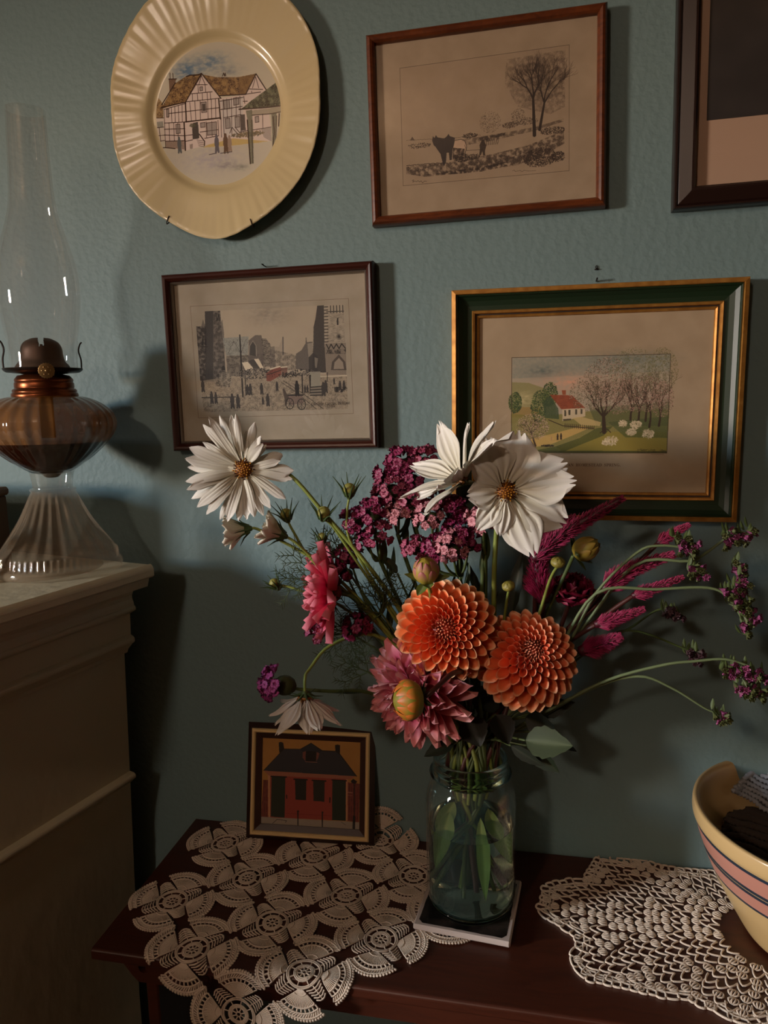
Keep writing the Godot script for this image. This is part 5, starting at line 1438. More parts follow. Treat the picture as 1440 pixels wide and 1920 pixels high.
	var rng := RandomNumberGenerator.new()
	rng.seed = 5
	for k in 110:
		var p := Vector3(rng.randf_range(-0.068, 0.068), rng.randf_range(0.012, 0.078), 0.0352)
		var a := rng.randf() * TAU
		var q := p + Vector3(cos(a), sin(a), 0) * 0.008
		b.tube(PackedVector3Array([p, (p + q) / 2 + Vector3(0, 0, 0.0016), q]), PackedFloat32Array([0.0006, 0.0022, 0.0005]), 6)
	var carv := put("carving", b, mat(C(112, 88, 58), 0.6), c)
	carv.set_meta("kind", "stuff")
	frame_rails(c, "panel_border", 0.146, 0.080, PackedVector2Array([Vector2(0, 0.0), Vector2(0.0008, 0.0025), Vector2(0.003, 0.0025), Vector2(0.004, 0.0)]), mat(C(104, 80, 56), 0.55))
	for k in c.get_children():
		if k.name.begins_with("panel_border"):
			k.position = Vector3(0, 0.044, 0.0345)
	c = thing("candlestick", "small brass candlestick at the left edge beside the lamp's foot", "candlestick", Vector3(-0.5985, 1.059, 0.1830))
	b = MB.new()
	b.lathe(smooth_prof([0.0, 0.0, 0.0065, 0.0, 0.0075, 0.0025, 0.0060, 0.0060, 0.0050, 0.012, 0.0056, 0.022, 0.0042, 0.034, 0.0038, 0.042, 0.0060, 0.0455, 0.0200, 0.0480, 0.0235, 0.0500, 0.0200, 0.0510, 0.0, 0.0500], 3), 32)
	put("stem", b, M.brass, c)
	b = MB.new()
	b.lathe(prof([0.0, 0.050, 0.0085, 0.050, 0.0090, 0.062, 0.0080, 0.062, 0.0076, 0.052, 0.0, 0.052]), 24)
	put("socket", b, M.brass, c)

# ---------------------------------------------------------------- small picture on the bench
func build_desk_picture() -> void:
	var dark := mat(C(44, 22, 12), 0.4)
	var gold := mat(C(236, 204, 146), 0.34, 0.25)
	var turn := Basis(Vector3.UP, deg_to_rad(3.54)) * Basis(Vector3.RIGHT, deg_to_rad(-12.5)) * Basis(Vector3(0, 0, 1), deg_to_rad(-0.2))
	var t := thing("small_framed_picture", "small framed picture of a red cottage with green doors, leaning on the doily", "picture", Vector3(-0.2719, 0.7035, 0.0375), turn)
	# local: x right, y up the slope, front face at z = 0
	var w := 0.1640
	var h := 0.1440
	var mid := Vector3(0, h / 2, 0)
	frame_rails(t, "rail", w, h, PackedVector2Array([Vector2(0.0035, -0.0135), Vector2(0.0, -0.009), Vector2(0.0, -0.0065), Vector2(0.0052, -0.002), Vector2(0.0060, -0.002)]), dark)
	frame_rails(t, "gilt_bead", w - 0.012, h - 0.012, PackedVector2Array([Vector2(0.0, -0.003), Vector2(0.0003, -0.0010), Vector2(0.0018, 0.0008), Vector2(0.0034, 0.0008), Vector2(0.0050, -0.0008), Vector2(0.0056, -0.003)]), gold)
	frame_rails(t, "inner_rail", w - 0.0232, h - 0.0232, PackedVector2Array([Vector2(0.0, -0.0028), Vector2(0.0072, -0.0056), Vector2(0.0074, -0.0075)]), mat(C(52, 26, 14), 0.5))
	for k in t.get_children():
		k.position = mid
	put("backing", sheet(w - 0.008, h - 0.008, 0.002), dark, t, Transform3D(Basis(), mid + Vector3(0, 0, -0.0135)))
	put("print", sheet(w - 0.0378, h - 0.0378), print_mat(cottage_print()), t, Transform3D(Basis(), mid + Vector3(0, 0, -0.0075)))
	put("glass", pane_quad(w - 0.0378, h - 0.0378), M.pane, t, Transform3D(Basis(), mid + Vector3(0, 0, -0.0065)))

# ---------------------------------------------------------------- striped bowl
func build_bowl() -> void:
	var where := Vector3(0.2872, 0.7045, 0.0990)
	var t := thing("mixing_bowl", "large yellow stoneware mixing bowl with pink and dark blue stripes, holding woollens", "bowl", where)
	var outer := smooth_prof([0.070, 0.0, 0.0745, 0.004, 0.086, 0.024, 0.100, 0.050, 0.112, 0.078, 0.1195, 0.100, 0.1225, 0.1125], 8)
	var glaze := mat(C(190, 158, 108), 0.2)
	glaze.clearcoat_enabled = true
	glaze.clearcoat = 0.5
	var pink := mat(C(178, 122, 106), 0.24)
	var blue := mat(C(34, 44, 58), 0.24)
	var b := MB.new()
	b.lathe(outer, 120)
	b.lathe(PackedVector2Array([outer[outer.size() - 1]]) + smooth_prof([0.1225, 0.1125, 0.1244, 0.1140, 0.1254, 0.1190, 0.1250, 0.1265, 0.1238, 0.1290, 0.1205, 0.1290, 0.1175, 0.1240, 0.1120, 0.100, 0.095, 0.060, 0.070, 0.022, 0.0, 0.010], 5), 120)
	b.lathe(prof([0.0, 0.002, 0.070, 0.0]), 60)
	put("body", b, glaze, t)
	for s in [[0.1078, 0.1112, 0], [0.0905, 0.1078, 1], [0.0868, 0.0905, 0], [0.0822, 0.0858, 0], [0.0680, 0.0822, 1], [0.0648, 0.0680, 0]]:
		var band := PackedVector2Array()
		for k in 7:
			var y: float = lerpf(s[0], s[1], k / 6.0)
			for i in outer.size() - 1:
				if outer[i].y <= y and outer[i + 1].y >= y:
					band.append(Vector2(lerpf(outer[i].x, outer[i + 1].x, (y - outer[i].y) / maxf(1e-6, outer[i + 1].y - outer[i].y)) + 0.0003, y))
					break
		var bb := MB.new()
		bb.lathe(band, 120)
		put("stripe", bb, pink if s[2] == 1 else blue, t)
	# knitted things lying in it
	knitted("grey_knit", "light grey chunky knitted wool lying on top in the striped bowl", Vector3(0.2660, 0.8060, 0.0014), Basis.from_euler(Vector3(deg_to_rad(14), deg_to_rad(-38), deg_to_rad(-16))), 0.105, 0.070, 14, C(150, 152, 158), 0.0024, 0.014, 3, where)
	knitted("dark_ribbed_knit", "black-brown ribbed woollen knit folded low in the striped bowl", Vector3(0.2333, 0.7780, 0.0714), Basis.from_euler(Vector3(deg_to_rad(8), deg_to_rad(-30), deg_to_rad(-4))), 0.125, 0.095, 11, C(62, 52, 46), 0.0038, 0.012, 4, where)
	knitted("black_knit", "black knitted wool filling the bottom of the striped bowl", where + Vector3(0.0, 0.052, 0.0), Basis.from_euler(Vector3(0, 0.3, 0)), 0.20, 0.20, 20, C(14, 13, 14), 0.0048, 0.003, 6, where)

# keep a point of a knit inside the bowl's wall
func in_bowl(t: Node3D, bowl: Vector3, p: Vector3, gap: float) -> Vector3:
	var q := t.transform * p - bowl
	var wall := 0.1165
	if q.y < 0.060:
		wall = lerpf(0.066, 0.093, clampf((q.y - 0.022) / 0.038, 0.0, 1.0))
	elif q.y < 0.124:
		wall = lerpf(0.093, 0.1165, (q.y - 0.060) / 0.064)
	else:
		return p
	wall -= gap + 0.001
	var flat := Vector2(q.x, q.z)
	if flat.length() > wall:
		flat = flat.normalized() * wall
	return t.transform.affine_inverse() * (bowl + Vector3(flat.x, maxf(q.y, 0.016), flat.y))

func knitted(called: String, label: String, where: Vector3, turn: Basis, long: float, wide: float, ribs: int, col: Color, rad: float, hump: float, sd: int, bowl: Vector3) -> void:
	var t := thing(called, label, "knitwear", where, turn)
	var f := FastNoiseLite.new()
	f.seed = sd
	f.frequency = 9.0
	var lo := mat(col, 0.95)
	lo.rim_enabled = true
	lo.rim = 0.5
	lo.rim_tint = 0.6
	var b := MB.new()
	for r in ribs:
		var z := (float(r) / (ribs - 1) - 0.5) * wide
		var path := PackedVector3Array()
		var rr := PackedFloat32Array()
		var n := 56
		for k in n:
			var x := (float(k) / (n - 1) - 0.5) * long
			var y := hump * cos(z / wide * 2.6) * cos(x / long * 2.2) + 0.012 * f.get_noise_2d(x, z) - absf(x / long) * 0.01
			path.append(in_bowl(t, bowl, Vector3(x + 0.006 * f.get_noise_2d(z * 3.0, 4.0), y, z + 0.004 * f.get_noise_2d(x * 2.0, z * 2.0) + (0.0009 if k % 2 == 0 else -0.0009)), rad * 1.3))
			rr.append(rad * (1.18 if k % 2 == 0 else 0.84) * (0.6 if k == 0 or k == n - 1 else 1.0))
		b.tube(path, rr, 7)
	put("ribs", b, lo, t)
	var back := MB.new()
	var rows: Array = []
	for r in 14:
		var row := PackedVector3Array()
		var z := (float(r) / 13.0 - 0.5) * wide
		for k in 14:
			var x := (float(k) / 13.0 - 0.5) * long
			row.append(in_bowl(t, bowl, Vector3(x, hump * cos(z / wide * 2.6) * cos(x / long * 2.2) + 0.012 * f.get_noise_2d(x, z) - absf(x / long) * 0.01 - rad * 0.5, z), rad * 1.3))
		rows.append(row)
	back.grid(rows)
	put("ground", back, mat(col.darkened(0.5), 1.0), t)  # backing in the same wool darkened, standing for shade between ribs

# ---------------------------------------------------------------- tile under the jar
func build_tile() -> void:
	var p0 := Vector3(-0.1192, 0.7080, 0.1545)
	var p1 := Vector3(-0.0232, 0.7080, 0.1656)
	var mid := Vector3(-0.0652, 0.7022, 0.1158)
	var t := thing("tile_coaster", "square off-white tile with a black marbled picture, under the jar of flowers", "coaster", mid, Basis(Vector3.UP, deg_to_rad(-5.5)))
	var b := MB.new()
	b.box(Vector3(0.1000, 0.0065, 0.1000), Vector3(0, 0.00325, 0), 0.0014)
	put("tile", b, mat(C(184, 168, 160), 0.5), t)
	# the picture stops short of the edges, raggedly
	var f := FastNoiseLite.new()
	f.seed = 8
	f.frequency = 60.0
	var rows: Array = []
	var n := 60
	var rim := PackedVector3Array()
	for k in n:
		var a := TAU * k / n
		var c := cos(a)
		var s := sin(a)
		var m := maxf(absf(c), absf(s))
		var r := 0.0455 / m + 0.0008 * f.get_noise_2d(c, s)
		rim.append(Vector3(c * r, 0.00665, s * r))
	for k in 4:
		var row := PackedVector3Array()
		for q in rim:
			row.append(Vector3(q.x * (1.0 - k / 3.0), q.y, q.z * (1.0 - k / 3.0)))
		rows.append(row)
	b = MB.new()
	b.grid(rows, true)
	var im := mat(Color.WHITE, 0.22)
	im.albedo_texture = ramp_tex(noise_tex(256, 0.012, 23), C(10, 9, 10), C(62, 52, 46))
	im.uv1_triplanar = true
	im.uv1_scale = Vector3(9, 9, 9)
	put("picture", b, im, t)

# ---------------------------------------------------------------- jar
const JAR := Vector3(-0.0638, 0.7089, 0.1126)

func build_jar() -> void:
	var t := thing("glass_jar", "clear blue-tinted preserving jar with water and flower stems, on the tile", "jar", JAR)
	var jar_glass := StandardMaterial3D.new()
	jar_glass.albedo_color = Color(0.80, 0.93, 0.92, 0.0)
	jar_glass.roughness = 0.0
	jar_glass.refraction_enabled = true
	jar_glass.refraction_scale = 0.05
	# walls as thin sheets, inner and outer; the neck and the foot are solid glass
	var sheet_glass := glass(C(120, 160, 156), 0.045, 0.01)
	var b := MB.new()
	b.lathe(smooth_prof([0.0440, 0.0080, 0.0468, 0.0120, 0.0474, 0.0200, 0.0474, 0.0700, 0.0474, 0.1150, 0.0462, 0.1270, 0.0430, 0.1370, 0.0400, 0.1425, 0.0388, 0.1450], 5), 128)
	put("body", b, sheet_glass, t)
	b = MB.new()
	b.lathe(smooth_prof([0.0446, 0.0930, 0.0446, 0.1150, 0.0432, 0.1260, 0.0402, 0.1360, 0.0366, 0.1430], 5), 128)
	put("inner_wall", b, sheet_glass, t)
	b = MB.new()
	var ring := smooth_prof([0.0366, 0.1430, 0.0388, 0.1450, 0.0405, 0.1468, 0.0428, 0.1480, 0.0428, 0.1502, 0.0402, 0.1515, 0.0384, 0.1535, 0.0392, 0.1555, 0.0394, 0.1580, 0.0382, 0.1600, 0.0390, 0.1618, 0.0386, 0.1655, 0.0370, 0.1668, 0.0352, 0.1655, 0.0350, 0.1600, 0.0352, 0.1500, 0.0366, 0.1430], 4)
	b.lathe(ring, 128)
	put("threaded_neck", b, jar_glass, t)
	b = MB.new()
	b.lathe(smooth_prof([0.0, 0.0030, 0.030, 0.0022, 0.0395, 0.0004, 0.0430, 0.0022, 0.0450, 0.0060, 0.0440, 0.0080, 0.0400, 0.0062, 0.030, 0.0060, 0.0, 0.0070], 4), 96)
	put("foot", b, jar_glass, t)
	var water := StandardMaterial3D.new()
	water.albedo_color = Color(0.80, 0.93, 0.88, 0.0)
	water.roughness = 0.0
	water.refraction_enabled = true
	water.refraction_scale = 0.033
	b = MB.new()
	b.lathe(prof([0.0, 0.0070, 0.030, 0.0060, 0.0402, 0.0062, 0.0442, 0.0108, 0.0450, 0.0200, 0.0450, 0.0930]), 96)
	b.lathe(prof([0.0450, 0.0930, 0.0440, 0.0922, 0.0, 0.0920]), 96)
	put("water", b, water, t)

# ---------------------------------------------------------------- crocheted doilies
func ring_pts(r: float, n: int, squareness := 0.0) -> PackedVector3Array:
	var p := PackedVector3Array()
	for k in n + 1:
		var a := TAU * k / n
		var q := r * (1.0 + squareness * cos(4.0 * a))
		p.append(Vector3(q * cos(a), 0, q * sin(a)))
	return p

# one crocheted square, flat in the xz plane, its neighbours along x and z
func crochet_square() -> Dictionary:
	var mid := MB.new()
	mid.tube(ring_pts(0.0024, 12), 0.0009, 5)
	for k in 8:
		var a := TAU * (k + 0.5) / 8.0
		var d := Vector3(cos(a), 0, sin(a))
		mid.tube(PackedVector3Array([d * 0.0030, d * 0.0068]), 0.0008, 5)
	mid.tube(ring_pts(0.0071, 26), 0.0009, 5)
	mid.tube(ring_pts(0.0085, 30), 0.0010, 5)
	mid.tube(ring_pts(0.0099, 32), 0.0009, 5)
	for k in 8:
		var a := TAU * k / 8.0 + 0.2
		var d := Vector3(cos(a), 0, sin(a))
		mid.tube(PackedVector3Array([d * 0.0100, d * 0.0150]), 0.0007, 5)
	mid.tube(ring_pts(0.0152, 36), 0.0010, 5)
	mid.tube(ring_pts(0.0168, 40, -0.02), 0.0010, 5)
	var fan := MB.new()
	var base := 0.0160
	var big := 0.0318
	for k in 19:
		var a := deg_to_rad(-50.0 + 100.0 * k / 18.0)
		var d := Vector3(cos(a), 0, sin(a))
		var o := Vector3(base, 0, 0)
		fan.tube(PackedVector3Array([o + d * 0.0020, o + d * 0.0110, o + d * 0.0195]), PackedFloat32Array([0.0004, 0.0007, 0.0009]), 5)
		if k % 2 == 0:
			fan.tube(PackedVector3Array([o + d * 0.0198, o + d * 0.0244]), 0.0009, 5)
		fan.tube(PackedVector3Array([o + d.rotated(Vector3.UP, 0.05) * 0.0252, o + d.rotated(Vector3.UP, -0.05) * 0.0292]), 0.0009, 5)
		fan.ball(o + d * big + Vector3(0, 0.0002, 0), Vector3(0.0017, 0.0011, 0.0017), 6, 4)
	for q in [[0.0080, 0.0008], [0.0196, 0.0010], [0.0247, 0.0010], [0.0298, 0.0011]]:
		var p := PackedVector3Array()
		for k in 17:
			var a := deg_to_rad(-50.0 + 100.0 * k / 16.0)
			p.append(Vector3(base + q[0] * cos(a), 0.0003, q[0] * sin(a)))
		fan.tube(p, q[1], 5)
	var web := MB.new()
	for k in 5:
		var x := 0.0205 + 0.0030 * k
		var s := 0.0108 - (x - 0.0113) * 0.231
		web.tube(PackedVector3Array([Vector3(x - 0.0030, 0, -s), Vector3(x - 0.0006, 0.0004, -s * 0.45), Vector3(x, 0.0006, 0), Vector3(x - 0.0006, 0.0004, s * 0.45), Vector3(x - 0.0030, 0, s)]), 0.0008, 5)
	web.tube(PackedVector3Array([Vector3(0.0165, 0, 0), Vector3(0.0326, 0.0003, 0)]), 0.0007, 5)
	return {"mid": mid, "fan": fan, "web": web}

# lay a flat cloth point on the bench: over the front edge it hangs, at the wall it turns up
func drape(p: Vector3) -> Vector3:
	var front := 0.2425
	var y := 0.7010 + p.y + 0.0007 * sin(p.x * 91.0 + p.z * 53.0) + 0.0006 * sin(p.x * 37.0 - p.z * 117.0)
	if p.z < 0.0035:
		return Vector3(p.x, y + (0.0035 - p.z), 0.0035 + p.y)
	var r := 0.0055
	var z1 := front - r + 0.0015
	if p.z <= z1:
		return Vector3(p.x, y, p.z)
	var s := p.z - z1
	var a := s / r
	if a < PI / 2.0:
		return Vector3(p.x, y - r + r * cos(a), z1 + r * sin(a) + p.y * sin(a))
	var down := s - r * PI / 2.0
	return Vector3(p.x, y - r - down, z1 + r + p.y + 0.0035 * (1.0 - cos(p.x * 46.0)) * clampf(down / 0.05, 0.0, 1.0))

func draped(b: MB) -> MB:
	var o := MB.new()
	o.uv = b.uv
	o.c = b.c
	o.ix = b.ix
	for i in b.v.size():
		var p := b.v[i]
		var q := drape(p)
		o.v.append(q)
		var m := b.n[i]
		var e := 0.0012
		var tx := (drape(p + Vector3(e, 0, 0)) - q).normalized()
		var tz := (drape(p + Vector3(0, 0, e)) - q).normalized()
		var ty := tz.cross(tx)
		o.n.append((tx * m.x + ty * m.y + tz * m.z).normalized())
	return o

func build_doilies() -> void:
	var yarn := mat(C(214, 196, 178), 0.95)
	yarn.heightmap_enabled = true
	yarn.heightmap_texture = noise_tex(256, 0.06, 31)
	yarn.heightmap_scale = 0.06
	yarn.uv1_triplanar = true
	yarn.uv1_scale = Vector3(60, 60, 60)
	yarn.rim_enabled = true
	yarn.rim = 0.3
	var t := thing("crochet_doily", "cream crocheted doily of joined flower squares, hanging over the bench's front edge", "doily")
	var sq := crochet_square()
	# middles of the squares on the flat cloth
	for m in [[-0.391, 0.1605], [-0.335, 0.2255], [-0.2800, 0.2895], [-0.3773, 0.0490], [-0.3225, 0.1100], [-0.2684, 0.1745], [-0.2140, 0.2340], [-0.2575, 0.0570], [-0.2015, 0.1195], [-0.1500, 0.1785], [-0.1860, 0.0110], [-0.1335, 0.0720], [-0.0835, 0.1260]]:
		var turn := Basis(Vector3.UP, deg_to_rad(-48.5))
		var x := Transform3D(turn, Vector3(m[0], 0, m[1]))
		var flower := MB.new()
		flower.add(sq.mid, x)
		put("flower", draped(flower), yarn, t)
		for k in 4:
			var f := MB.new()
			f.add(sq.fan, x * Transform3D(Basis(Vector3.UP, PI / 4 + k * PI / 2), Vector3.ZERO))
			put("fan", draped(f), yarn, t)
			var w := MB.new()
			w.add(sq.web, x * Transform3D(Basis(Vector3.UP, k * PI / 2), Vector3.ZERO))
			put("web", draped(w), yarn, t)
	build_star_doily(yarn)

func build_star_doily(yarn: Material) -> void:
	var t := thing("star_doily", "thick beige crocheted doily with a pointed edge, under the striped bowl", "doily")
	var outline := PackedVector2Array([Vector2(0.0113, 0.1059), Vector2(0.0190, 0.1171), Vector2(0.0333, 0.1254), Vector2(0.0504, 0.1393), Vector2(0.0485, 0.1570), Vector2(0.0419, 0.1690), Vector2(0.0438, 0.1814), Vector2(0.0522, 0.1922), Vector2(0.1217, 0.2015), Vector2(0.1436, 0.1999), Vector2(0.1477, 0.2041), Vector2(0.1628, 0.2095), Vector2(0.1752, 0.2178), Vector2(0.1871, 0.2203), Vector2(0.1959, 0.2167), Vector2(0.2049, 0.2125), Vector2(0.2700, 0.2250), Vector2(0.3400, 0.2000), Vector2(0.3800, 0.1200), Vector2(0.3600, 0.0500), Vector2(0.3000, 0.0120), Vector2(0.2150, 0.0120), Vector2(0.1477, 0.0122), Vector2(0.1342, 0.0040), Vector2(0.1150, 0.0060), Vector2(0.0915, 0.0040), Vector2(0.0789, 0.0040), Vector2(0.0674, 0.0357), Vector2(0.0614, 0.0511), Vector2(0.0468, 0.0520), Vector2(0.0180, 0.0664), Vector2(0.0167, 0.0832)])
	var rng := RandomNumberGenerator.new()
	rng.seed = 12
	var mid := Vector2(0.235, 0.108)
	var net := MB.new()
	var leaves := MB.new()
	var rim := MB.new()
	# rounds of chain loops and rounds of solid leaves, worked outwards from the middle
	var r := 0.045
	var f := FastNoiseLite.new()
	f.seed = 3
	f.frequency = 22.0
	var row := 0
	while r < 0.27:
		var high := 0.0094
		var n := int(TAU * (r + high / 2) / 0.0112)
		for k in n:
			var a := TAU * (k + (0.5 if row % 2 else 0.0)) / n + rng.randf_range(-0.012, 0.012)
			var da := TAU / n / 2.0
			var c := mid + Vector2(cos(a), sin(a)) * (r + high / 2)
			if not Geometry2D.is_point_in_polygon(c, outline):
				continue
			var solid := f.get_noise_2d(c.x, c.y) + 0.22 * cos(8.0 * a) > 0.02
			var jit := Vector3(rng.randf_range(-1, 1), 0, rng.randf_range(-1, 1)) * 0.0016
			if solid:
				# a leaf: five cords side by side, joined at both ends
				for s in 4:
					var u := (s - 1.5) / 1.5
					var p := PackedVector3Array()
					for q in 5:
						var v := q / 4.0
						var aa := a + u * da * 0.80 * sin(PI * (0.12 + 0.80 * v))
						var rr := r + high * (v * 0.96 + 0.02)
						p.append(Vector3(mid.x + cos(aa) * rr, 0.7009 + 0.0008 * sin(PI * v) * (1.0 - 0.4 * absf(u)), mid.y + sin(aa) * rr) + jit)
					leaves.tube(p, PackedFloat32Array([0.0006, 0.0009, 0.0010, 0.0009, 0.0006]), 5)
			else:
				var p0 := Vector3(mid.x + cos(a - da) * r, 0.7008, mid.y + sin(a - da) * r)
				var p1 := Vector3(mid.x + cos(a) * (r + high), 0.7014, mid.y + sin(a) * (r + high)) + jit
				var p2 := Vector3(mid.x + cos(a + da) * r, 0.7008, mid.y + sin(a + da) * r)
				net.tube(spline([p0, p0.lerp(p1, 0.55) + (p0 - p2) * 0.10, p1, p2.lerp(p1, 0.55) + (p2 - p0) * 0.10, p2], 2), 0.0010, 5)
		r += high
		row += 1
	# scalloped edging
	var m := outline.size()
	for i in m:
		var a := outline[i]
		var b := outline[(i + 1) % m]
		var n := maxi(1, int(a.distance_to(b) / 0.0075))
		for k in n:
			var p := a.lerp(b, float(k) / n)
			var q := a.lerp(b, float(k + 1) / n)
			var out := (q - p).orthogonal().normalized() * (0.0044 + rng.randf_range(-0.0010, 0.0012))
			if not Geometry2D.is_point_in_polygon(p.lerp(q, 0.5) - out * 0.3, outline):
				out = -out
			var pp := Vector3(p.x, 0.7010, p.y)
			var qq := Vector3(q.x, 0.7010, q.y)
			var o := Vector3(out.x, 0.0003, out.y)
			rim.tube(spline([pp, pp + o, (pp + qq) / 2 + o * 1.25, qq + o, qq], 2), 0.0012, 5)
			rim.tube(PackedVector3Array([pp - o * 0.6, qq - o * 0.6]), 0.0012, 5)
			rim.tube(PackedVector3Array([pp - o * 1.5, pp]), 0.0010, 5)
			rim.tube(PackedVector3Array([pp - o * 1.6, qq - o * 1.6]), 0.0011, 5)
	for q in [["net", net], ["leaf_rounds", leaves], ["edging", rim]]:
		put(q[0], q[1], yarn, t).set_meta("kind", "stuff")

# ---------------------------------------------------------------- flowers
# a petal along +y, its inner face towards +z; width u -1..1
func petal(long: float, wide: float, teeth: float, groove: float, curl: float, cup: float, c0: Color, c1: Color, point := 0.0, sd := 1, nu := 9, nv := 10) -> MB:
	var b := MB.new()
	var rows: Array = []
	var cols: Array = []
	var rng := RandomNumberGenerator.new()
	rng.seed = sd
	var ph := rng.randf() * TAU
	for i in nv + 1:
		var v := float(i) / nv
		var row := PackedVector3Array()
		var cc := PackedColorArray()
		# narrow foot, broad shoulder, rounded or pointed tip
		var sh := pow(sin(PI * clampf(0.07 + v * 0.80, 0.0, 1.0)), 0.75) * lerpf(0.25, 1.0, smoothstep(0.0, 0.55, v))
		if point < 0.0:
			sh = lerpf(0.34, 1.0, smoothstep(0.0, 0.45, v)) * sqrt(maxf(0.10, 1.0 - pow(maxf(0.0, (v - 0.78) / 0.22), 2.0)))
		elif point > 0.0:
			sh = lerpf(sh, pow(sin(PI * clampf(0.05 + 0.95 * v, 0.0, 1.0)), 0.8) * lerpf(0.45, 1.0, smoothstep(0.0, 0.4, v)), point)
		elif v > 0.8:
			sh *= sqrt(maxf(0.0, 1.0 - pow((v - 0.8) / 0.2, 2.0) * 0.55))
		for j in nu:
			var u := 1.0 - 2.0 * float(j) / (nu - 1)
			var tip := 1.0 - teeth * v * v * (1.0 - absf(cos(u * PI * 1.5 + 0.15 * sin(ph)))) - (0.05 if point < 0.0 else 0.07 if point == 0.0 else 0.02) * v * v * u * u
			var z := groove * sin(PI * minf(v * 1.10, 1.0)) * (cos(u * PI * 4.0 + ph) + 0.5 * cos(u * PI * 7.0)) + curl * v * v + cup * u * u * wide * (0.4 + 0.6 * v)
			z += 0.02 * long * sin(v * 5.0 + ph + u)
			row.append(Vector3(u * wide * 0.5 * sh, v * long * tip, z))
			cc.append(c0.lerp(c1, clampf(v + 0.12 * cos(u * PI * 4.0 + ph), 0.0, 1.0)))
		rows.append(row)
		cols.append(cc)
	b.grid(rows, false, cols)
	return b

# where a petal sits: turned by ang round the flower's y axis, lifted from flat by open degrees
func seat(ang: float, open: float, out := 0.002, up := 0.0, roll := 0.0) -> Transform3D:
	var r := Vector3(cos(ang), 0, sin(ang))
	var o := deg_to_rad(open)
	var y := r * cos(o) + Vector3.UP * sin(o)
	var z := Vector3.UP * cos(o) - r * sin(o)
	var x := y.cross(z)
	return Transform3D(Basis(x, y, z).rotated(y, roll), r * out + Vector3(0, up, 0))

func leaf_mesh(long: float, wide: float, c0: Color, c1: Color, saw := 0.0, bend := 0.2) -> MB:
	var b := MB.new()
	var rows: Array = []
	var cols: Array = []
	for i in 15:
		var v := i / 14.0
		var row := PackedVector3Array()
		var cc := PackedColorArray()
		var sh := pow(sin(PI * pow(v, 0.8)), 0.85) * (1.0 + saw * (fposmod(v * 9.0, 1.0) - 0.5))
		for j in 9:
			var u := 1.0 - 2.0 * j / 8.0
			var vein := maxf(0.0, 1.0 - absf(fposmod(v * 7.0 - absf(u) * 1.6, 1.0) - 0.5) * 5.0) * absf(u)
			row.append(Vector3(u * wide * 0.5 * sh, v * long, 0.16 * wide * absf(u) * sh - bend * long * v * v + 0.02 * wide * vein))
			cc.append(c0.lerp(c1, clampf(1.0 - absf(u) * 3.0, 0.0, 1.0) * 0.7 + 0.35 * vein))
		rows.append(row)
		cols.append(cc)
	b.grid(rows, false, cols)
	return b

var stem_no := 0

# a stem's way from a point above the neck of the jar down to its foot in the water
func into_jar() -> Array:
	stem_no += 1
	var a := stem_no * 2.399
	var r := 0.029 * sqrt(fposmod(stem_no * 0.618, 1.0))
	var d := Vector3(cos(a), 0, sin(a))
	var b := a + PI + 0.5 * sin(stem_no * 1.7)
	var q := 0.034 * sqrt(fposmod(stem_no * 0.37 + 0.2, 1.0))
	if stem_no % 4 != 1:
		return [JAR + d * r + Vector3(0, 0.172, 0), JAR + d * r * 0.8 + Vector3(0, 0.138 - 0.02 * fposmod(stem_no * 0.41, 1.0), 0)]
	return [JAR + d * r + Vector3(0, 0.172, 0), JAR + d * r * 0.75 + Vector3(0, 0.140, 0), JAR + Vector3(cos(b) * q, 0.018 + 0.012 * fposmod(stem_no * 0.29, 1.0), sin(b) * q)]

# stem through the given points (head first), then into the jar
func stem(t: Node3D, pts: Array, r0: float, r1: float, m: Material, jar := true, called := "stem") -> void:
	var p := pts.duplicate()
	if jar:
		p.append_array(into_jar())
	for i in p.size():
		p[i] = t.transform.affine_inverse() * p[i]
	var s := spline(p, 5)
	var rr := PackedFloat32Array()
	for i in s.size():
		rr.append(lerpf(r0, r1, minf(1.0, float(i) / s.size() * 1.5)))
	var b := MB.new()
	b.tube(s, rr, 8)
	put(called, b, m, t)

func build_bouquet() -> void:
	M.white = vmat(0.55, Color(0.35, 0.33, 0.3))
	M.petal = vmat(0.5, Color(0.30, 0.26, 0.24))
	M.leaf = vmat(0.62, Color(0.08, 0.10, 0.05))
	M.stem = mat(C(126, 138, 62), 0.5)
	M.dark_stem = mat(C(70, 84, 40), 0.5)
	M.red_stem = mat(C(74, 34, 30), 0.45)
	M.pale_stem = mat(C(102, 116, 78), 0.6)
	build_cosmos()
	build_dahlias()
	build_buds()
	build_statice()
	build_celosia()
	build_foliage()

# ---------------------------------------------------------------- cosmos
func cosmos_disc(t: Node3D, r: float) -> void:
	var b := MB.new()
	b.lathe(smooth_prof([r * 0.95, -0.001, r, 0.0006, r * 0.8, r * 0.42, r * 0.4, r * 0.62, 0.0, r * 0.66], 3), 20, Vector3.ZERO, 0, PackedFloat32Array(), L(150, 92, 30))
	put("disc", b, M.petal, t)
	var f := MB.new()
	for k in 58:
		var a := k * 2.39996
		var q := r * sqrt((k + 0.5) / 58.0)
		var h := r * 0.66 * (1.0 - pow(q / r, 2.0)) + 0.0002
		var p := Vector3(cos(a) * q, h, sin(a) * q)
		var d := Vector3(cos(a) * q / r * 0.7, 1.0, sin(a) * q / r * 0.7).normalized()
		var l := r * (0.28 if q < r * 0.55 else 0.42)
		f.tube(PackedVector3Array([p, p + d * l]), PackedFloat32Array([r * 0.05, r * 0.075]), 5, true, L(70, 34, 14), L(226, 158, 48) if q < r * 0.55 or k % 3 == 0 else L(84, 38, 18))
	put("florets", f, M.petal, t).set_meta("kind", "stuff")

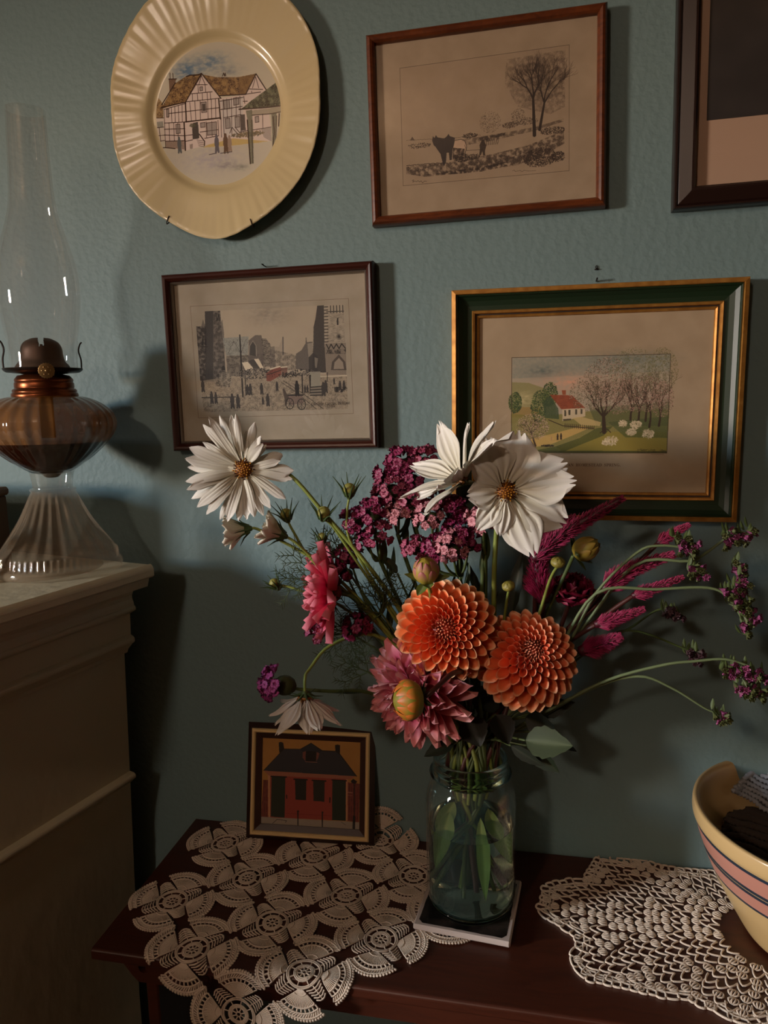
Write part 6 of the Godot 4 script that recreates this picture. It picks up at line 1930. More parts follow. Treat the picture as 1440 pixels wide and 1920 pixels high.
func sepals(t: Node3D, r: float, long: float, open: float, n := 8) -> void:
	var b := MB.new()
	b.lathe(smooth_prof([0.0, -0.006, 0.0022, -0.0055, r * 0.7, -0.003, r, 0.0, r * 0.92, 0.002], 3), 16, Vector3.ZERO, 0, PackedFloat32Array(), L(64, 84, 34))
	for k in n:
		var a := TAU * k / n
		var d := Vector3(cos(a), 0, sin(a))
		var o := deg_to_rad(open + 12.0 * sin(k * 2.3))
		var e := d * cos(o) + Vector3.UP * sin(o)
		b.tube(PackedVector3Array([d * r * 0.7 + Vector3(0, -0.003, 0), d * r * 0.9 + e * long * 0.4, d * r * 0.9 + e * long + d * long * 0.08]), PackedFloat32Array([0.0012, 0.0008, 0.0002]), 5, true, L(60, 80, 34), L(44, 62, 26))
	put("sepals", b, M.leaf, t)

func build_cosmos() -> void:
	var w0 := L(206, 200, 176)
	var w1 := L(238, 234, 228)
	# the large ragged flower on the left, facing the viewer
	var here := Vector3(-0.2784, 1.1819, 0.1650)
	var axis := (Vector3(0.0000, 1.2447, 0.8360) - here).normalized() + Vector3(-0.12, 0.10, 0.0)
	var base := facing(axis, 0.0, Vector3.UP)
	# flower plane axes: local x to the right, local z down the picture
	base = Basis(Vector3.UP.cross(axis.normalized()).normalized(), axis.normalized(), Vector3.UP.cross(axis.normalized()).normalized().cross(axis.normalized()))
	var t := thing("cosmos_flower", "large white cosmos with ragged narrow petals, leftmost flower of the bouquet", "flower", here, base)
	var k := 0
	for p in [[130, 397, 52], [121, 408, 56], [112, 400, 50], [102, 372, 48], [95, 368, 46], [86, 250, 44], [74, 318, 56], [60, 240, 40], [46, 210, 44], [23, 262, 84], [10, 240, 50], [-3, 325, 84], [-15, 318, 60], [-36, 338, 62], [-57, 310, 56], [-68, 332, 50], [-80, 318, 60], [-88, 330, 56], [-97, 338, 60], [-108, 356, 62], [-117, 366, 50], [-130, 384, 62], [-141, 388, 66], [-153, 396, 66], [-161, 390, 60], [-170, 380, 70], [177, 372, 60], [168, 382, 80], [157, 374, 76], [142, 330, 46]]:
		var long: float = p[1] * 0.0001384
		var m := petal(long, p[2] * 0.0001560, 0.03, 0.00045, -0.003 + 0.004 * sin(k * 1.9), 0.16 * sin(k * 2.7), w0, w1, -1.0, k + 1, 11, 12)
		put("petal", m, M.white, t, seat(-deg_to_rad(p[0]), 6.0 + 7.0 * sin(k * 2.1), 0.004, 0.0008 * (k % 3), 0.25 * sin(k * 3.3)))
		k += 1
	# two short petals that curl over the disc
	for q in [[60.0, 0.030, 28.0], [50.0, 0.026, 40.0]]:
		put("petal", petal(q[1], 0.009, 0.05, 0.0005, -0.012, 0.2, w0, w1, 0.2, 5, 7, 9), M.white, t, seat(-deg_to_rad(q[0]), q[2], 0.004, 0.001))
	cosmos_disc(t, 0.0088)
	sepals(t, 0.005, 0.012, 0.0)
	stem(t, [here - axis.normalized() * 0.004, here + Vector3(0.020, -0.004, -0.012), Vector3(-0.2358, 1.1740, 0.1500), Vector3(-0.2022, 1.1351, 0.1480), Vector3(-0.1622, 1.0830, 0.1400), Vector3(-0.1272, 1.0263, 0.1300), Vector3(-0.0912, 0.9506, 0.1200)], 0.0017, 0.0024, M.stem)

	# broad-petalled flower on the right of the top
	here = Vector3(-0.0248, 1.1626, 0.1780)
	axis = ((Vector3(0.0000, 1.2447, 0.8360) - here).normalized() + Vector3(0.10, 0.02, 0.0)).normalized()
	base = Basis(Vector3.UP.cross(axis).normalized(), axis, Vector3.UP.cross(axis).normalized().cross(axis))
	t = thing("cosmos_flower", "large white cosmos with broad overlapping petals, in front of the green and gilt frame", "flower", here, base)
	k = 0
	for p in [[78, 330, 250, 8], [110, 300, 210, 16], [142, 240, 120, 30], [186, 218, 160, 22], [232, 252, 120, 12], [262, 232, 120, 8], [292, 385, 200, 2], [-28, 372, 240, 0], [8, 372, 190, 6], [24, 352, 230, 10]]:
		var m := petal(p[1] * 0.0001560, p[2] * 0.0001900, 0.12, 0.0008, -0.005 + 0.004 * cos(k * 2.2), 0.10 * cos(k * 1.7), w0, w1, 0.0, k + 40, 21, 14)
		put("petal", m, M.white, t, seat(-deg_to_rad(p[0]), p[3], 0.004, 0.0012 * (k % 3), 0.12 * sin(k * 2.3)))
		k += 1
	cosmos_disc(t, 0.0086)
	sepals(t, 0.005, 0.012, 0.0)
	stem(t, [here - axis * 0.005, Vector3(-0.0328, 1.1395, 0.1500), Vector3(-0.0373, 1.0859, 0.1400), Vector3(-0.0387, 1.0194, 0.1320), Vector3(-0.0447, 0.9485, 0.1220)], 0.0022, 0.0026, M.stem)

	# side-on flower between them, opening up and to the left
	here = Vector3(-0.0646, 1.1713, 0.1650)
	axis = Vector3(-0.66, 0.60, 0.30).normalized()
	t = thing("cosmos_flower", "white cosmos seen from the side, opening up and left behind the broad-petalled one", "flower", here, facing(axis))
	for q in 11:
		var m := petal(0.060 + 0.004 * sin(q * 2.0), 0.024 + 0.003 * sin(q * 1.3), 0.12, 0.0011, -0.009, 0.16, w0, w1, 0.0, q + 70, 17, 12)
		put("petal", m, M.white, t, seat(TAU * q / 11.0 + 0.2 * sin(q * 5.0), 34.0 + 16.0 * sin(q * 2.9), 0.003, 0.0, 0.15 * sin(q * 3.0)))
	cosmos_disc(t, 0.0065)
	sepals(t, 0.0048, 0.013, 20.0)
	stem(t, [here - axis * 0.004, Vector3(-0.0560, 1.1632, 0.1380), Vector3(-0.0489, 1.1366, 0.1320), Vector3(-0.0493, 1.0722, 0.1280), Vector3(-0.0557, 0.9804, 0.1180)], 0.0020, 0.0024, M.dark_stem)

	# two half-closed flowers under the ragged one
	for h in [[Vector3(-0.2809, 1.1218, 0.1600), Vector3(-0.93, -0.10, 0.34), "half-closed white cosmos facing left, the lower left one under the ragged flower"], [Vector3(-0.2444, 1.1160, 0.1580), Vector3(-0.84, 0.45, 0.30), "half-closed white cosmos facing left, beside its twin above the pink dahlia"]]:
		axis = (h[1] as Vector3).normalized()
		t = thing("cosmos_flower", h[2], "flower", h[0], facing(axis), "")
		for q in 10:
			var m := petal(0.0270 + 0.002 * sin(q * 2.2), 0.0155, 0.12, 0.0008, -0.003, 0.30, L(204, 196, 164), L(232, 226, 212), 0.0, q + 90, 9, 9)
			put("petal", m, M.white, t, seat(TAU * q / 10.0, 60.0 + 7.0 * sin(q * 2.7), 0.003))
		sepals(t, 0.0046, 0.014, 50.0)
		stem(t, [h[0] - axis * 0.005, h[0] - axis * 0.012 + Vector3(0.004, -0.004, 0), Vector3(-0.2159, 1.0884, 0.1450), Vector3(-0.1800, 1.0546, 0.1380), Vector3(-0.1390, 1.0026, 0.1280), Vector3(-0.0972, 0.9378, 0.1180)], 0.0013, 0.0020, M.stem)

	# the drooping flower above the small picture
	here = Vector3(-0.2134, 0.9670, 0.2000)
	axis = Vector3(-0.02, -1.0, 0.06).normalized()
	t = thing("cosmos_flower", "drooping white cosmos hanging face down over the small framed picture", "flower", here, facing(axis))
	for q in 13:
		var m := petal(0.0400 + 0.004 * sin(q * 2.2), 0.0185, 0.12, 0.0010, -0.005, 0.12, L(214, 206, 196), w1, 0.0, q + 120, 17, 12)
		put("petal", m, M.white, t, seat(TAU * q / 13.0 + 0.15 * sin(q * 3.0), 34.0 + 20.0 * (q % 2) + 6.0 * sin(q * 4.0), 0.004, -0.0006 * (q % 2)))
	cosmos_disc(t, 0.007)
	sepals(t, 0.0050, 0.012, -5.0)
	stem(t, [here + Vector3(0, 0.004, 0), here + Vector3(0.000, 0.018, -0.002), Vector3(-0.2130, 0.9886, 0.1850), Vector3(-0.1965, 1.0069, 0.1650), Vector3(-0.1574, 1.0130, 0.1450), Vector3(-0.1115, 0.9763, 0.1300), Vector3(-0.0806, 0.9214, 0.1180)], 0.0013, 0.0020, M.stem)

# ---------------------------------------------------------------- dahlias
# a quilled floret: a tube that opens at its tip, longer on its outer side
func quill(long: float, rad: float, inner: Color, outer: Color, edge: Color) -> MB:
	var b := MB.new()
	var rows: Array = []
	var cols: Array = []
	for i in 8:
		var v := i / 7.0
		var row := PackedVector3Array()
		var cc := PackedColorArray()
		var r := rad * (0.22 + 0.78 * pow(v, 0.75))
		for j in 15:
			var u := 1.0 - 2.0 * j / 14.0
			var f := u * 2.85
			# the outer side lies towards -z and runs out to a soft point
			var near := 0.5 + 0.5 * cos(f)
			var l := long * v * (1.0 - 0.26 * v * (1.0 - near)) + rad * 0.55 * pow(near, 6.0) * v * v
			row.append(Vector3(r * 0.92 * sin(f), l, -r * cos(f) * (1.0 + 0.18 * near) + 0.25 * rad * v * v * near))
			cc.append(edge if i == 7 else inner.lerp(outer, v * (0.45 + 0.55 * near)))
		rows.append(row)
		cols.append(cc)
	b.grid(rows, false, cols)
	return b

func ball_dahlia(t: Node3D, big: float, c_in: Color, c_out: Color, edge: Color) -> void:
	var sizes: Array = []
	for s in 7:
		var k := s / 6.0
		sizes.append(quill(lerpf(0.0085, 0.0250, k), lerpf(0.0023, 0.0074, k), c_in.lerp(c_out, 0.1 + k * 0.35), c_in.lerp(c_out, 0.4 + 0.6 * k), edge).mesh())
	# florets set spirally, each a little larger than the one before
	var th := 0.27
	var i := 0
	while th < 2.05 and i < 290:
		var k := clampf((th - 0.27) / 0.95, 0.0, 1.0)
		var a := i * 2.39996
		var s: int = clampi(roundi(k * 6.0), 0, 6)
		var rad := lerpf(0.0023, 0.0074, s / 6.0)
		var d := Vector3(sin(th) * cos(a), cos(th), sin(th) * sin(a))
		var e := Vector3(cos(th) * cos(a), -sin(th), cos(th) * sin(a))
		var reach := big * (0.90 + 0.10 * sin(th)) - lerpf(0.0085, 0.0250, s / 6.0)
		var y := (d + e * lerpf(-0.18, 0.16, k)).normalized()
		var z := (-e - y * (-e).dot(y)).normalized()
		put("petal", sizes[s], M.petal, t, Transform3D(Basis(y.cross(z), y, z), d * reach + Vector3(0, -big * 0.25, 0)))
		th += pow(rad * 1.86, 2.0) / (TAU * big * big * 0.86 * maxf(0.2, sin(th)))
		i += 1
	var b := MB.new()
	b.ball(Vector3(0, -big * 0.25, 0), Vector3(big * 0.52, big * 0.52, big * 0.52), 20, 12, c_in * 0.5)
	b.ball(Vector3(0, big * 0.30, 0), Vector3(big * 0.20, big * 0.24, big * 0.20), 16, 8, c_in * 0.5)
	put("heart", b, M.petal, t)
	# tight unopened florets in the middle
	var mid := MB.new()
	for q in 44:
		var a := q * 2.39996
		var f := 0.30 * sqrt((q + 0.5) / 44.0)
		var d := Vector3(sin(f) * cos(a), cos(f), sin(f) * sin(a))
		var p := d * (big * 0.72) + Vector3(0, -big * 0.25, 0)
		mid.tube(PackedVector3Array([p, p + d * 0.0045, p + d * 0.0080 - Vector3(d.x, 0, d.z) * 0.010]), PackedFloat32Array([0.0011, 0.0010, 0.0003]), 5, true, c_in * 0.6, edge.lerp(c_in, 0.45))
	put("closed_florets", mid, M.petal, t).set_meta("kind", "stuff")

func build_dahlias() -> void:
	var here := Vector3(-0.0808, 1.0271, 0.1650)
	var axis := ((Vector3(0.0000, 1.2447, 0.8360) - here).normalized() + Vector3(-0.03, 0.05, 0)).normalized()
	var t := thing("dahlia", "orange ball dahlia, the fuller lit one in the middle of the bouquet", "flower", here, facing(axis))
	ball_dahlia(t, 0.0480, L(232, 74, 48), L(246, 138, 76), L(255, 206, 156))
	stem(t, [here - axis * 0.03, here - axis * 0.04 + Vector3(0.004, -0.02, 0), Vector3(-0.0694, 0.9288, 0.1200)], 0.0026, 0.0030, M.red_stem)
	here = Vector3(-0.0048, 0.9990, 0.1500)
	axis = ((Vector3(0.0000, 1.2447, 0.8360) - here).normalized() + Vector3(0.22, 0.32, 0)).normalized()
	t = thing("dahlia", "orange ball dahlia tilted up and right, half behind the fuller orange one", "flower", here, facing(axis))
	ball_dahlia(t, 0.0465, L(224, 82, 58), L(240, 134, 80), L(252, 198, 156))
	stem(t, [here - axis * 0.03, here + Vector3(-0.012, -0.045, -0.030), Vector3(-0.0370, 0.9230, 0.1150)], 0.0026, 0.0030, M.red_stem)

	# large loose pink dahlia low on the left, facing out to the left and down
	here = Vector3(-0.1119, 0.9641, 0.1700)
	axis = Vector3(-0.42, -0.02, 0.90).normalized()
	t = thing("dahlia", "large loose pink dahlia with pale petal tips, low on the left over the jar", "flower", here, facing(axis))
	loose_dahlia(t, 128, 0.0290, 0.0540, 0.0180, L(150, 24, 58), L(206, 84, 112), L(240, 182, 180), 0.22, 1.95)
	stem(t, [here - axis * 0.012, here + Vector3(0.018, -0.016, -0.022), Vector3(-0.0806, 0.9047, 0.1200)], 0.0026, 0.0030, M.red_stem)
	# pink dahlia seen from the side, facing left
	here = Vector3(-0.1978, 1.0561, 0.1500)
	axis = Vector3(-0.93, 0.10, 0.36).normalized()
	t = thing("dahlia", "deep pink dahlia in profile, facing left between foliage and white cosmos", "flower", here, facing(axis))
	loose_dahlia(t, 44, 0.028, 0.0490, 0.0235, L(150, 14, 54), L(204, 48, 96), L(232, 136, 152), 0.45, 1.50)
	sepals(t, 0.010, 0.016, -30.0)
	stem(t, [here - axis * 0.006, here + Vector3(0.022, -0.008, -0.010), Vector3(-0.1638, 1.0223, 0.1400), Vector3(-0.1176, 0.9638, 0.1280), Vector3(-0.0806, 0.9214, 0.1180)], 0.0020, 0.0026, M.dark_stem)

func loose_dahlia(t: Node3D, n: int, l0: float, l1: float, wide: float, c0: Color, c1: Color, c2: Color, th0: float, th1: float) -> void:
	var shapes: Array = []
	for s in 8:
		var k := (s % 4) / 3.0
		var m := petal(lerpf(l0, l1, k), lerpf(wide * 0.62, wide, k), 0.0, 0.0009, 0.004 if s < 4 else -0.003, 0.34, c0.lerp(c1, 0.3), c1.lerp(c2, 0.5), 0.85, s + 200, 9, 10)
		# pale edges and tips
		for i in m.c.size():
			var u := absf(m.uv[i].x * 2.0 - 1.0)
			m.c[i] = c0.lerp(c1, clampf(m.uv[i].y * 1.5, 0, 1)).lerp(c2, clampf(0.75 * smoothstep(0.55, 1.0, m.uv[i].y) + 0.35 * u * u * u, 0, 1))
		shapes.append(m.mesh())
	for i in n:
		var k := float(i) / (n - 1)
		var th := lerpf(th0, th1, pow(k, 0.7))
		var a := i * 2.39996
		var d := Vector3(sin(th) * cos(a), cos(th), sin(th) * sin(a))
		var s: int = clampi(int(k * 4.0), 0, 3) + (4 if i % 3 == 1 else 0)
		var x := seat(a, 90.0 - rad_to_deg(th) + 7.0 * sin(i * 2.7), 0.004, 0.0, 0.35 * sin(i * 1.9))
		x.origin = d * 0.006 + Vector3(0, -0.004, 0)
		put("petal", shapes[s], M.petal, t, x)
	var b := MB.new()
	b.ball(Vector3(0, -0.002, 0), Vector3(0.009, 0.008, 0.009), 12, 8, c0 * 0.6)
	put("heart", b, M.petal, t)

# ---------------------------------------------------------------- buds
func bud_body(t: Node3D, r: float, high: float, cols: Array, plates: int) -> void:
	var b := MB.new()
	b.lathe(smooth_prof([0.0, 0.0, r * 0.62, high * 0.06, r * 0.98, high * 0.34, r * 0.92, high * 0.62, r * 0.55, high * 0.88, 0.0, high], 3), 24, Vector3.ZERO, 0, PackedFloat32Array(), cols[0])
	put("body", b, M.petal, t)
	for row in 2:
		for k in plates:
			var m := MB.new()
			var rows: Array = []
			var cc: Array = []
			var a0 := TAU * (k + 0.5 * row) / plates
			for i in 7:
				var v := i / 6.0
				var rw := PackedVector3Array()
				var cw := PackedColorArray()
				var h := high * (lerpf(0.10, 0.72, v) if row == 0 else lerpf(0.42, 0.97, v))
				var hv := h / high
				var rr: float = r * (pow(sin(PI * clampf(0.12 + hv * 0.80, 0, 1)), 0.7) * 1.0) + r * (0.10 - 0.05 * row)
				for j in 5:
					var u := 1.0 - 2.0 * j / 4.0
					var a := a0 - u * PI / plates * 1.15 * sqrt(maxf(0.0, 1.0 - pow(v, 2.5) * 0.96))
					rw.append(Vector3(cos(a) * rr * (1.0 - 0.06 * u * u), h, sin(a) * rr * (1.0 - 0.06 * u * u)))
					cw.append((cols[1] as Color).lerp(cols[2], clampf(v * 1.5 + 0.35 * absf(u) - 0.62, 0, 1)))
				rows.append(rw)
				cc.append(cw)
			m.grid(rows, false, cc)
			put("bud_petal", m, M.petal, t)

func bracts(t: Node3D, n: int, long: float, wide: float, open: float, col: Color) -> void:
	for k in n:
		put("bract", leaf_mesh(long, wide, col, col.lightened(0.12), 0.0, -0.1), M.leaf, t, seat(TAU * k / n + 0.3 * sin(k * 2.0), open + 14.0 * sin(k * 2.4), 0.003, -0.001))

func build_buds() -> void:
	# yellow and mauve bud above the orange dahlias
	var here := Vector3(-0.0981, 1.0782, 0.1750)
	var axis := Vector3(0.02, 0.88, 0.46).normalized()
	var t := thing("dahlia_bud", "yellow dahlia bud flushed mauve with small green bracts, above the orange dahlias", "flower bud", here, facing(axis))
	bud_body(t, 0.0115, 0.026, [L(150, 130, 46), L(166, 146, 54), L(176, 96, 104)], 7)
	bracts(t, 6, 0.020, 0.010, 12.0, L(104, 120, 48))
	stem(t, [here - axis * 0.002, here + Vector3(0.002, -0.02, -0.014), Vector3(-0.0982, 1.0034, 0.1250), Vector3(-0.0809, 0.9317, 0.1150)], 0.0020, 0.0024, M.stem)
	# orange and green bud before the pink dahlia
	here = Vector3(-0.0959, 0.9856, 0.2320)
	axis = Vector3(-0.86, 0.06, 0.50).normalized()
	t = thing("dahlia_bud", "round orange and green dahlia bud, hanging in front of the large pink dahlia", "flower bud", here, facing(axis))
	bud_body(t, 0.0165, 0.026, [L(132, 118, 34), L(140, 132, 40), L(214, 104, 40)], 9)
	bracts(t, 7, 0.013, 0.006, -18.0, L(40, 54, 22))
	stem(t, [here - axis * 0.001, Vector3(-0.0845, 0.9936, 0.2280), Vector3(-0.0705, 1.0003, 0.2050), Vector3(-0.0642, 0.9802, 0.1600), Vector3(-0.0641, 0.9225, 0.1180)], 0.0022, 0.0026, M.red_stem)
	# ribbed yellow-green bud at the right, among the crimson plumes
	here = Vector3(0.0377, 1.0979, 0.1400)
	axis = Vector3(0.70, 0.50, 0.30).normalized()
	t = thing("dahlia_bud", "yellow-green ribbed bud among the crimson plumes, below the gilt frame's edge", "flower bud", here, facing(axis))
	bud_body(t, 0.0105, 0.026, [L(120, 104, 34), L(132, 118, 42), L(150, 118, 50)], 7)
	bracts(t, 6, 0.016, 0.008, 25.0, L(60, 74, 28))
	stem(t, [here - axis * 0.002, Vector3(0.0296, 1.0774, 0.1300), Vector3(0.0052, 1.0168, 0.1180), Vector3(-0.0318, 0.9269, 0.1100)], 0.0018, 0.0024, M.dark_stem)
	# small round buds
	for q in [[Vector3(0.0210, 1.0919, 0.1650), Vector3(0.1, 0.95, 0.3), 0.0062, 0.0095, "small yellow-green round bud left of the ribbed bud", [Vector3(0.0143, 1.0740, 0.1500), Vector3(-0.0000, 1.0204, 0.1300), Vector3(-0.0371, 0.9275, 0.1120)]], [Vector3(-0.0223, 1.0678, 0.1600), Vector3(-0.2, 0.9, 0.4), 0.0058, 0.0090, "small green round bud just above the right orange dahlia", [Vector3(-0.0265, 1.0439, 0.1400), Vector3(-0.0397, 0.9459, 0.1150)]]]:
		t = thing("dahlia_bud", q[4], "flower bud", q[0], facing(q[1]))
		bud_body(t, q[2], q[3], [L(120, 112, 44), L(132, 124, 50), L(140, 128, 60)], 6)
		stem(t, [q[0]] + q[5], 0.0012, 0.0020, M.stem)
	# cosmos buds with thin upright sepals
	for q in [
		[Vector3(-0.1766, 1.1567, 0.1500), Vector3(0.05, 1.0, 0.1), 0.0062, 0.020, "green cosmos bud with long dark sepals, standing highest on the left", [Vector3(-0.1799, 1.1380, 0.1480), Vector3(-0.1793, 1.1108, 0.1450), Vector3(-0.1576, 1.0663, 0.1380), Vector3(-0.1173, 0.9973, 0.1260), Vector3(-0.0808, 0.9263, 0.1160)]],
		[Vector3(-0.2021, 1.1348, 0.1560), Vector3(0.25, 0.9, 0.35), 0.0064, 0.019, "green cosmos bud on the bend of the ragged cosmos's stem", [Vector3(-0.1960, 1.1245, 0.1480), Vector3(-0.1778, 1.0940, 0.1420), Vector3(-0.1278, 1.0088, 0.1280), Vector3(-0.0863, 0.9318, 0.1160)]],
		[Vector3(-0.2415, 1.1324, 0.1500), Vector3(-0.15, 0.98, 0.2), 0.0056, 0.018, "green cosmos bud just behind the half-closed cosmos", [Vector3(-0.2351, 1.1159, 0.1480), Vector3(-0.2187, 1.0883, 0.1450), Vector3(-0.1699, 1.0376, 0.1360), Vector3(-0.0916, 0.9382, 0.1180)]],
		[Vector3(-0.2073, 1.1093, 0.1450), Vector3(0.0, 1.0, 0.1), 0.0044, 0.014, "small green cosmos bud above the profile pink dahlia", [Vector3(-0.2075, 1.0965, 0.1440), Vector3(-0.1903, 1.0658, 0.1400), Vector3(-0.1390, 1.0026, 0.1280), Vector3(-0.0889, 0.9379, 0.1170)]],
		[Vector3(-0.2560, 1.0621, 0.1500), Vector3(-0.5, 0.8, 0.3), 0.0050, 0.013, "pale green cosmos bud farthest left, on a thin side stalk", [Vector3(-0.2495, 1.0620, 0.1490), Vector3(-0.2281, 1.0552, 0.1460), Vector3(-0.1807, 1.0322, 0.1380), Vector3(-0.0971, 0.9436, 0.1180)]]]:
		t = thing("cosmos_bud", q[4], "flower bud", q[0], facing(q[1]))
		var b := MB.new()
		b.ball(Vector3(0, q[2] * 0.75, 0), Vector3(q[2], q[2] * 0.92, q[2]), 14, 8, L(140, 136, 66))
		put("body", b, M.petal, t)
		sepals(t, q[2] * 0.8, q[3], 58.0)
		stem(t, [q[0] - (q[1] as Vector3).normalized() * 0.004] + q[5], 0.0011, 0.0018, M.stem)

# ---------------------------------------------------------------- statice
var floret_meshes := {}

func floret(kind: String, c0: Color, c1: Color, long: float, wide: float) -> Array:
	if floret_meshes.has(kind):
		return floret_meshes[kind]
	var out := []
	for s in 3:
		var b := MB.new()
		var rows: Array = []
		var cols: Array = []
		var n := 20
		for p in [[0.0, 0.0009, 0.0], [0.45, 0.34, 0.0], [0.8, 0.66, 0.3], [1.0, 1.0, 1.0], [0.86, 0.78, 0.7], [1.05, 0.52, 0.8], [0.8, 0.28, 0.4], [0.95, 0.06, 0.1]]:
			var row := PackedVector3Array()
			var cc := PackedColorArray()
			for j in n:
				var a := TAU * j / n
				var ru := sin(a * 7.0 + s * 2.0 + p[1] * 9.0) + 0.6 * sin(a * 4.0 + s)
				var fr: float = 1.0 + p[2] * 0.13 * ru
				var y: float = p[0] * long + p[2] * 0.13 * long * sin(a * 6.0 + s * 1.3 + p[1] * 5.0)
				row.append(Vector3(cos(a) * wide * p[1] * fr, y, sin(a) * wide * p[1] * fr))
				cc.append(c0.lerp(c1, clampf(p[0] * p[0] + 0.25 * ru * p[2], 0.0, 1.0)))
			rows.append(row)
			cols.append(cc)
		b.grid(rows, true, cols)
		out.append(b.mesh())
	floret_meshes[kind] = out
	return out

# a dome of papery florets
func cluster(t: Node3D, at0: Vector3, axis: Vector3, r: float, n: int, fl: Array, rng: RandomNumberGenerator) -> void:
	var m := facing(axis)
	for i in n:
		var th := 1.35 * sqrt((i + 0.5) / n)
		var a := i * 2.39996 + rng.randf() * 0.5
		var d := m * Vector3(sin(th) * cos(a), cos(th), sin(th) * sin(a))
		var p := at0 + d * r * rng.randf_range(0.62, 0.86)
		var y := (d + Vector3(rng.randf_range(-0.3, 0.3), rng.randf_range(-0.3, 0.3), rng.randf_range(-0.3, 0.3))).normalized()
		put("floret", fl[rng.randi() % fl.size()], M.petal, t, Transform3D(facing(y, rng.randf() * TAU).scaled_local(Vector3.ONE * rng.randf_range(0.85, 1.2)), p))

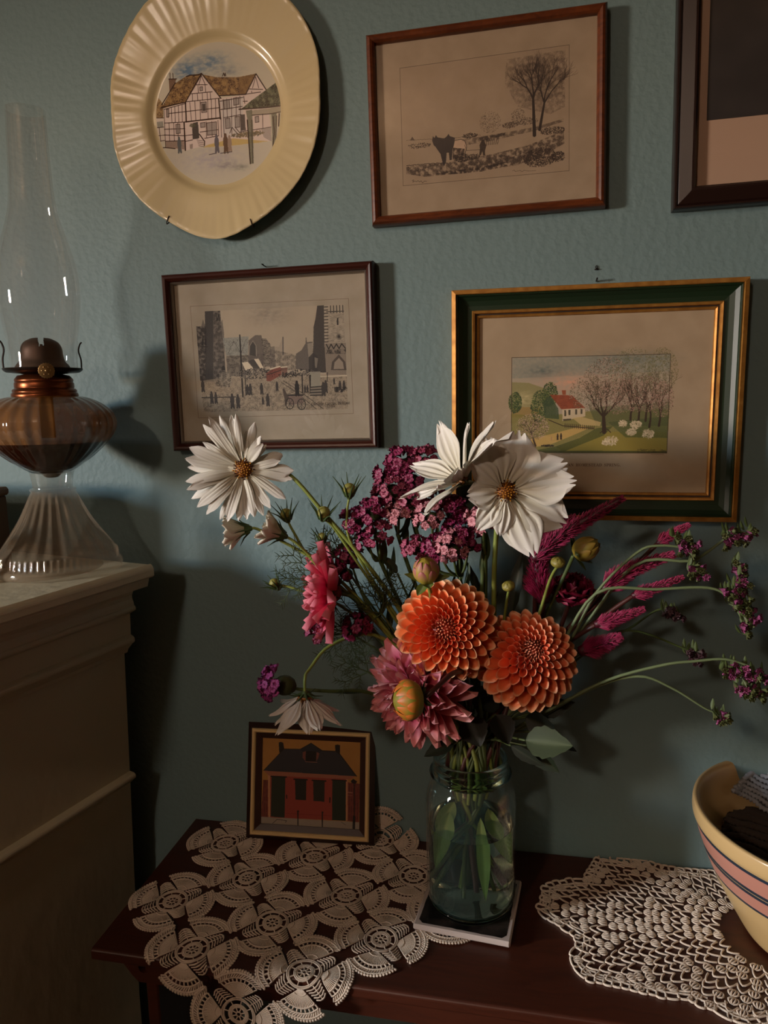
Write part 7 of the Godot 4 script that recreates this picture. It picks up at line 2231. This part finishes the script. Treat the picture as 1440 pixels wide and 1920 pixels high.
func build_statice() -> void:
	var rng := RandomNumberGenerator.new()
	rng.seed = 77
	var deep := floret("deep", L(84, 18, 44), L(142, 40, 84), 0.0080, 0.0050)
	var rose := floret("rose", L(98, 30, 52), L(164, 70, 100), 0.0080, 0.0050)
	var pink := floret("pink", L(112, 44, 66), L(206, 136, 146), 0.0080, 0.0050)
	var small := floret("small", L(92, 40, 70), L(160, 76, 122), 0.0070, 0.0038)
	# upright heads of magenta statice at the back; [middle, axis, radius, florets, kind]
	var plants := [
		["magenta statice with the topmost round heads, left of the side-on cosmos", [[Vector3(-0.1277, 1.1813, 0.1200), 0.0160, 15, deep], [Vector3(-0.1070, 1.1832, 0.1180), 0.0150, 14, rose], [Vector3(-0.1190, 1.1677, 0.1220), 0.0120, 9, deep]], [Vector3(-0.1228, 1.1329, 0.1120), Vector3(-0.1078, 1.0770, 0.1080), Vector3(-0.0814, 0.9805, 0.1060)]],
		["dusky magenta statice with stacked heads, left of the topmost statice", [[Vector3(-0.1386, 1.1556, 0.1280), 0.0185, 18, rose], [Vector3(-0.1428, 1.1690, 0.1240), 0.0110, 8, deep], [Vector3(-0.1189, 1.1450, 0.1280), 0.0150, 12, rose], [Vector3(-0.1312, 1.1348, 0.1320), 0.0110, 10, pink]], [Vector3(-0.1359, 1.1118, 0.1180), Vector3(-0.1186, 1.0552, 0.1120), Vector3(-0.0814, 0.9639, 0.1080)]],
		["magenta statice with loose fan-shaped heads, nearest the tall cosmos bud", [[Vector3(-0.1554, 1.1351, 0.1350), 0.0140, 11, deep], [Vector3(-0.1745, 1.1251, 0.1340), 0.0125, 10, deep], [Vector3(-0.1504, 1.1122, 0.1360), 0.0110, 8, rose], [Vector3(-0.1630, 1.1046, 0.1340), 0.0090, 6, deep]], [Vector3(-0.1540, 1.0847, 0.1220), Vector3(-0.1296, 1.0276, 0.1160), Vector3(-0.0841, 0.9470, 0.1100)]],
		["pink-tipped statice with pale florets, under the side-on cosmos", [[Vector3(-0.0980, 1.1308, 0.1380), 0.0150, 14, pink], [Vector3(-0.0916, 1.1449, 0.1300), 0.0110, 8, rose], [Vector3(-0.0780, 1.1354, 0.1260), 0.0140, 11, deep]], [Vector3(-0.0977, 1.0964, 0.1200), Vector3(-0.0885, 1.0393, 0.1120), Vector3(-0.0703, 0.9528, 0.1080)]],
		["dark magenta statice with dense heads, just above the yellow bud", [[Vector3(-0.0710, 1.1157, 0.1340), 0.0170, 16, deep], [Vector3(-0.0621, 1.1045, 0.1300), 0.0130, 10, deep], [Vector3(-0.0771, 1.1021, 0.1460), 0.0150, 13, pink], [Vector3(-0.0921, 1.1021, 0.1420), 0.0120, 9, deep], [Vector3(-0.1144, 1.0990, 0.1340), 0.0110, 8, rose]], [Vector3(-0.0727, 1.0696, 0.1200), Vector3(-0.0669, 1.0119, 0.1120), Vector3(-0.0621, 0.9358, 0.1080)]],
		["small dark magenta statice, right behind the profile pink dahlia", [[Vector3(-0.1843, 1.0881, 0.1280), 0.0130, 10, deep], [Vector3(-0.1882, 1.0718, 0.1300), 0.0120, 9, deep], [Vector3(-0.1737, 1.0195, 0.1500), 0.0135, 12, deep], [Vector3(-0.2135, 1.0104, 0.1480), 0.0080, 5, rose]], [Vector3(-0.1598, 1.0312, 0.1320), Vector3(-0.1184, 0.9729, 0.1220), Vector3(-0.0813, 0.9187, 0.1120)]],
		["pink statice tuft peeping out below the broad-petalled cosmos", [[Vector3(-0.0477, 1.1317, 0.1500), 0.0110, 9, pink]], [Vector3(-0.0464, 1.0945, 0.1320), Vector3(-0.0502, 1.0145, 0.1180)]],
	]
	for p in plants:
		var first: Vector3 = p[1][0][0]
		var t := thing("statice", p[0], "flower", first)
		for h in p[1]:
			var c: Vector3 = h[0] - first
			var ax := Vector3(-0.15 + rng.randf_range(-0.2, 0.2), 0.75, 0.60)
			cluster(t, c, ax, h[1] * 0.86, int(h[2] * 1.35), h[3], rng)
			var g := MB.new()
			g.ball(c - ax.normalized() * h[1] * 0.1, Vector3(h[1], h[1] * 0.8, h[1]) * 0.62, 10, 6, L(52, 60, 28))
			put("calyx", g, M.leaf, t)
			var to: Vector3 = p[2][0]
			stem(t, [h[0], (h[0] as Vector3).lerp(to, 0.5) + Vector3(0, -0.008, 0), to], 0.0011, 0.0015, M.dark_stem, false, "branch")
		stem(t, p[2], 0.0020, 0.0024, M.dark_stem)
		# the winged, leafy stem
		for k in 4:
			var a: Vector3 = p[2][0]
			var b: Vector3 = p[2][1]
			var q := a.lerp(b, 0.1 + 0.25 * k) - first
			put("leaf", leaf_mesh(0.034, 0.008, L(40, 58, 28), L(58, 78, 40), 0.0, 0.15), M.leaf, t, Transform3D(facing(Vector3(sin(k * 2.4 + rng.randf()), 1.2, cos(k * 2.4) * 0.5)), q))
	# the tuft low on the left beside the drooping cosmos
	var lo := Vector3(-0.2454, 0.9710, 0.1850)
	var t2 := thing("statice", "bright magenta statice tuft lying on its side, beside the drooping cosmos", "flower", lo)
	cluster(t2, Vector3.ZERO, Vector3(-0.9, 0.25, 0.4), 0.0155, 22, floret("bright", L(120, 40, 96), L(190, 84, 160), 0.0075, 0.0046), rng)
	var g2 := MB.new()
	g2.ball(Vector3(0.006, -0.001, -0.002), Vector3(0.012, 0.010, 0.010), 10, 6, L(56, 62, 26))
	put("calyx", g2, M.leaf, t2)
	stem(t2, [lo + Vector3(0.004, 0, 0), Vector3(-0.2271, 0.9648, 0.1780), Vector3(-0.1966, 0.9612, 0.1700), Vector3(-0.1634, 0.9539, 0.1500), Vector3(-0.1075, 0.9226, 0.1250)], 0.0016, 0.0022, M.dark_stem)
	put("leaf", leaf_mesh(0.060, 0.010, L(34, 46, 20), L(50, 64, 30), 0.0, 0.02), M.leaf, t2, Transform3D(facing(Vector3(-0.98, 0.03, 0.15), 0.4), Vector3(-0.1669, 0.9564, 0.1580) - lo))
	# long pale stems reaching right, with one-sided combs of florets
	var sprays := [
		["statice spray on the highest pale stem at right, with a pink comb", [Vector3(0.1394, 1.1039, 0.1300), Vector3(0.1151, 1.1060, 0.1300), Vector3(0.0940, 1.0985, 0.1300), Vector3(0.0581, 1.0582, 0.1300), Vector3(0.0309, 1.0007, 0.1240), Vector3(-0.0262, 0.9224, 0.1120)], [[Vector3(0.1261, 1.1117, 0.1300), Vector3(0.1436, 1.1054, 0.1320), 15], [Vector3(0.1408, 1.0918, 0.1300), Vector3(0.1501, 1.0794, 0.1320), 9]]],
		["statice spray curving up to the top right, fading green comb", [Vector3(0.1916, 1.1168, 0.1200), Vector3(0.1802, 1.1167, 0.1200), Vector3(0.1561, 1.0975, 0.1220), Vector3(0.1408, 1.0907, 0.1250), Vector3(0.0939, 1.0849, 0.1220), Vector3(0.0462, 1.0185, 0.1180), Vector3(-0.0236, 0.9217, 0.1100)], [[Vector3(0.1699, 1.1115, 0.1200), Vector3(0.1928, 1.1192, 0.1220), 16], [Vector3(0.1791, 1.0915, 0.1200), Vector3(0.1856, 1.0794, 0.1220), 9]]],
		["statice spray on the straight level stem at right, its comb hanging down", [Vector3(0.1864, 1.0414, 0.1400), Vector3(0.1734, 1.0610, 0.1400), Vector3(0.1557, 1.0695, 0.1400), Vector3(0.1110, 1.0666, 0.1400), Vector3(0.0575, 1.0603, 0.1380), Vector3(0.0207, 0.9935, 0.1280), Vector3(-0.0273, 0.9194, 0.1120)], [[Vector3(0.1672, 1.0683, 0.1400), Vector3(0.1929, 1.0463, 0.1420), 18], [Vector3(0.1844, 1.0464, 0.1400), Vector3(0.1882, 1.0311, 0.1420), 9], [Vector3(0.1770, 1.0805, 0.1380), Vector3(0.1853, 1.0654, 0.1400), 8]]],
		["small withered statice spray in the shade at right, on a forked stem", [Vector3(0.1338, 1.0381, 0.1000), Vector3(0.1166, 1.0342, 0.1000), Vector3(0.0918, 1.0153, 0.1020), Vector3(0.0525, 0.9956, 0.1060), Vector3(-0.0264, 0.9168, 0.1060)], [[Vector3(0.1229, 1.0388, 0.1000), Vector3(0.1368, 1.0280, 0.1020), 14]]],
		["small withered statice on the lower fork in the shade", [Vector3(0.1521, 0.9944, 0.1000), Vector3(0.1431, 0.9983, 0.1000), Vector3(0.0933, 1.0143, 0.1020), Vector3(0.0552, 0.9937, 0.1050), Vector3(-0.0238, 0.9143, 0.1040)], [[Vector3(0.1471, 0.9974, 0.1000), Vector3(0.1559, 0.9898, 0.1020), 10]]],
		["statice spray on the lowest thick pale stem at right, with lilac comb", [Vector3(0.1930, 0.9998, 0.1500), Vector3(0.1712, 1.0057, 0.1500), Vector3(0.1440, 1.0023, 0.1500), Vector3(0.1177, 0.9974, 0.1500), Vector3(0.0697, 0.9786, 0.1460), Vector3(0.0212, 0.9436, 0.1340), Vector3(-0.0233, 0.9058, 0.1160)], [[Vector3(0.1679, 0.9985, 0.1500), Vector3(0.1997, 0.9922, 0.1530), 22], [Vector3(0.1795, 0.9818, 0.1500), Vector3(0.2004, 0.9782, 0.1530), 14]]],
		["single lilac statice tip on a thin stem, lowest at right", [Vector3(0.1683, 0.9511, 0.1450), Vector3(0.1561, 0.9561, 0.1450), Vector3(0.1273, 0.9736, 0.1450), Vector3(0.0963, 0.9830, 0.1440), Vector3(0.0510, 0.9636, 0.1380), Vector3(-0.0207, 0.9033, 0.1140)], [[Vector3(0.1655, 0.9530, 0.1450), Vector3(0.1717, 0.9470, 0.1470), 7]]],
	]
	var idx := 0
	for s in sprays:
		var first: Vector3 = s[1][0]
		var t := thing("statice_spray", s[0], "flower", first)
		stem(t, s[1], 0.0008 if idx in [3, 4, 6] else 0.0011, 0.0017, M.dark_stem if idx in [3, 4] else M.pale_stem)
		for h in s[2]:
			var a: Vector3 = h[0]
			var b: Vector3 = h[1]
			var n: int = int(h[2] * 1.7)
			for i in n:
				var u := (i + 0.5) / n
				var p := a.lerp(b, u) + Vector3(rng.randf_range(-1, 1), rng.randf_range(-1, 1), rng.randf_range(-1, 1)) * 0.0044 - first
				var y := Vector3(0.45 + rng.randf_range(-0.4, 0.4), -0.55 + 0.7 * float(i % 3) * 0.5, 0.5 + rng.randf_range(-0.3, 0.4))
				if idx in [3, 4]:
					put("floret", floret("dry", L(50, 54, 30), L(96, 62, 74), 0.0070, 0.0030)[i % 3], M.petal, t, Transform3D(facing(y, rng.randf() * TAU), p))
				else:
					put("floret", small[i % 3] if i % 2 else floret("green", L(58, 68, 34), L(96, 100, 58), 0.0090, 0.0032)[i % 3], M.petal, t, Transform3D(facing(y, rng.randf() * TAU), p))
				if i % 2 == 0:
					put("bract", leaf_mesh(0.0105, 0.0036, L(66, 80, 38), L(92, 104, 56), 0.0, 0.1), M.leaf, t, Transform3D(facing(-y + Vector3(0.5, 0.7, 0)), p))
		idx += 1

# ---------------------------------------------------------------- celosia
func plume(t: Node3D, path: PackedVector3Array, r0: float, n: int, c0: Color, c1: Color, rng: RandomNumberGenerator) -> void:
	var b := MB.new()
	var m := path.size()
	var rr := PackedFloat32Array()
	for i in m:
		var v := float(i) / (m - 1)
		rr.append(r0 * (0.18 + 0.42 * sqrt(1.0 - v)) * (0.6 + 0.4 * minf(1.0, v * 5.0)))
	b.tube(path, rr, 8, true, c0, c0)
	for i in n:
		var v := rng.randf() * 0.985
		var f := v * (m - 1)
		var k := mini(int(f), m - 2)
		var p := path[k].lerp(path[k + 1], f - k)
		var d := (path[k + 1] - path[k]).normalized()
		var u := d.cross(Vector3(rng.randf_range(-1, 1), rng.randf_range(-1, 1), rng.randf_range(-1, 1))).normalized()
		var w := r0 * (0.22 + 0.80 * pow(1.0 - v, 0.8)) * rng.randf_range(0.65, 1.1)
		var q := p + u * w * 0.55 + d * w * 0.55
		b.tube(PackedVector3Array([p + u * r0 * 0.15, q, p + u * w + d * w * 1.15]), PackedFloat32Array([0.0007, 0.0005, 0.0001]), 4, false, c0, c1)
	put("plume", b, M.petal, t).set_meta("kind", "stuff")

func build_celosia() -> void:
	var rng := RandomNumberGenerator.new()
	rng.seed = 31
	var c0 := L(70, 5, 22)
	var c1 := L(176, 44, 92)
	for s in [
		["crimson celosia plume reaching highest, its tip crossing the gilt frame", [Vector3(-0.0006, 1.0898, 0.1300), Vector3(0.0266, 1.1148, 0.1300), Vector3(0.0531, 1.1334, 0.1320), Vector3(0.0802, 1.1509, 0.1340)], 0.0125, 900],
		["dark crimson celosia plume tucked behind the broad-petalled cosmos", [Vector3(0.0020, 1.0892, 0.1150), Vector3(0.0145, 1.1132, 0.1140), Vector3(0.0385, 1.1293, 0.1140)], 0.0120, 600],
		["shaggy dark crimson celosia head at the heart of the right side", [Vector3(0.0100, 1.0463, 0.1250), Vector3(0.0046, 1.0731, 0.1260), Vector3(0.0069, 1.1048, 0.1260)], 0.0170, 900],
		["wide dark crimson celosia plume lying under the highest statice spray", [Vector3(0.0658, 1.0571, 0.1150), Vector3(0.0901, 1.0780, 0.1150), Vector3(0.1289, 1.0949, 0.1170)], 0.0135, 900],
		["short crimson celosia tip rising behind the highest statice spray", [Vector3(0.1150, 1.1039, 0.1120), Vector3(0.1291, 1.1145, 0.1120), Vector3(0.1429, 1.1230, 0.1130)], 0.0075, 380],
		["slim bright crimson celosia plume along the level statice stem", [Vector3(0.0923, 1.0545, 0.1220), Vector3(0.1138, 1.0636, 0.1220), Vector3(0.1371, 1.0748, 0.1230)], 0.0085, 480],
		["pointed crimson celosia plume above the withered statice fork", [Vector3(0.0578, 1.0271, 0.1300), Vector3(0.0797, 1.0353, 0.1300), Vector3(0.1021, 1.0448, 0.1310)], 0.0095, 520],
		["lowest crimson celosia plume, ragged, beside the right orange dahlia", [Vector3(0.0434, 0.9989, 0.1280), Vector3(0.0633, 1.0063, 0.1280), Vector3(0.0812, 1.0160, 0.1290)], 0.0130, 700],
	]:
		var first: Vector3 = s[1][0]
		var t := thing("celosia", s[0], "flower", first)
		var p := []
		for q in s[1]:
			p.append(q - first)
		plume(t, spline(p, 6), s[2] * 0.92, s[3] * 2, c0, c1, rng)
		stem(t, [first, first.lerp(Vector3(0.0003, 0.9755, 0.1120), 0.6), Vector3(-0.0210, 0.9450, 0.1100)], 0.0022, 0.0026, M.red_stem)
	# a rounded wine-red comb in the shade
	var here := Vector3(0.0370, 1.0495, 0.1100)
	var t := thing("celosia", "rounded wine-red celosia comb in the shade behind the right orange dahlia", "flower", here)
	for k in 22:
		var a := k * 2.39996
		var th := 1.45 * sqrt((k + 0.5) / 22.0)
		put("frill", petal(0.024, 0.026, 0.2, 0.0022, 0.004, 0.1, L(66, 8, 26), L(124, 18, 54), 0.0, k + 300, 9, 6), M.petal, t, seat(a, 90.0 - rad_to_deg(th), 0.002).rotated(Vector3.RIGHT, 0.5))
	stem(t, [here, Vector3(0.0159, 0.9924, 0.1100), Vector3(-0.0237, 0.9382, 0.1080)], 0.0024, 0.0028, M.red_stem)

# ---------------------------------------------------------------- leaves
func feather(t: Node3D, from: Vector3, dir: Vector3, long: float, rng: RandomNumberGenerator, b: MB, depth := 2, w := 0.0007) -> void:
	var p := PackedVector3Array([from])
	var d := dir.normalized()
	for k in 4:
		d = (d + Vector3(rng.randf_range(-0.16, 0.16), rng.randf_range(-0.16, 0.14), rng.randf_range(-0.14, 0.14))).normalized()
		p.append(p[k] + d * long / 4.0)
	b.tube(p, PackedFloat32Array([w, w, w * 0.8, w * 0.6, w * 0.3]), 4, false, L(54, 70, 32), L(36, 50, 24))
	if depth <= 0:
		return
	for k in range(1, 4):
		for s in [-1.0, 1.0]:
			var side: Vector3 = d.cross(Vector3(rng.randf_range(-0.3, 0.3), rng.randf_range(-0.4, 0.4), 1.0)).normalized() * s
			feather(t, p[k], (p[k] - p[k - 1]).normalized() + side * 0.95, long * rng.randf_range(0.36, 0.52), rng, b, depth - 1, w * 0.75)

func build_foliage() -> void:
	# leaves that reach down into the water
	for s in [["pale green leaf under water, against the left side of the jar", Vector3(-0.020, 0.112, 0.020), Vector3(-0.034, 0.050, 0.022), 0.020], ["green leaf blade under water near the middle of the jar", Vector3(0.012, 0.110, 0.022), Vector3(0.016, 0.024, 0.026), 0.013], ["curled green leaf under water, high on the jar's left", Vector3(-0.016, 0.118, 0.010), Vector3(-0.036, 0.082, 0.012), 0.018], ["green leaf under water behind the stems, at the jar's right", Vector3(0.018, 0.106, -0.004), Vector3(0.033, 0.046, -0.006), 0.018]]:
		var foot0: Vector3 = JAR + s[1]
		var dd: Vector3 = s[2] - s[1]
		var yy := dd.normalized()
		var zz := (Vector3(0.1, 0.2, 1.0) - yy * yy.dot(Vector3(0.1, 0.2, 1.0))).normalized()
		var tt := thing("leaf", s[0], "leaf", foot0, Basis(yy.cross(zz), yy, zz))
		put("blade", leaf_mesh(dd.length(), s[3], L(110, 130, 62), L(150, 164, 92), 0.0, -0.05), M.leaf, tt)
	var rng := RandomNumberGenerator.new()
	rng.seed = 9
	# feathery cosmos leaves
	for s in [
		["feathery cosmos leaf spreading farthest left, above the pale bud", Vector3(-0.2107, 1.0712, 0.1460), [Vector3(-1, 0.08, 0.1), Vector3(-0.8, 0.5, 0.1), Vector3(-0.7, -0.5, 0.1)], 0.046, [Vector3(-0.1699, 1.0376, 0.1360), Vector3(-0.0974, 0.9428, 0.1160)]],
		["feathery cosmos foliage behind the profile pink dahlia", Vector3(-0.1901, 1.0874, 0.1380), [Vector3(-0.3, 1, 0), Vector3(0.2, 0.9, 0.2), Vector3(-0.8, 0.6, 0.1)], 0.036, [Vector3(-0.1601, 1.0363, 0.1300), Vector3(-0.0923, 0.9356, 0.1120)]],
		["dense feathery foliage in the gap left of the orange dahlia", Vector3(-0.1498, 1.0340, 0.1400), [Vector3(-0.4, 0.9, 0.2), Vector3(0.3, 0.9, 0.1), Vector3(-0.9, 0.2, 0.2), Vector3(0.5, 0.5, 0.1), Vector3(-0.6, -0.5, 0.2), Vector3(0, 1, -0.1)], 0.042, [Vector3(-0.1173, 0.9809, 0.1280), Vector3(-0.0810, 0.9254, 0.1140)]],
		["dark feathery foliage under the profile pink dahlia", Vector3(-0.1842, 1.0156, 0.1480), [Vector3(-1, 0.1, 0.1), Vector3(-0.6, -0.6, 0.1), Vector3(0.4, -0.8, 0.1), Vector3(-0.5, 0.6, 0)], 0.034, [Vector3(-0.1383, 0.9820, 0.1340), Vector3(-0.0812, 0.9191, 0.1130)]],
		["fine dark foliage left of the large pink dahlia", Vector3(-0.1604, 0.9793, 0.1600), [Vector3(-0.9, 0.4, 0.1), Vector3(-0.8, -0.4, 0.1), Vector3(-0.2, 1, 0)], 0.032, [Vector3(-0.1268, 0.9509, 0.1400), Vector3(-0.0810, 0.9087, 0.1160)]],
	]:
		var t := thing("cosmos_foliage", s[0], "foliage", s[1])
		var b := MB.new()
		for d in s[2]:
			feather(t, Vector3.ZERO, d, s[3], rng, b)
		put("leaflets", b, M.leaf, t).set_meta("kind", "stuff")
		stem(t, [s[1]] + s[4], 0.0010, 0.0018, M.dark_stem)
	# broad dahlia leaves round the neck of the jar: [foot, tip, width, turn, light painted into colour]
	var i := 0
	for s in [
		["broad green serrated leaf coloured as lit, right of the jar's neck", Vector3(-0.0067, 0.9189, 0.1600), Vector3(0.0358, 0.9241, 0.1750), 0.034, 0.15, 1.0],
		["shade-coloured pointed leaf hanging below the lit leaf", Vector3(0.0009, 0.9080, 0.1500), Vector3(0.0242, 0.8864, 0.1600), 0.026, 0.9, 0.55],
		["shade-coloured narrow leaf lowest at the right of the neck", Vector3(-0.0205, 0.9100, 0.1550), Vector3(0.0100, 0.8955, 0.1650), 0.014, 0.5, 0.5],
		["shade-coloured leaf tip behind the lit leaf, pointing right", Vector3(0.0008, 0.9141, 0.1300), Vector3(0.0442, 0.9012, 0.1350), 0.018, -0.4, 0.45],
		["shade-coloured leaf pointing right below the right orange dahlia", Vector3(0.0007, 0.9306, 0.1200), Vector3(0.0411, 0.9437, 0.1220), 0.022, 0.3, 0.4],
		["shade-coloured leaf between the right dahlia and the lit leaf", Vector3(-0.0071, 0.9288, 0.1300), Vector3(0.0213, 0.9216, 0.1380), 0.026, 0.6, 0.45],
		["shade-coloured leaf behind the two orange dahlias", Vector3(-0.0530, 0.9299, 0.1200), Vector3(-0.0362, 0.9635, 0.1300), 0.034, 0.2, 0.4],
		["shade-coloured leaf under the pink dahlia, at the left lip of the jar", Vector3(-0.0762, 0.9098, 0.1600), Vector3(-0.1032, 0.9040, 0.1750), 0.020, 0.4, 0.5],
		["shade-coloured leaf before the jar's mouth, under the pink and orange dahlias", Vector3(-0.0612, 0.9341, 0.1500), Vector3(-0.0497, 0.9115, 0.1650), 0.034, 0.2, 0.35],
		["shade-coloured leaf over the right side of the jar's mouth", Vector3(-0.0352, 0.9386, 0.1500), Vector3(-0.0217, 0.9164, 0.1650), 0.030, -0.3, 0.35],
		["shade-coloured leaf standing behind the yellow bud", Vector3(-0.0758, 1.0093, 0.1050), Vector3(-0.0888, 1.0607, 0.1080), 0.020, 0.2, 0.55],
		["shade-coloured upright leaf between the statice stems", Vector3(-0.0507, 1.0288, 0.1100), Vector3(-0.0639, 1.0840, 0.1100), 0.014, 0.6, 0.5],
		["shade-coloured upright leaf right of the broad-petalled cosmos's stem", Vector3(-0.0212, 1.0305, 0.1120), Vector3(-0.0136, 1.0964, 0.1120), 0.016, -0.4, 0.5],
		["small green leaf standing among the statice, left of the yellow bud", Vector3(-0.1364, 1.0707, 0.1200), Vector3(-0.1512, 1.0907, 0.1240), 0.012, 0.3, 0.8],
	]:
		var foot: Vector3 = s[1]
		var tip: Vector3 = s[2]
		var d := tip - foot
		var look := ((Vector3(0.0000, 1.2447, 0.8360) - foot).normalized() + Vector3(0.0, 0.25, 0)).normalized()
		var y := d.normalized()
		var z := (look - y * look.dot(y)).normalized()
		var t := thing("leaf", s[0], "leaf", foot, Basis(y.cross(z), y, z).rotated(y, s[4]))
		var k: float = s[5]  # painted light level: low values darken the leaf colour as shade
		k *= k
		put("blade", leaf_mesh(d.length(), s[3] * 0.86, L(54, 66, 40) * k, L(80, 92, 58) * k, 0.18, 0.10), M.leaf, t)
		stem(t, [foot, foot.lerp(JAR + Vector3(0, 0.19, 0), 0.5)], 0.0011, 0.0014, M.dark_stem, i % 3 != 1)
		i += 1
